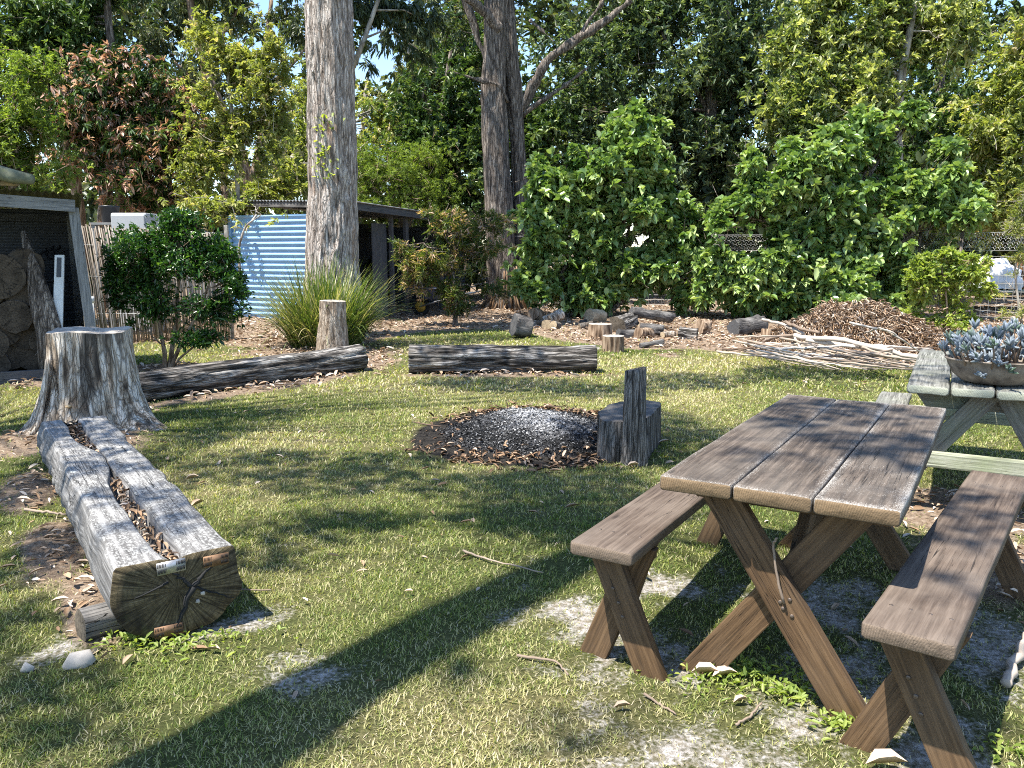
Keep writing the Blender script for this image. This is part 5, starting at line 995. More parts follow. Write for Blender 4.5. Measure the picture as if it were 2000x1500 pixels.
    stick([G(1438, 1415, 0.015), G(1465, 1400, 0.012), G(1488, 1372, 0.02)], 0.005, 0.003, 0.35, 'curved brown twig on the sand before the brown table')
    stick([G(1010, 1280, 0.012), G(1085, 1290, 0.015), G(1110, 1318, 0.012)], 0.006, 0.003, 0.3, 'dark curved twig by the small grey sand patch')
    stick([G(48, 995, 0.03), G(130, 1005, 0.03)], 0.009, 0.006, 0.45, 'brown stick in the bark litter left of the split log bench')
    stick([G(455, 1152, 0.02), G(530, 1152, 0.02)], 0.004, 0.003, 0.3, 'thin twig at the right of the sawn end of the split log bench')
    s_ = Soup(); c = G(154, 1303, 0.0); s_.tube([c + (-0.045, -0.02, 0.0), c + (-0.02, 0, 0.02), c + (0.03, 0.01, 0.03), c + (0.05, 0.01, 0.012)], [0.012, 0.032, 0.034, 0.01], 9, lambda s, th, p_: 0.012 * nz(p_ * 45, 4), squash=0.7); tag(s_.solo('rock', M['stone'], c), 'larger pale angular rock on the grass before the split log bench', 'rock')
    s_ = Soup(); c = G(53, 1312, 0.0); s_.tube([c + (-0.022, 0, 0.0), c + (0, 0, 0.018), c + (0.025, 0.0, 0.012)], [0.008, 0.022, 0.009], 9, lambda s, th, p_: 0.006 * nz(p_ * 60, 5), squash=0.6); tag(s_.solo('rock', M['stone'], c), 'small pale stone on the grass at the lower left edge', 'rock')
    def bigleaf(u, v, az, L, lab, tint, nm='fallen_leaf', W=0.16):
        L *= 0.8; W = min(W, 0.17); tint = min(tint, 0.85) - 0.12
        C = np.array([G(u, v, 0.02)]); V, Fc, t = leafmesh(C, np.array([[math.cos(az), math.sin(az), 0.18]]), np.array([L]), np.array([L * W]), np.array([tint]), rng, fold=0.75, droop=0.05, up=0.97)
        o = solo(nm, V, Fc, M['dryleaf'], C[0], {'tint': t}); tag(o, lab, 'leaf')
    bigleaf(362, 936, 0.4, 0.11, 'single pale curled leaf on the shaded lawn right of the split log bench', 0.9)
    bigleaf(372, 990, 1.0, 0.12, 'tan leaf beside the middle of the split log bench', 0.7)
    bigleaf(1102, 992, 0.3, 0.12, 'long thin leaf on the shaded lawn left of the pale-seated bench', 0.6, W=0.09)
    bigleaf(1198, 1382, 0.1, 0.075, 'tan oval leaf on the bare patch below the pale-seated bench', 0.75)
    bigleaf(1690, 1492, -0.1, 0.15, 'large pale curled leaf at the foot of the dark-seated bench', 0.85, W=0.2)
    bigleaf(1350, 1312, -0.25, 0.13, 'crumpled pale leaf at the foot of the brown table leg', 0.95, W=0.24)
    bigleaf(1390, 1322, 0.1, 0.12, 'pale curled leaf just right of the crumpled one by the table leg', 0.85, W=0.2)
    bigleaf(1432, 1372, 0.3, 0.07, 'tan leaf on the sand between the brown table and the camera', 0.8, W=0.22)
    bigleaf(405, 1268, -0.2, 0.07, 'white fallen leaf below the sawn end of the split log bench', 1.0)
    bigleaf(1285, 865, 0.35, 0.14, 'pale strip of bark on the grass right of the log chair', 0.85, W=0.08)
    bigleaf(1225, 910, 0.1, 0.11, 'pale leaf at the foot of the log chair back', 0.9)
brush()

# ------------------------------------------------------------------ plants
def B(u, v, ru, rv, Y, dr=None):
    s = Y / F; return (D(u, v, Y), np.array([ru * s, dr if dr else (ru + rv) * 0.42 * s, rv * s]))
def crown(blobs, ncl, k, L, W, seed, shell=0.45, thr=-0.15, nf=0.9, spread=0.75, up=0.35, tint=(0.45, 0.16, 0.13), tip=0.0, tipt=(0.85, 0.08), droop=0.15, fold=0.25, lup=0.7, clen=0.06, minz=0.12, hang=0.0, front=0.0, split=6, keep=0.72, stray=0.2, dens=1.0, soft=0.0):
    rng = np.random.default_rng(seed)
    if split:
        nb = []
        for c_, r_ in blobs:
            if keep: nb.append((c_, r_ * keep))
            for _ in range(split):
                d_ = norm(rng.normal(size=3)); d_[1] -= abs(d_[1]) * 0.3; nb.append((np.asarray(c_) + d_ * r_ * rng.uniform(0.35, 0.95), np.maximum(r_.mean(), r_ * 0.9) * rng.uniform(0.22, 0.5) * np.array([1.15, 1.0, 0.8])))
        blobs = nb
    wts = np.array([r[0] * r[2] + r[0] * r[1] + r[1] * r[2] for _, r in blobs]); ncl = int(ncl * dens); bi = rng.choice(len(blobs), int(ncl * 2.2), p=wts / wts.sum())
    cen = np.array([b[0] for b in blobs])[bi]; rad = np.array([b[1] for b in blobs])[bi]; n = len(bi)
    d = norm(rng.normal(size=(n, 3)))
    if front: fl = (d[:, 1] > 0.25) & (rng.random(n) < front); d[fl, 1] *= -1          # plants on the near face of a thick crown
    rr = (shell + (1 - shell) * rng.random(n) ** 0.6) * (1 + 0.22 * nz(cen * 0.3 + d * 2.2, seed)); P = cen + d * rad * rr[:, None]
    if soft: P = cen + np.clip(rng.normal(0, soft, (n, 3)), -1.9, 1.9) * rad
    st_ = rng.random(n) < stray; P[st_] += (d * rad * rng.uniform(0.1, 0.75, (n, 1)))[st_]
    ok = (fbm(P * nf, 3, seed + 3) > thr) & (P[:, 2] > minz); P, d, rr = P[ok][:ncl], d[ok][:ncl], rr[ok][:ncl]; n = len(P)
    ax = norm(d * (1, 1, 0.8) + np.array([0, 0, up]) + rng.normal(0, 0.35, (n, 3)))
    ct = np.clip(tint[0] + rng.normal(0, tint[1], n) + 0.22 * nz(P * 0.8, seed + 9), 0, 1); istip = (rng.random(n) < tip) & (rr > 0.62)
    kk = k; C = np.repeat(P, kk, 0); A = np.repeat(ax, kk, 0); m = len(C)
    Dr = norm(A * rng.uniform(0.35, 1.15, (m, 1)) + norm(rng.normal(size=(m, 3))) * spread + np.array([0, 0, -hang]))
    C = C - A * rng.uniform(0, clen, (m, 1)) + rng.normal(0, clen * 0.25, (m, 3))
    t = np.repeat(ct, kk) + rng.normal(0, tint[2], m); t = np.where(np.repeat(istip, kk) & (rng.random(m) < 0.75), tipt[0] + rng.normal(0, tipt[1], m), np.minimum(t, 0.99 if not tip else tipt[0] - 0.12))
    Ls = L * rng.uniform(0.6, 1.25, m)
    V, Fc, tt = leafmesh(C, Dr, Ls, Ls * W * rng.uniform(0.8, 1.2, m), np.clip(t, 0, 1), rng, fold=fold, droop=droop, up=lup)
    return V, Fc, tt, P, ax
def sprigs(s_, P, ax, rng, frac, L, r):
    for q in np.nonzero(rng.random(len(P)) < frac)[0]:
        e = P[q] - ax[q] * 0.02; b = e - ax[q] * L * rng.uniform(0.6, 1.3) + rng.normal(0, L * 0.12, 3); s_.tube([b, (b + e) / 2 + rng.normal(0, L * 0.06, 3), e], [r, r * 0.75, r * 0.4], 4, caps=False)
def plant(name, label, cat, base, stems, bark, blobs, leaf, seed, group=None, twigs=0.25, twl=0.4, twr=0.008, limbs=True, bamp=0.012, bseg=12, crownname='crown', trunkname='trunk', bark_fq=(14, 14, 1.5), **kw):
    rng = np.random.default_rng(seed + 500); base = np.asarray(base, float) * (1, 1, 0); b = thing(name, base, label, cat, group); s_ = Soup(); pts = []
    for P_, rads in stems:
        P_ = np.asarray(P_, float); m_ = max(8, int(len(P_) * 5)); t = np.linspace(0, 1, len(P_)); tt = np.linspace(0, 1, m_); rr = np.interp(tt, np.linspace(0, 1, len(rads)), rads)
        Q_ = np.stack([np.interp(tt, t, P_[:, i]) for i in range(3)], 1); ker = np.array([0.25, 0.5, 0.25])
        for _ in range(2): Q_[1:-1] = 0.25 * Q_[:-2] + 0.5 * Q_[1:-1] + 0.25 * Q_[2:]
        s_.tube(Q_, rr, bseg, lambda s, th, p_: bamp * nz(p_ * bark_fq, seed) * 1.0); pts.append(Q_)
    allp = np.vstack(pts) if pts else base[None]
    if limbs:
        for c, r in blobs:
            dd = np.linalg.norm((allp - c) * (1, 1, 0.6), axis=1) + np.where(allp[:, 2] > c[2], 3, 0); st = allp[np.argmin(dd)]; mid = (st + c) / 2 + rng.normal(0, 0.08, 3) * np.linalg.norm(c - st)
            r0 = min(0.05, 0.018 * np.linalg.norm(c - st) + 0.008); s_.tube([st, (st + mid) / 2 + rng.normal(0, 0.05, 3), mid, (mid + c) / 2 + rng.normal(0, 0.08, 3), c], [r0, r0 * 0.8, r0 * 0.62, r0 * 0.45, r0 * 0.3], 6, caps=False)
            for _ in range(5): e = c + norm(rng.normal(size=3)) * r * rng.uniform(0.5, 0.85); s_.tube([mid + (c - mid) * rng.random(), (c + e) / 2 + rng.normal(0, 0.06, 3) * r, e], [r0 * 0.45, r0 * 0.3, r0 * 0.12], 5, caps=False)
    V, Fc, tt, P, ax = crown(blobs, seed=seed, **kw)
    if twigs: sprigs(s_, P, ax, rng, twigs, twl, twr)
    if s_.n: s_.part(trunkname, M[bark], b)
    part(crownname, V, Fc, M[leaf], b, {'tint': tt}); return b

# dark round shrub on the left lawn
_b = D(322, 722, 10.1) * (1, 1, 0); _y = 10.1
plant('round_shrub', 'dark glossy round shrub on several thin stems behind the long weathered log', 'shrub', _b,
      [([_b, D(322, 690, _y), D(312, 640, _y), D(300, 560, _y), D(290, 500, _y)], [0.035, 0.028, 0.022, 0.015, 0.008]), ([_b + (0.05, 0.02, 0), D(336, 680, _y + .05), D(345, 620, _y + .1), D(350, 540, _y + .1), D(345, 450, _y)], [0.035, 0.03, 0.022, 0.015, 0.008]),
       ([_b + (0.06, 0, 0), D(345, 690, _y), D(372, 640, _y - .05), D(400, 580, _y - .1), D(420, 520, _y)], [0.03, 0.025, 0.02, 0.014, 0.008]), ([_b + (-0.02, 0.03, 0), D(325, 680, _y - .1), D(300, 660, _y - .1), D(285, 640, _y - .2)], [0.02, 0.015, 0.012, 0.006]), ([_b + (0.06, 0, 0), D(350, 700, _y - .1), D(385, 672, _y - .2), D(420, 650, _y - .25)], [0.02, 0.015, 0.012, 0.006])],
      'brownbark', [B(340, 470, 80, 66, _y), B(270, 500, 62, 56, _y - .1), B(415, 520, 66, 62, _y), B(300, 575, 80, 60, _y), B(390, 590, 80, 55, _y), B(240, 560, 42, 52, _y), B(450, 560, 40, 60, _y), B(345, 430, 48, 34, _y), B(400, 660, 55, 22, _y - .2), B(265, 640, 30, 18, _y)], 'lf_shrub', 301,
      ncl=2600, k=6, L=0.062, W=0.19, shell=0.35, thr=-0.2, nf=2.2, tint=(0.50, 0.16, 0.14), tip=0.16, tipt=(0.93, 0.05), dens=1.3, twigs=0.2, twl=0.14, twr=0.004, bseg=8, bamp=0.003, lup=0.6, split=5, keep=0.75)
# young sapling at the firewood
_b = G(1090, 622); _y = _b[1]
plant('sapling', 'small yellow-green sapling growing out of the firewood heap', 'sapling', _b, [([_b, D(1092, 600, _y), D(1080, 570, _y)], [0.015, 0.01, 0.005])], 'brownbark', [B(1078, 572, 20, 26, _y), B(1092, 592, 14, 14, _y), B(1064, 560, 10, 12, _y)], 'lf_yellow', 302, ncl=60, k=6, L=0.12, W=0.16, shell=0.3, thr=-0.9, tint=(0.6, 0.15, 0.1), twigs=0.4, twl=0.1, twr=0.004, bamp=0.002, bseg=6)
# bottlebrush in front of the shed
_b = G(890, 639); _y = _b[1]
plant('bottlebrush_shrub', 'open bottlebrush shrub with pinkish leaf tips in front of the blue shed', 'shrub', _b, [([_b, D(889, 620, _y), D(888, 560, _y), D(880, 480, _y)], [0.055, 0.045, 0.03, 0.012])], 'darkbark',
      [B(850, 500, 75, 55, _y), B(930, 490, 65, 60, _y), B(880, 440, 60, 40, _y), B(820, 550, 45, 40, _y), B(950, 560, 50, 35, _y), B(880, 570, 70, 35, _y), B(790, 480, 30, 22, _y), B(900, 600, 40, 18, _y), B(840, 420, 30, 22, _y), B(965, 430, 35, 25, _y)], 'lf_bottle', 303,
      ncl=820, k=15, L=0.12, W=0.075, shell=0.4, thr=-0.12, nf=1.6, spread=0.8, tint=(0.38, 0.14, 0.12), tip=0.38, tipt=(0.88, 0.08), twigs=0.5, twl=0.3, twr=0.006, bseg=8, bamp=0.006, clen=0.1)
# the two big glossy hedges
def hedge(label, Y, ub, blobs, seed, ncl):
    b0 = D(ub, 600, Y) * (1, 1, 0); rng = np.random.default_rng(seed)
    st = [([b0 + (rng.uniform(-1.2, 1.2), rng.uniform(-0.3, 0.3), 0), b0 + (rng.uniform(-1.4, 1.4), 0, 1.0), b0 + (rng.uniform(-1.8, 1.8), 0, 2.3)], [0.06, 0.045, 0.02]) for _ in range(7)]
    plant('hedge_bush', label, 'bush', b0, st, 'darkbark', [B(u, v, ru, rv, Y + dy, 0.85 if ru > 50 else 0.5) for u, v, ru, rv, dy in blobs], 'lf_hedge', seed, ncl=ncl, k=8, L=0.19, W=0.27, shell=0.42, thr=-0.14, nf=1.15, spread=0.85, up=0.6, tint=(0.52, 0.15, 0.13), tip=0.3, tipt=(0.93, 0.05), twigs=0.1, twl=0.5, lup=0.7, droop=0.2, fold=0.3, front=0.75, bamp=0.006, bseg=8, split=7, keep=0.82, dens=1.25, stray=0.14)
hedge('tall pointed glossy green bush between the twin-stemmed tree and the firewood heap', 18.6, 1170, [(1150, 420, 90, 80, 0), (1225, 320, 80, 70, 0), (1240, 262, 50, 40, 0.2), (1080, 370, 60, 55, -.1), (1040, 450, 55, 70, -.1), (1180, 530, 110, 70, 0), (1070, 540, 60, 55, -.2), (1280, 400, 60, 80, .1), (1270, 510, 60, 70, 0), (1150, 350, 60, 50, .1), (1310, 470, 40, 70, .1), (1150, 580, 80, 35, -.2), (1345, 520, 55, 75, .4), (1300, 450, 55, 60, .3), (1240, 460, 60, 60, .1), (1235, 225, 14, 24, .1), (1200, 250, 12, 22, .1), (1120, 310, 14, 26, 0), (1290, 320, 14, 28, .1), (1050, 330, 14, 24, 0), (1005, 430, 18, 40, 0), (1340, 420, 16, 26, .2)], 311, 3600)
hedge('broad glossy green bush behind the brush pile, widest in the garden', 17.8, 1620, [(1600, 420, 110, 90, 0), (1480, 390, 65, 60, 0), (1420, 470, 65, 70, 0), (1390, 520, 40, 60, 0), (1700, 330, 95, 80, .1), (1740, 270, 60, 45, .3), (1800, 360, 70, 70, .1), (1820, 430, 60, 60, .1), (1730, 450, 100, 90, 0), (1520, 520, 110, 80, -.1), (1660, 550, 110, 70, -.2), (1770, 540, 70, 70, 0), (1450, 560, 60, 50, -.1), (1560, 350, 60, 50, .1), (1640, 300, 60, 40, .2), (1600, 600, 120, 35, -.2), (1360, 540, 55, 60, .3), (1420, 500, 60, 60, .2), (1500, 470, 60, 50, .1), (1460, 318, 14, 26, 0), (1540, 296, 14, 26, 0), (1590, 330, 14, 26, 0), (1690, 232, 16, 24, .2), (1775, 238, 16, 26, .2), (1850, 300, 16, 28, .1), (1880, 400, 22, 24, 0), (1400, 420, 16, 26, 0)], 312, 5200)
# lime shrub on the right
_b = G(1850, 652); _y = _b[1]
plant('lime_shrub', 'bright lime-green shrub at the right end of the broad bush, against the wire fence', 'shrub', _b, [([_b, D(1850, 600, _y), D(1845, 540, _y)], [0.03, 0.02, 0.01]), ([_b, D(1870, 600, _y), D(1900, 540, _y)], [0.025, 0.018, 0.008])], 'brownbark',
      [B(1840, 560, 60, 55, _y), B(1800, 530, 40, 40, _y), B(1880, 530, 45, 38, _y), B(1860, 610, 55, 38, _y), B(1915, 520, 25, 22, _y), B(1920, 575, 22, 22, _y), B(1815, 600, 40, 40, _y), B(1850, 500, 35, 20, _y), B(1935, 560, 14, 10, _y)], 'lf_lime', 304, ncl=1300, k=6, L=0.085, W=0.24, shell=0.35, thr=-0.15, nf=2.2, tint=(0.55, 0.16, 0.14), twigs=0.25, twl=0.2, twr=0.004, bamp=0.003, bseg=7)
# wattle sapling at the right edge
_y = 12.8; _b = D(2003, 660, _y) * (1, 1, 0)
plant('wattle_sapling', 'thin crooked feathery sapling at the right edge behind the succulent pot', 'sapling', _b, [([_b, D(1992, 610, _y), D(1985, 560, _y), D(1982, 520, _y), D(1996, 470, _y), D(1985, 430, _y)], [0.022, 0.02, 0.018, 0.016, 0.012, 0.006]), ([D(1984, 545, _y), D(1996, 500, _y), D(2010, 440, _y)], [0.014, 0.01, 0.006])], 'palebark',
      [B(1985, 440, 32, 36, _y), B(2000, 390, 40, 40, _y), B(1975, 560, 22, 26, _y), B(1998, 600, 26, 30, _y), B(1965, 610, 16, 16, _y), B(1990, 500, 20, 20, _y)], 'lf_yellow', 305, ncl=420, k=12, L=0.06, W=0.07, shell=0.2, thr=-0.1, nf=2, tint=(0.5, 0.16, 0.12), twigs=0.6, twl=0.2, twr=0.003, bamp=0.002, bseg=7)
# grass clump (mat rush) at the foot of the tall tree
def strap_clump():
    c = np.array([-2.95, 12.75, 0]); rng = np.random.default_rng(33); b = thing('grass_clump', c, 'big clump of long arching strap grass at the foot of the tall tree', 'grass clump'); n_ = 1900
    a_ = rng.uniform(0, 2 * np.pi, n_); r0 = np.sqrt(rng.random(n_)) * 0.42; L = rng.uniform(0.7, 1.55, n_) * np.where(rng.random(n_) < 0.25, 0.7, 1); le = np.clip(0.12 + 0.75 * r0 / 0.42 + rng.normal(0, 0.3, n_), 0.0, 1.4)
    a2 = a_ + rng.normal(0, 0.7, n_); hd = np.stack([np.cos(a2), np.sin(a2), np.zeros(n_)], 1); B0 = np.stack([c[0] + r0 * np.cos(a_) * 1.25, c[1] + r0 * np.sin(a_), np.zeros(n_)], 1)
    sd = np.stack([-np.sin(a2), np.cos(a2), np.zeros(n_)], 1) * rng.uniform(0.006, 0.011, n_)[:, None]; S = 7; rows = []; p = B0.copy()
    curl = rng.uniform(0.35, 1.15, n_)
    for q in range(S):
        t = q / (S - 1); wv = 1 - 0.85 * t ** 3; rows.append(np.stack([p - sd * wv, p + sd * wv], 1)); an = le * 0.6 + curl * (t ** 1.3) * (0.4 + le); p = p + (hd * np.sin(an)[:, None] + ZU * np.cos(an)[:, None]) * (L / (S - 1))[:, None]
    V = np.stack(rows, 1).reshape(-1, 3); V[:, 2] = np.maximum(V[:, 2], 0.02); o = (np.arange(n_) * 2 * S)[:, None, None] + (np.arange(S - 1) * 2)[None, :, None] + np.array([0, 1, 3, 2])
    dead = rng.random(n_) < 0.26; t = np.clip(np.where(dead, rng.normal(0.93, 0.06, n_), rng.normal(0.45, 0.18, n_)), 0, 1)
    part('strap_leaves', V, [o.reshape(-1, 4)], M['lf_strap'], b, {'tint': np.repeat(t, 2 * S)})
strap_clump()
# small weeds under the table and by the log
def weeds():
    rng = np.random.default_rng(35); C = []; 
    for (u, v, r, n_) in ((1480, 1335, 0.14, 260), (1420, 1320, 0.08, 120), (1560, 1362, 0.07, 90), (1640, 1420, 0.06, 80), (370, 1262, 0.14, 160), (260, 1262, 0.08, 70), (1990, 1480, 0.08, 60)):
        g = G(u, v); q = rng.normal(0, r, (n_, 2)) * (1, 0.45); C.append(np.column_stack([g[:2] + q, np.full(n_, 0.01)]))
    C = np.vstack(C); n_ = len(C); C[:, 2] = zg(C[:, 0], C[:, 1]) + rng.uniform(0, 0.035, n_); Dr = rng.normal(0, 1, (n_, 3)) * (1, 1, 0.4) + ZU * 0.6
    V, Fc, t = leafmesh(C, Dr, rng.uniform(0.015, 0.045, n_), rng.uniform(0.0035, 0.008, n_), np.clip(rng.normal(0.55, 0.15, n_), 0, 1), rng)
    o = link('weeds', mesh_np('weeds', V, Fc, M['lf_lime'], {'tint': t})); tag(o, 'low bright weeds at the feet of the table and log bench', 'weeds', kind='stuff')
weeds()

# ------------------------------------------------------------------ the tall trees
def bigtree():
    Y = 14.0; c = D(652, 700, Y) * (1, 1, 0); b = thing('gum_tree', c, 'tall straight gum tree with thick grey furrowed bark rising out of the grass clump', 'tree')
    pts = [c - ZU * 0.05, D(651, 600, Y), D(650, 500, Y), D(649, 400, Y), D(648, 250, Y), D(645, 100, Y), D(642, -20, Y), D(640, -300, Y), D(630, -700, Y), D(650, -1050, Y)]
    hs = [p[2] for p in pts]; m_ = 330; zz = np.concatenate([np.linspace(-0.05, 6.4, 270), np.linspace(6.45, hs[-1], 60)]); P = np.stack([np.interp(zz, hs, [p[i] for p in pts]) for i in (0, 1)] + [zz], 1)
    rr = np.interp(zz, [0, 0.5, 1.4, 2.4, 6, 8, 12, 17], [0.60, 0.50, 0.435, 0.405, 0.365, 0.34, 0.26, 0.12])
    def disp(s, th, p_):
        q = p_ * (10, 10, 0.9); w = p_ * (0, 0, 0) + np.stack([0.15 * nz(p_ * 2.0, 3), 0.15 * nz(p_ * 2.0, 4), 0.6 * nz(p_ * (3, 3, 1.0), 5)], 1)
        a = 1 - np.abs(nz(q + w * 2, 11)); a2 = 1 - np.abs(nz(q * (2.1, 2.1, 2.6) + w * 3, 12)); fl = nz(p_ * (7, 7, 3.2), 13)
        return 0.042 * (a ** 1.5 - 0.62) + 0.020 * (a2 - 0.6) + 0.016 * fl
    V, Q, T = tubeVF(P, rr, 200, disp); part('trunk', V, [Q], M['bigbark'], b, smooth_=False)
    rng = np.random.default_rng(40); s_ = Soup()
    top = np.array([P[-1][0], P[-1][1], 0])
    bl = [((c[0] + rng.uniform(-5.5, 1.5), c[1] + rng.uniform(1.5, 6.5), rng.uniform(10.5, 16.5)), np.array([1.7, 1.7, 1.1]) * rng.uniform(0.7, 1.15)) for _ in range(15)]
    low = [B(770, 60, 75, 60, 14.6), B(735, 120, 45, 50, 14.4), B(800, 130, 50, 50, 14.9), B(700, 30, 30, 50, 14.3), B(585, 60, 30, 40, 14.4), B(830, 30, 40, 50, 14.9), B(745, 10, 80, 30, 14.6)]
    s_.tube([D(690, 130, Y), D(712, 75, Y + .2), D(735, 10, Y + .3), D(765, -70, Y + .4)], [0.05, 0.042, 0.036, 0.028], 8); s_.tube([D(712, 75, Y + .2), D(760, 55, Y + .4), D(815, 95, Y + .6)], [0.02, 0.014, 0.008], 6); s_.tube([D(735, 20, Y + .3), D(790, 20, Y + .5), D(830, 40, Y + .8)], [0.02, 0.014, 0.008], 6)
    for cc, r in bl: st = P[np.argmin(np.abs(P[:, 2] - (cc[2] - 2.6)))]; cc = np.array(cc); s_.tube([st, (st + cc) / 2 + (0, 0, 0.5), cc], [0.10, 0.07, 0.03], 7, caps=False)
    s_.part('limb', M['palebark'], b)
    V, Fc, tt, _, _ = crown(low, 520, 11, 0.13, 0.10, 401, shell=0.15, thr=-0.1, nf=1.5, spread=0.6, up=-0.4, hang=0.7, tint=(0.3, 0.14, 0.14), lup=0.3); part('hanging_foliage', V, Fc, M['lf_gum'], b, {'tint': tt})
    V, Fc, tt, _, _ = crown([(np.array(cc), r) for cc, r in bl], 900, 10, 0.15, 0.12, 402, shell=0.2, thr=-0.05, nf=0.8, up=0, hang=0.5, tint=(0.35, 0.15, 0.14), lup=0.4); part('crown', V, Fc, M['lf_gum'], b, {'tint': tt})
    s_ = Soup(); rng = np.random.default_rng(41)                          # climber on the bark
    V = []; C = []; Dr = []
    for q in range(90):
        u, v = rng.normal(632, 12), rng.uniform(225, 350); p = D(u, v, Y - 0.42 + 0.1 * abs(u - 645) / 45); C.append(p); Dr.append(rng.normal(0, 1, 3) + (0, -0.8, 0.2))
    V, Fc, tt = leafmesh(np.array(C), np.array(Dr), rng.uniform(0.06, 0.11, 90), rng.uniform(0.014, 0.026, 90), np.clip(rng.normal(0.7, 0.15, 90), 0, 1), rng); part('climber', V, Fc, M['lf_lime'], b, {'tint': tt})
bigtree()
Y = 21.5
plant('paperbark_tree', 'twin-stemmed dark-barked tree with long bare limbs between the shed and the tall pointed bush', 'tree', D(995, 592, Y),
      [([D(990, 612, Y), D(985, 560, Y), D(978, 480, Y), D(972, 380, Y), D(966, 260, Y), D(966, 140, Y), D(968, 0, Y), D(966, -200, Y), D(960, -500, Y)], [0.62, 0.46, 0.37, 0.345, 0.325, 0.31, 0.30, 0.24, 0.12]),
       ([D(1018, 600, Y + .5), D(1016, 470, Y + .4), D(1014, 330, Y + .3), D(1004, 180, Y + .1), D(992, 60, Y), D(988, -100, Y), D(990, -300, Y)], [0.26, 0.22, 0.19, 0.185, 0.18, 0.16, 0.1]),
       ([D(1018, 215, Y + .2), D(1045, 160, Y), D(1075, 110, Y - .2), D(1130, 75, Y - .3), D(1185, 40, Y - .4), D(1232, 0, Y - .5)], [0.13, 0.12, 0.11, 0.09, 0.07, 0.05]), ([D(1020, 225, Y + .2), D(1060, 195, Y), D(1100, 170, Y), D(1150, 130, Y)], [0.07, 0.055, 0.04, 0.02]),
       ([D(1130, 75, Y - .3), D(1150, 40, Y - .2), D(1180, 0, Y - .2)], [0.05, 0.04, 0.03]), ([D(975, 60, Y - .2), D(945, 20, Y - .4), D(905, -8, Y - .6)], [0.13, 0.11, 0.09]), ([D(905, -10, Y), D(930, 60, Y), D(945, 110, Y - .1), D(968, 190, Y - .2)], [0.10, 0.08, 0.06, 0.02]),
       ([D(992, 200, Y - .1), D(975, 165, Y - .3), D(930, 155, Y - .4), D(885, 140, Y - .5)], [0.05, 0.045, 0.035, 0.02]), ([D(1035, 40, Y), D(1060, 60, Y - .3), D(1085, 85, Y - .4)], [0.04, 0.03, 0.02])],
      'darkbark', [B(1100, -60, 140, 70, Y), B(900, -90, 130, 80, Y), B(1000, -180, 160, 90, Y), B(1040, 60, 40, 50, Y + 1), B(890, 60, 40, 60, Y + 1.5), B(1200, -10, 60, 40, Y)], 'lf_gum', 410, limbs=False, bamp=0.05, bseg=64, bark_fq=(9, 9, 0.9),
      ncl=500, k=10, L=0.17, W=0.13, shell=0.25, thr=0.0, nf=0.7, tint=(0.4, 0.15, 0.13), twigs=0.2, twl=0.6, twr=0.01, hang=0.4)
def bark_skirt():
    tr = next(o for o in bpy.data.objects if o.name.startswith('paperbark_tree')); c = np.array(D(990, 612, 21.5)); c[2] = 0; rng = np.random.default_rng(77)
    for q in range(46):
        a_ = rng.uniform(math.pi, 2 * math.pi); r0 = rng.uniform(0.36, 0.44); r1 = r0 + rng.uniform(0.1, 0.5); h = rng.uniform(0.35, 1.1); d_ = np.array([math.cos(a_), math.sin(a_), 0]); s_ = Soup()
        s_.tube([c + d_ * r0 + ZU * h, c + d_ * (r0 * 0.6 + r1 * 0.4) + ZU * h * 0.45, c + d_ * r1 + ZU * 0.03], [0.02, 0.035, 0.02], 5, squash=0.4, a=np.clip(rng.normal(0.33, 0.12), 0, 1)); s_.part('bark_strip', M['dryleaf'], tr)
bark_skirt()
FAR = dict(dens=1.9, shell=0.05, stray=0.12, split=0, soft=0.62, twigs=0.10, twl=0.35, twr=0.007)
plant('banksia_tree', 'large dark dense tree filling the middle distance behind the two glossy bushes', 'tree', D(1390, 560, 26), [([D(1398, 620, 26), D(1396, 410, 26), D(1388, 250, 26), D(1392, 120, 26), D(1420, 20, 26), D(1435, -120, 26)], [0.24, 0.22, 0.20, 0.18, 0.15, 0.08]), ([D(1390, 230, 26), D(1330, 130, 26), D(1290, 60, 26)], [0.08, 0.06, 0.03])], 'darkbark',
      [B(1200, 130, 120, 100, 26), B(1330, 110, 120, 110, 26), B(1440, 190, 100, 110, 25.6), B(1280, 250, 110, 90, 26), B(1110, 210, 80, 90, 26.5), B(1400, 300, 100, 70, 26), B(1510, 330, 70, 80, 26), B(1200, 300, 100, 80, 26), B(1470, 70, 80, 80, 26), B(1250, 30, 70, 50, 26), B(1380, -20, 110, 60, 26), B(1100, 330, 70, 80, 26.5), B(1320, 390, 110, 60, 26)], 'lf_banksia', 411, ncl=4300, k=9, L=0.208, W=0.15, thr=-0.05, nf=1.04, spread=0.7, up=0.5, tint=(0.50, 0.2, 0.18), bamp=0.02, **FAR)
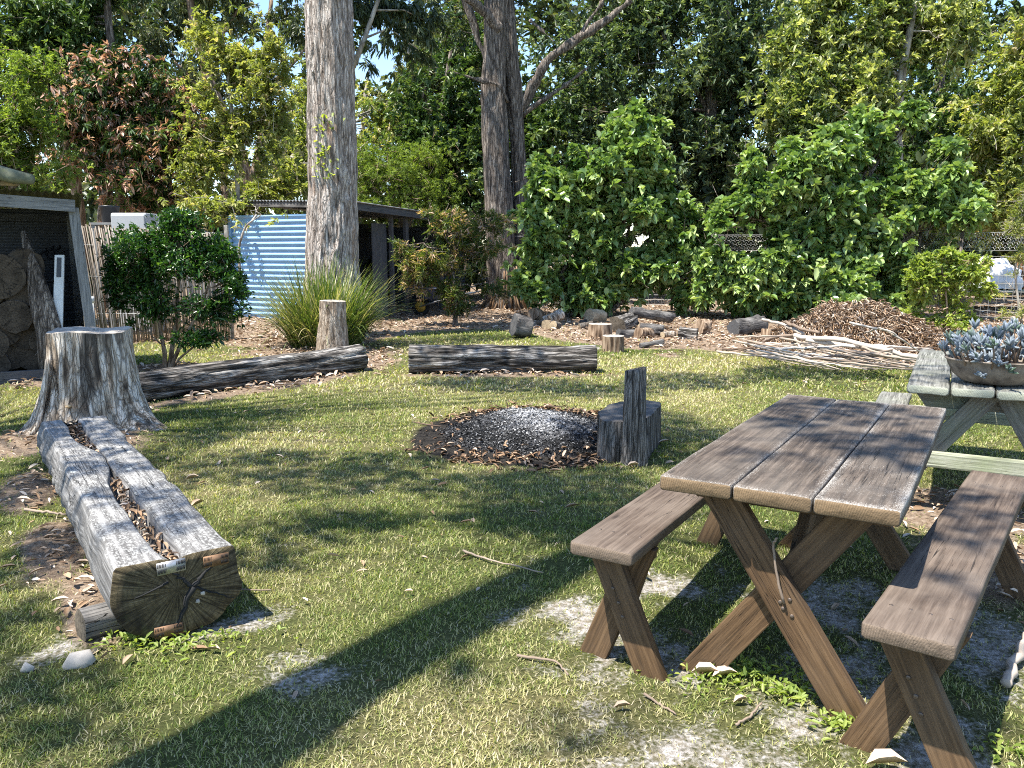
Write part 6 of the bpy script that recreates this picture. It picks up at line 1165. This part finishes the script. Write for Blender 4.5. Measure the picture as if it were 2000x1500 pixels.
plant('banksia_tree', 'sunlit yellow-green tree behind the broad bush, upper right', 'tree', D(1750, 560, 22), [([D(1752, 610, 22), D(1750, 300, 22), D(1752, 230, 22), D(1760, 150, 22), D(1775, 70, 22), D(1790, 0, 22)], [0.20, 0.17, 0.14, 0.11, 0.09, 0.05]), ([D(1760, 150, 22), D(1725, 130, 22), D(1700, 100, 22)], [0.05, 0.04, 0.02])], 'palebark',
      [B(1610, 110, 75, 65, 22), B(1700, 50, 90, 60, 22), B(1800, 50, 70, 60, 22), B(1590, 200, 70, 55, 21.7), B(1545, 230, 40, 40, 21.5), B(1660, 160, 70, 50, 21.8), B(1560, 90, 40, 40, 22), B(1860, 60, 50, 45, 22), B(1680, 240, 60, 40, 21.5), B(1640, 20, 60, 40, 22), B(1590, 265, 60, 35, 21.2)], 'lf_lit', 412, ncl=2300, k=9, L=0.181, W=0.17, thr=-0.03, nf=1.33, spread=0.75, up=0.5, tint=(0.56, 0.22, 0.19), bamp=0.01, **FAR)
plant('gum_tree', 'dark crowned tree behind the sunlit tree in the upper right corner', 'tree', D(1840, 560, 29), [([D(1850, 600, 29), D(1845, 300, 29), D(1835, 150, 29), D(1850, -40, 29)], [0.25, 0.2, 0.16, 0.08])], 'darkbark',
      [B(1790, 260, 100, 80, 29), B(1880, 230, 90, 70, 29), B(1740, 170, 70, 50, 29.5), B(1830, 340, 100, 70, 29), B(1870, 60, 70, 70, 30), B(1780, 20, 80, 60, 30), B(1930, 120, 40, 40, 30), B(1900, 320, 80, 60, 28)], 'lf_dark', 413, ncl=2200, k=8, L=0.208, W=0.17, thr=0.01, nf=1.14, up=0.3, tint=(0.55, 0.16, 0.13), bamp=0.01, **FAR)
plant('wattle_tree', 'pale yellow-green tree leaning in at the right edge above the wire fence', 'tree', D(2060, 600, 19), [([D(2080, 620, 19), D(2060, 400, 19), D(2020, 280, 19), D(1990, 180, 19)], [0.14, 0.12, 0.08, 0.04])], 'palebark',
      [B(1950, 260, 60, 65, 19), B(1990, 180, 50, 50, 19), B(1930, 350, 65, 50, 19), B(1990, 330, 60, 60, 19), B(1910, 410, 55, 28, 19), B(1970, 410, 60, 40, 19), B(2010, 100, 40, 50, 19), B(1890, 300, 30, 30, 19)], 'lf_yellow', 414, ncl=1300, k=9, L=0.138, W=0.16, thr=-0.02, nf=1.71, up=0.2, tint=(0.60, 0.15, 0.14), bamp=0.006, **FAR)
plant('dark_tree', 'dark green leafy tree filling the gap left of the twin-stemmed tree', 'tree', D(870, 560, 25), [([D(872, 610, 25), D(868, 400, 25), D(862, 250, 25), D(880, 100, 25)], [0.18, 0.15, 0.11, 0.05]), ([D(868, 320, 25), D(910, 285, 25), D(955, 278, 24.5)], [0.07, 0.05, 0.03])], 'darkbark',
      [B(870, 270, 85, 80, 25), B(920, 200, 60, 70, 25), B(830, 200, 50, 40, 25), B(900, 370, 70, 60, 24.5), B(940, 300, 60, 60, 25), B(820, 300, 50, 60, 25), B(930, 420, 50, 50, 24), B(900, 110, 50, 60, 26), B(1045, 300, 40, 70, 25), B(1060, 230, 40, 50, 25)], 'lf_dark', 415, ncl=2300, k=8, L=0.181, W=0.18, thr=-0.03, nf=1.33, up=0.35, tint=(0.45, 0.17, 0.13), bamp=0.01, **FAR)
plant('tea_tree', 'feathery lime-green bush behind the roof of the blue shed', 'bush', D(780, 560, 23.3), [([D(785, 600, 23.3), D(782, 420, 23.3), D(775, 330, 23.3)], [0.08, 0.06, 0.03]), ([D(785, 500, 23.3), D(810, 400, 23.3), D(825, 340, 23.3)], [0.06, 0.04, 0.02])], 'brownbark',
      [B(770, 330, 65, 48, 23.3), B(825, 320, 45, 42, 23.3), B(730, 370, 50, 40, 23.3), B(800, 385, 70, 35, 23.3), B(760, 400, 60, 30, 23), B(850, 370, 30, 40, 23.5), B(720, 320, 25, 35, 23.3)], 'lf_lime', 416, ncl=1500, k=14, L=0.086, W=0.09, thr=-0.07, nf=1.90, up=0.8, tint=(0.30, 0.15, 0.13), bamp=0.006, **FAR)
plant('yellow_bush', 'pale yellow bushy growth low behind the blue shed, left of the tall trunk', 'bush', D(560, 560, 22), [([D(560, 600, 22), D(558, 400, 22), D(560, 320, 22)], [0.09, 0.06, 0.03])], 'palebark',
      [B(560, 345, 60, 50, 22), B(590, 280, 40, 50, 23), B(720, 240, 40, 35, 27), B(600, 220, 35, 50, 25), B(520, 375, 50, 30, 22), B(745, 210, 45, 30, 27), B(730, 290, 35, 40, 25)], 'lf_yellow', 417, ncl=900, k=9, L=0.138, W=0.16, thr=-0.02, nf=1.71, up=0.3, tint=(0.52, 0.15, 0.14), bamp=0.006, **FAR)
Y = 19.0
plant('flowering_tree', 'open yellow-green tree with pinkish tips on a thin pale stem left of the tall trunk', 'tree', D(468, 560, Y), [([D(470, 640, Y), D(468, 440, Y), D(462, 330, Y), D(455, 240, Y), D(448, 170, Y), D(440, 90, Y)], [0.06, 0.055, 0.05, 0.045, 0.035, 0.02]), ([D(462, 300, Y), D(490, 200, Y), D(500, 110, Y)], [0.03, 0.025, 0.012]), ([D(470, 560, 16), D(466, 480, 16), D(480, 440, 16), D(510, 420, 16)], [0.03, 0.025, 0.018, 0.008])], 'palebark',
      [B(460, 100, 55, 45, Y), B(520, 110, 45, 40, Y), B(440, 180, 55, 45, Y), B(500, 190, 55, 45, Y), B(430, 260, 50, 45, Y), B(500, 280, 60, 40, Y), B(400, 330, 45, 40, Y), B(450, 350, 50, 40, Y), B(420, 400, 50, 28, Y - .8), B(500, 410, 40, 20, Y - 2.4), B(420, 60, 35, 30, Y), B(545, 240, 30, 40, Y)], 'lf_yellow', 418, ncl=1700, k=10, L=0.121, W=0.15, thr=0.05, nf=2.09, up=0.3, tint=(0.50, 0.15, 0.13), tip=0.22, tipt=(0.96, 0.04), bamp=0.004, bseg=10, **FAR)
Y = 19.6
plant('copper_leaf_tree', 'dark leafy tree covered in clusters of coppery pink tips above the reed screen', 'tree', D(170, 560, Y), [([D(168, 640, Y), D(155, 400, Y), D(142, 350, Y), D(130, 295, Y), D(128, 200, Y)], [0.14, 0.12, 0.10, 0.08, 0.04]), ([D(155, 400, Y), D(152, 330, Y), D(165, 280, Y)], [0.08, 0.06, 0.03]), ([D(200, 640, Y), D(196, 430, Y), D(215, 370, Y), D(225, 320, Y)], [0.09, 0.07, 0.055, 0.03]), ([D(236, 640, Y + .3), D(236, 430, Y + .3), D(232, 350, Y + .3), D(245, 250, Y + .3)], [0.13, 0.11, 0.09, 0.04])], 'brownbark',
      [B(200, 200, 70, 50, Y), B(260, 170, 60, 50, Y), B(170, 260, 55, 55, Y), B(240, 260, 70, 60, Y), B(320, 280, 55, 55, Y), B(200, 320, 55, 35, Y), B(300, 340, 60, 40, Y), B(350, 240, 35, 45, Y), B(215, 130, 45, 35, Y), B(150, 220, 40, 40, Y), B(290, 390, 60, 30, Y + .5), B(260, 350, 50, 40, Y)], 'lf_red', 419, ncl=2100, k=10, L=0.164, W=0.13, thr=-0.02, nf=1.71, up=0.1, hang=0.35, tint=(0.36, 0.13, 0.11), tip=0.75, tipt=(0.86, 0.09), bamp=0.012, **FAR)
Y = 16.0
plant('pittosporum_tree', 'light lime-green feathery tree at the far left above the woodshed roof', 'tree', D(20, 560, Y), [([D(10, 640, Y), D(20, 420, Y), D(30, 300, Y), D(25, 200, Y)], [0.10, 0.085, 0.06, 0.03])], 'brownbark',
      [B(45, 150, 55, 42, Y), B(15, 220, 55, 50, Y), B(60, 250, 45, 45, Y), B(20, 300, 55, 40, Y), B(75, 330, 50, 35, Y), B(30, 370, 60, 25, Y), B(-50, 260, 60, 80, Y), B(90, 140, 25, 22, Y), B(100, 385, 40, 18, Y)], 'lf_lime', 420, ncl=1600, k=11, L=0.095, W=0.13, thr=-0.02, nf=2.09, up=0.6, tint=(0.28, 0.17, 0.14), bamp=0.006, **FAR)
Y = 21
plant('lilly_pilly_tree', 'tall dark green tree in the top left corner', 'tree', D(190, 560, Y), [([D(195, 640, Y), D(210, 300, Y), D(222, 120, Y), D(212, 50, Y), D(205, -60, Y)], [0.2, 0.15, 0.11, 0.09, 0.05])], 'darkbark',
      [B(60, 80, 70, 55, Y), B(120, 130, 60, 50, Y), B(30, 20, 80, 50, Y), B(130, 40, 60, 50, Y), B(90, 190, 50, 40, Y), B(170, 100, 40, 50, Y), B(-60, 120, 80, 90, Y), B(140, 230, 40, 40, Y), B(170, -20, 70, 50, Y)], 'lf_dark', 421, ncl=2100, k=9, L=0.164, W=0.16, thr=-0.05, nf=1.52, up=0.1, hang=0.2, tint=(0.50, 0.17, 0.14), bamp=0.01, **FAR)
Y = 27
plant('gum_tree', 'leaning brown-limbed gum tree against the sky left of the tall trunk', 'tree', D(440, 560, Y), [([D(505, 640, Y), D(492, 380, Y), D(470, 300, Y), D(440, 230, Y), D(405, 150, Y), D(380, 60, Y), D(365, -40, Y)], [0.26, 0.22, 0.20, 0.18, 0.16, 0.13, 0.09]), ([D(480, 640, Y), D(482, 390, Y), D(500, 330, Y), D(520, 220, Y), D(518, 110, Y), D(530, 0, Y)], [0.22, 0.19, 0.16, 0.12, 0.09, 0.06]), ([D(430, 210, Y), D(385, 165, Y), D(340, 120, Y)], [0.08, 0.06, 0.03]), ([D(520, 170, Y), D(560, 140, Y), D(600, 90, Y)], [0.07, 0.05, 0.03]), ([D(395, 110, Y), D(440, 60, Y), D(470, 10, Y)], [0.06, 0.05, 0.03]), ([D(440, 400, Y), D(436, 320, Y), D(425, 200, Y)], [0.12, 0.1, 0.05])], 'brownbark',
      [B(320, 40, 90, 60, Y), B(420, 20, 70, 45, Y), B(290, 110, 50, 40, Y), B(560, 30, 50, 45, Y), B(545, 110, 30, 35, Y), B(250, 20, 60, 50, Y), B(380, 160, 60, 50, Y + 1), B(330, 200, 50, 50, Y + 1), B(480, -20, 80, 40, Y), B(585, 190, 25, 50, Y), B(400, 270, 50, 50, Y + 2)], 'lf_gum', 422, ncl=1500, k=10, L=0.181, W=0.12, thr=0.08, nf=1.14, up=-0.2, hang=0.5, tint=(0.5, 0.17, 0.14), limbs=False, bamp=0.02, lup=0.4, **FAR)
plant('gum_tree', 'distant grey-green gum crown seen through the gap right of the tall trunk', 'tree', D(760, 560, 33), [([D(790, 620, 33), D(800, 300, 33), D(820, 180, 33), D(870, 60, 33), D(905, 0, 33)], [0.25, 0.2, 0.15, 0.12, 0.08]), ([D(820, 180, 33), D(800, 110, 33), D(790, 20, 33)], [0.1, 0.08, 0.05]), ([D(706, 620, 32), D(706, 300, 32), D(712, 200, 32), D(720, 140, 32)], [0.12, 0.1, 0.08, 0.04])], 'palebark',
      [B(860, 40, 60, 50, 33), B(880, 110, 50, 50, 33), B(820, 150, 40, 30, 33), B(850, 180, 40, 40, 33), B(790, 230, 50, 40, 33), B(900, 20, 50, 40, 33)], 'lf_gum', 423, ncl=650, k=10, L=0.208, W=0.13, thr=0.03, nf=0.95, up=0, hang=0.4, tint=(0.7, 0.17, 0.14), limbs=False, bamp=0.02, **FAR)
plant('gum_tree', 'distant pale gum crown showing in the sky gap at the top right', 'tree', D(1545, 560, 36), [([D(1560, 620, 36), D(1555, 300, 36), D(1548, 80, 36)], [0.25, 0.2, 0.1])], 'palebark',
      [B(1540, 70, 40, 40, 36), B(1520, 130, 60, 50, 36), B(1570, 130, 50, 50, 36), B(1500, 50, 40, 40, 36), B(1180, 60, 60, 40, 37), B(1120, 90, 40, 40, 37)], 'lf_gum', 424, ncl=500, k=9, L=0.224, W=0.14, thr=0.03, nf=0.95, up=0, hang=0.4, tint=(0.85, 0.15, 0.12), limbs=False, bamp=0.02, **FAR)
# far-off wood behind everything: one mass
def farwood():
    rng = np.random.default_rng(60); bl = []
    for q in range(150):
        a_ = rng.uniform(-0.85, 0.85); d_ = rng.uniform(38, 60); h = rng.uniform(1, 8.0); bl.append((np.array([math.sin(a_) * d_ * 1.15, math.cos(a_) * d_, h]), np.array([3.2, 2.4, 2.0]) * rng.uniform(0.7, 1.3)))
    for q in range(230):
        a_ = rng.uniform(-0.75, 0.75); d_ = rng.uniform(34, 52); h = rng.uniform(6, 16.5); bl.append((np.array([math.sin(a_) * d_ * 1.1, math.cos(a_) * d_, h]), np.array([2.2, 2.0, 1.5]) * rng.uniform(0.6, 1.3)))
    for q in range(120): bl.append((np.array([rng.uniform(-16, 20), rng.uniform(24.5, 31), rng.uniform(0.4, 3.6)]), np.array([1.6, 1.2, 1.3]) * rng.uniform(0.7, 1.2)))
    V, Fc, tt, _, _ = crown(bl, 36000, 6, 0.42, 0.2, 601, shell=0.3, thr=-0.12, nf=0.25, up=0.3, tint=(0.45, 0.2, 0.14), minz=0.3)
    o = link('distant_wood', mesh_np('distant_wood', V, Fc, M['lf_gum'], {'tint': tt})); tag(o, 'distant mass of bushland behind the garden trees', 'woodland', kind='stuff')
farwood()

# ------------------------------------------------------------------ the trees beside the camera whose shade falls on the lawn
def shade_trees():
    rng = np.random.default_rng(70)
    # one leaning trunk throws the long straight shadow
    base = np.array([-2.05, 0.65, 0.0]); ln = np.array([-0.10, 0.135]); b = thing('gum_tree', base, 'leaning gum tree standing behind the left of the view', 'tree'); s_ = Soup()
    zz = np.linspace(-0.05, 14, 60); P = np.stack([base[0] + zz * ln[0] + 0.05 * np.sin(zz * 0.8), base[1] + zz * ln[1], zz], 1); rr = np.interp(zz, [0, 4, 8, 11, 14], [0.30, 0.22, 0.145, 0.11, 0.05])
    V, Q, T = tubeVF(P, rr, 40, lambda s, th, p_: 0.012 * nz(p_ * (14, 14, 1.4), 5)); part('trunk', V, [Q], M['bigbark'], b)
    def gs(u, v, z0=0.0): return G(u, v, z0)
    # shade patches (where they lie on the ground): centre, half sizes in the photograph's pixels
    E_ = [(60, 1340, 170, 60, .9), (30, 1220, 80, 50, .8), (120, 1420, 150, 40, .6), (40, 960, 90, 70, .7), (110, 1060, 90, 40, .7), (60, 1110, 80, 40, .7), (480, 815, 130, 16, .75), (360, 865, 50, 40, .7), (500, 905, 150, 30, .75), (650, 940, 170, 28, .85), (760, 905, 120, 24, .8), (620, 1030, 150, 26, .75), (520, 1090, 120, 30, .7), (700, 1015, 120, 20, .6),
          (960, 950, 170, 24, .9), (1120, 940, 150, 40, .95), (1040, 1010, 140, 40, .95), (1180, 1000, 120, 40, .9), (960, 1010, 90, 20, .7), (1380, 880, 130, 38, .95), (1500, 850, 130, 24, .8), (1300, 830, 80, 30, .85), (1200, 870, 90, 30, .85),
          (1010, 752, 150, 14, .85), (900, 745, 80, 12, .7), (1180, 765, 120, 14, .7), (1330, 750, 110, 10, .75), (1330, 735, 100, 8, .6), (1560, 728, 110, 13, .9), (1680, 735, 70, 8, .6), (840, 668, 110, 7, .6), (940, 660, 80, 6, .6), (430, 850, 60, 18, .5),
          (1480, 740, 80, 8, .5), (900, 1310, 60, 14, .35), (1150, 1420, 90, 22, .3), (560, 1440, 120, 40, .5), (330, 1480, 160, 50, .6), (280, 980, 60, 60, .3), (160, 880, 70, 40, .8), (320, 740, 120, 14, .6)]
    C = []; hs = []
    for u, v, ru, rv, dn in E_:
        g = gs(u, v); gx = abs(gs(u + ru, v)[0] - gs(u - ru, v)[0]) / 2; gy = abs(gs(u, v - rv)[1] - gs(u, v + rv)[1]) / 2; n_ = int(math.pi * gx * gy * 780 * dn) + 25; a_ = rng.uniform(0, 2 * np.pi, n_); r_ = rng.random(n_) ** 0.55
        x, y = g[0] + gx * r_ * np.cos(a_), g[1] + gy * r_ * np.sin(a_); C.append(np.stack([x, y], 1)); hs.append(np.full(n_, rng.uniform(7.2, 9.6)) + rng.normal(0, 0.35, n_))
    # dappled shade over the table tops, the log bench, stump, logs and the woodshed (targets given in the world)
    W_ = []
    def ell(c, rx, ry, n_, z0): a_ = rng.uniform(0, 2 * np.pi, n_); r_ = rng.random(n_) ** 0.55; q = np.stack([c[0] + rx * r_ * np.cos(a_), c[1] + ry * r_ * np.sin(a_)], 1); W_.append((q, rng.uniform(7.2, 9.2) + rng.normal(0, 0.3, n_), z0))
    for e_, n_, rx, ry, k_ in ((1.55, 0.18, 0.35, 0.16, 110), (1.18, 0.22, 0.22, 0.10, 60), (0.95, 0.45, 0.28, 0.10, 70), (0.75, 0.62, 0.2, 0.08, 50), (1.5, 0.5, 0.18, 0.12, 50), (0.45, 0.2, 0.12, 0.06, 18)): ell(TO + TE * e_ + TN * n_, rx, ry, k_, TH)
    _E, _N = rot(RBA)
    for e_, rx, k_ in ((1.5, 0.2, 45), (0.95, 0.16, 35), (1.25, 0.12, 18), (0.45, 0.1, 12)): ell(RBO + _E * e_ + _N * 0.12, rx, 0.1, k_, RBH)
    ax = norm(LOGA1 - LOGA0)
    for t_, rx, ry, k_ in ((3.1, 0.5, 0.35, 300), (2.55, 0.35, 0.25, 150), (1.6, 0.28, 0.12, 70), (1.0, 0.3, 0.10, 70), (0.45, 0.25, 0.08, 45)): ell(LOGA0 + ax * t_, rx, ry, k_, 0.33)
    ell((-3.35, 6.75), 0.30, 0.45, 150, 0.4); ell((-3.35, 7.9), 0.4, 0.35, 170, 0.2); ell((-2.7, 9.0), 0.3, 0.3, 70, 0.2); ell((-0.75, 9.95), 0.35, 0.16, 70, 0.25); ell((-0.1, 9.9), 0.6, 0.16, 120, 0.25)
    for k_ in range(9): ell((-5.0 - 0.35 * k_, 9.4), 0.35, 0.5, 230, 1.2 + 0.1 * (k_ % 3))
    ell((0.9, 5.75), 0.35, 0.35, 200, 0.35); ell((2.6, 4.6), 0.45, 0.35, 60, 0.6); ell((2.9, 4.9), 0.5, 0.4, 60, 0.6)
    xy = np.vstack(C); z = np.concatenate(hs); z0 = np.zeros(len(z))
    for q, h, zz0 in W_: xy = np.vstack([xy, q]); z = np.concatenate([z, h]); z0 = np.concatenate([z0, np.full(len(h), zz0)])
    P3 = np.column_stack([xy - SH[None] * (z - z0)[:, None], z]); n_ = len(P3)
    P3 += rng.normal(0, 0.05, P3.shape)
    Dr = rng.normal(0, 1, (n_, 3)) + (0, 0, -0.5); L = rng.uniform(0.08, 0.17, n_)
    far = P3[:, 1] > 4.2; lf = P3[:, 0] < -4.6
    b2 = thing('gum_tree', (-6.9, 5.2, 0), 'gum tree standing left of the view beyond the woodshed side', 'tree')
    for own, mask, tb in ((b, ~(far | lf), P[40]), (b2, far | lf, np.array([-6.9, 5.2, 6.0]))):
        if own is b2: s_ = Soup(); s_.tube([(-6.9, 5.2, -0.05), (-6.92, 5.2, 3), (-6.85, 5.15, 6), (-6.6, 5.2, 9), (-6.5, 5.2, 11)], [0.3, 0.25, 0.2, 0.12, 0.04], 24, lambda s, th, p_: 0.015 * nz(p_ * (12, 12, 1.5), 5)); s_.part('trunk', M['bigbark'], b2)
        V, Fc, tt = leafmesh(P3[mask], Dr[mask], L[mask], L[mask] * rng.uniform(0.13, 0.2, mask.sum()), np.clip(rng.normal(0.4, 0.18, mask.sum()), 0, 1), rng, up=0.5); part('crown', V, Fc, M['lf_gum'], own, {'tint': tt})
        s_ = Soup(); pp = P3[mask]
        for q in rng.choice(len(pp), 42, replace=False): e = pp[q]; m_ = tb * 0.45 + e * 0.55 + rng.normal(0, 0.25, 3) + ZU * 0.2; s_.tube([tb, (tb + m_) / 2 + rng.normal(0, 0.1, 3), m_, e], [0.035, 0.022, 0.014, 0.005], 5, caps=False)
        s_.part('branch', M['palebark'], own)
shade_trees()
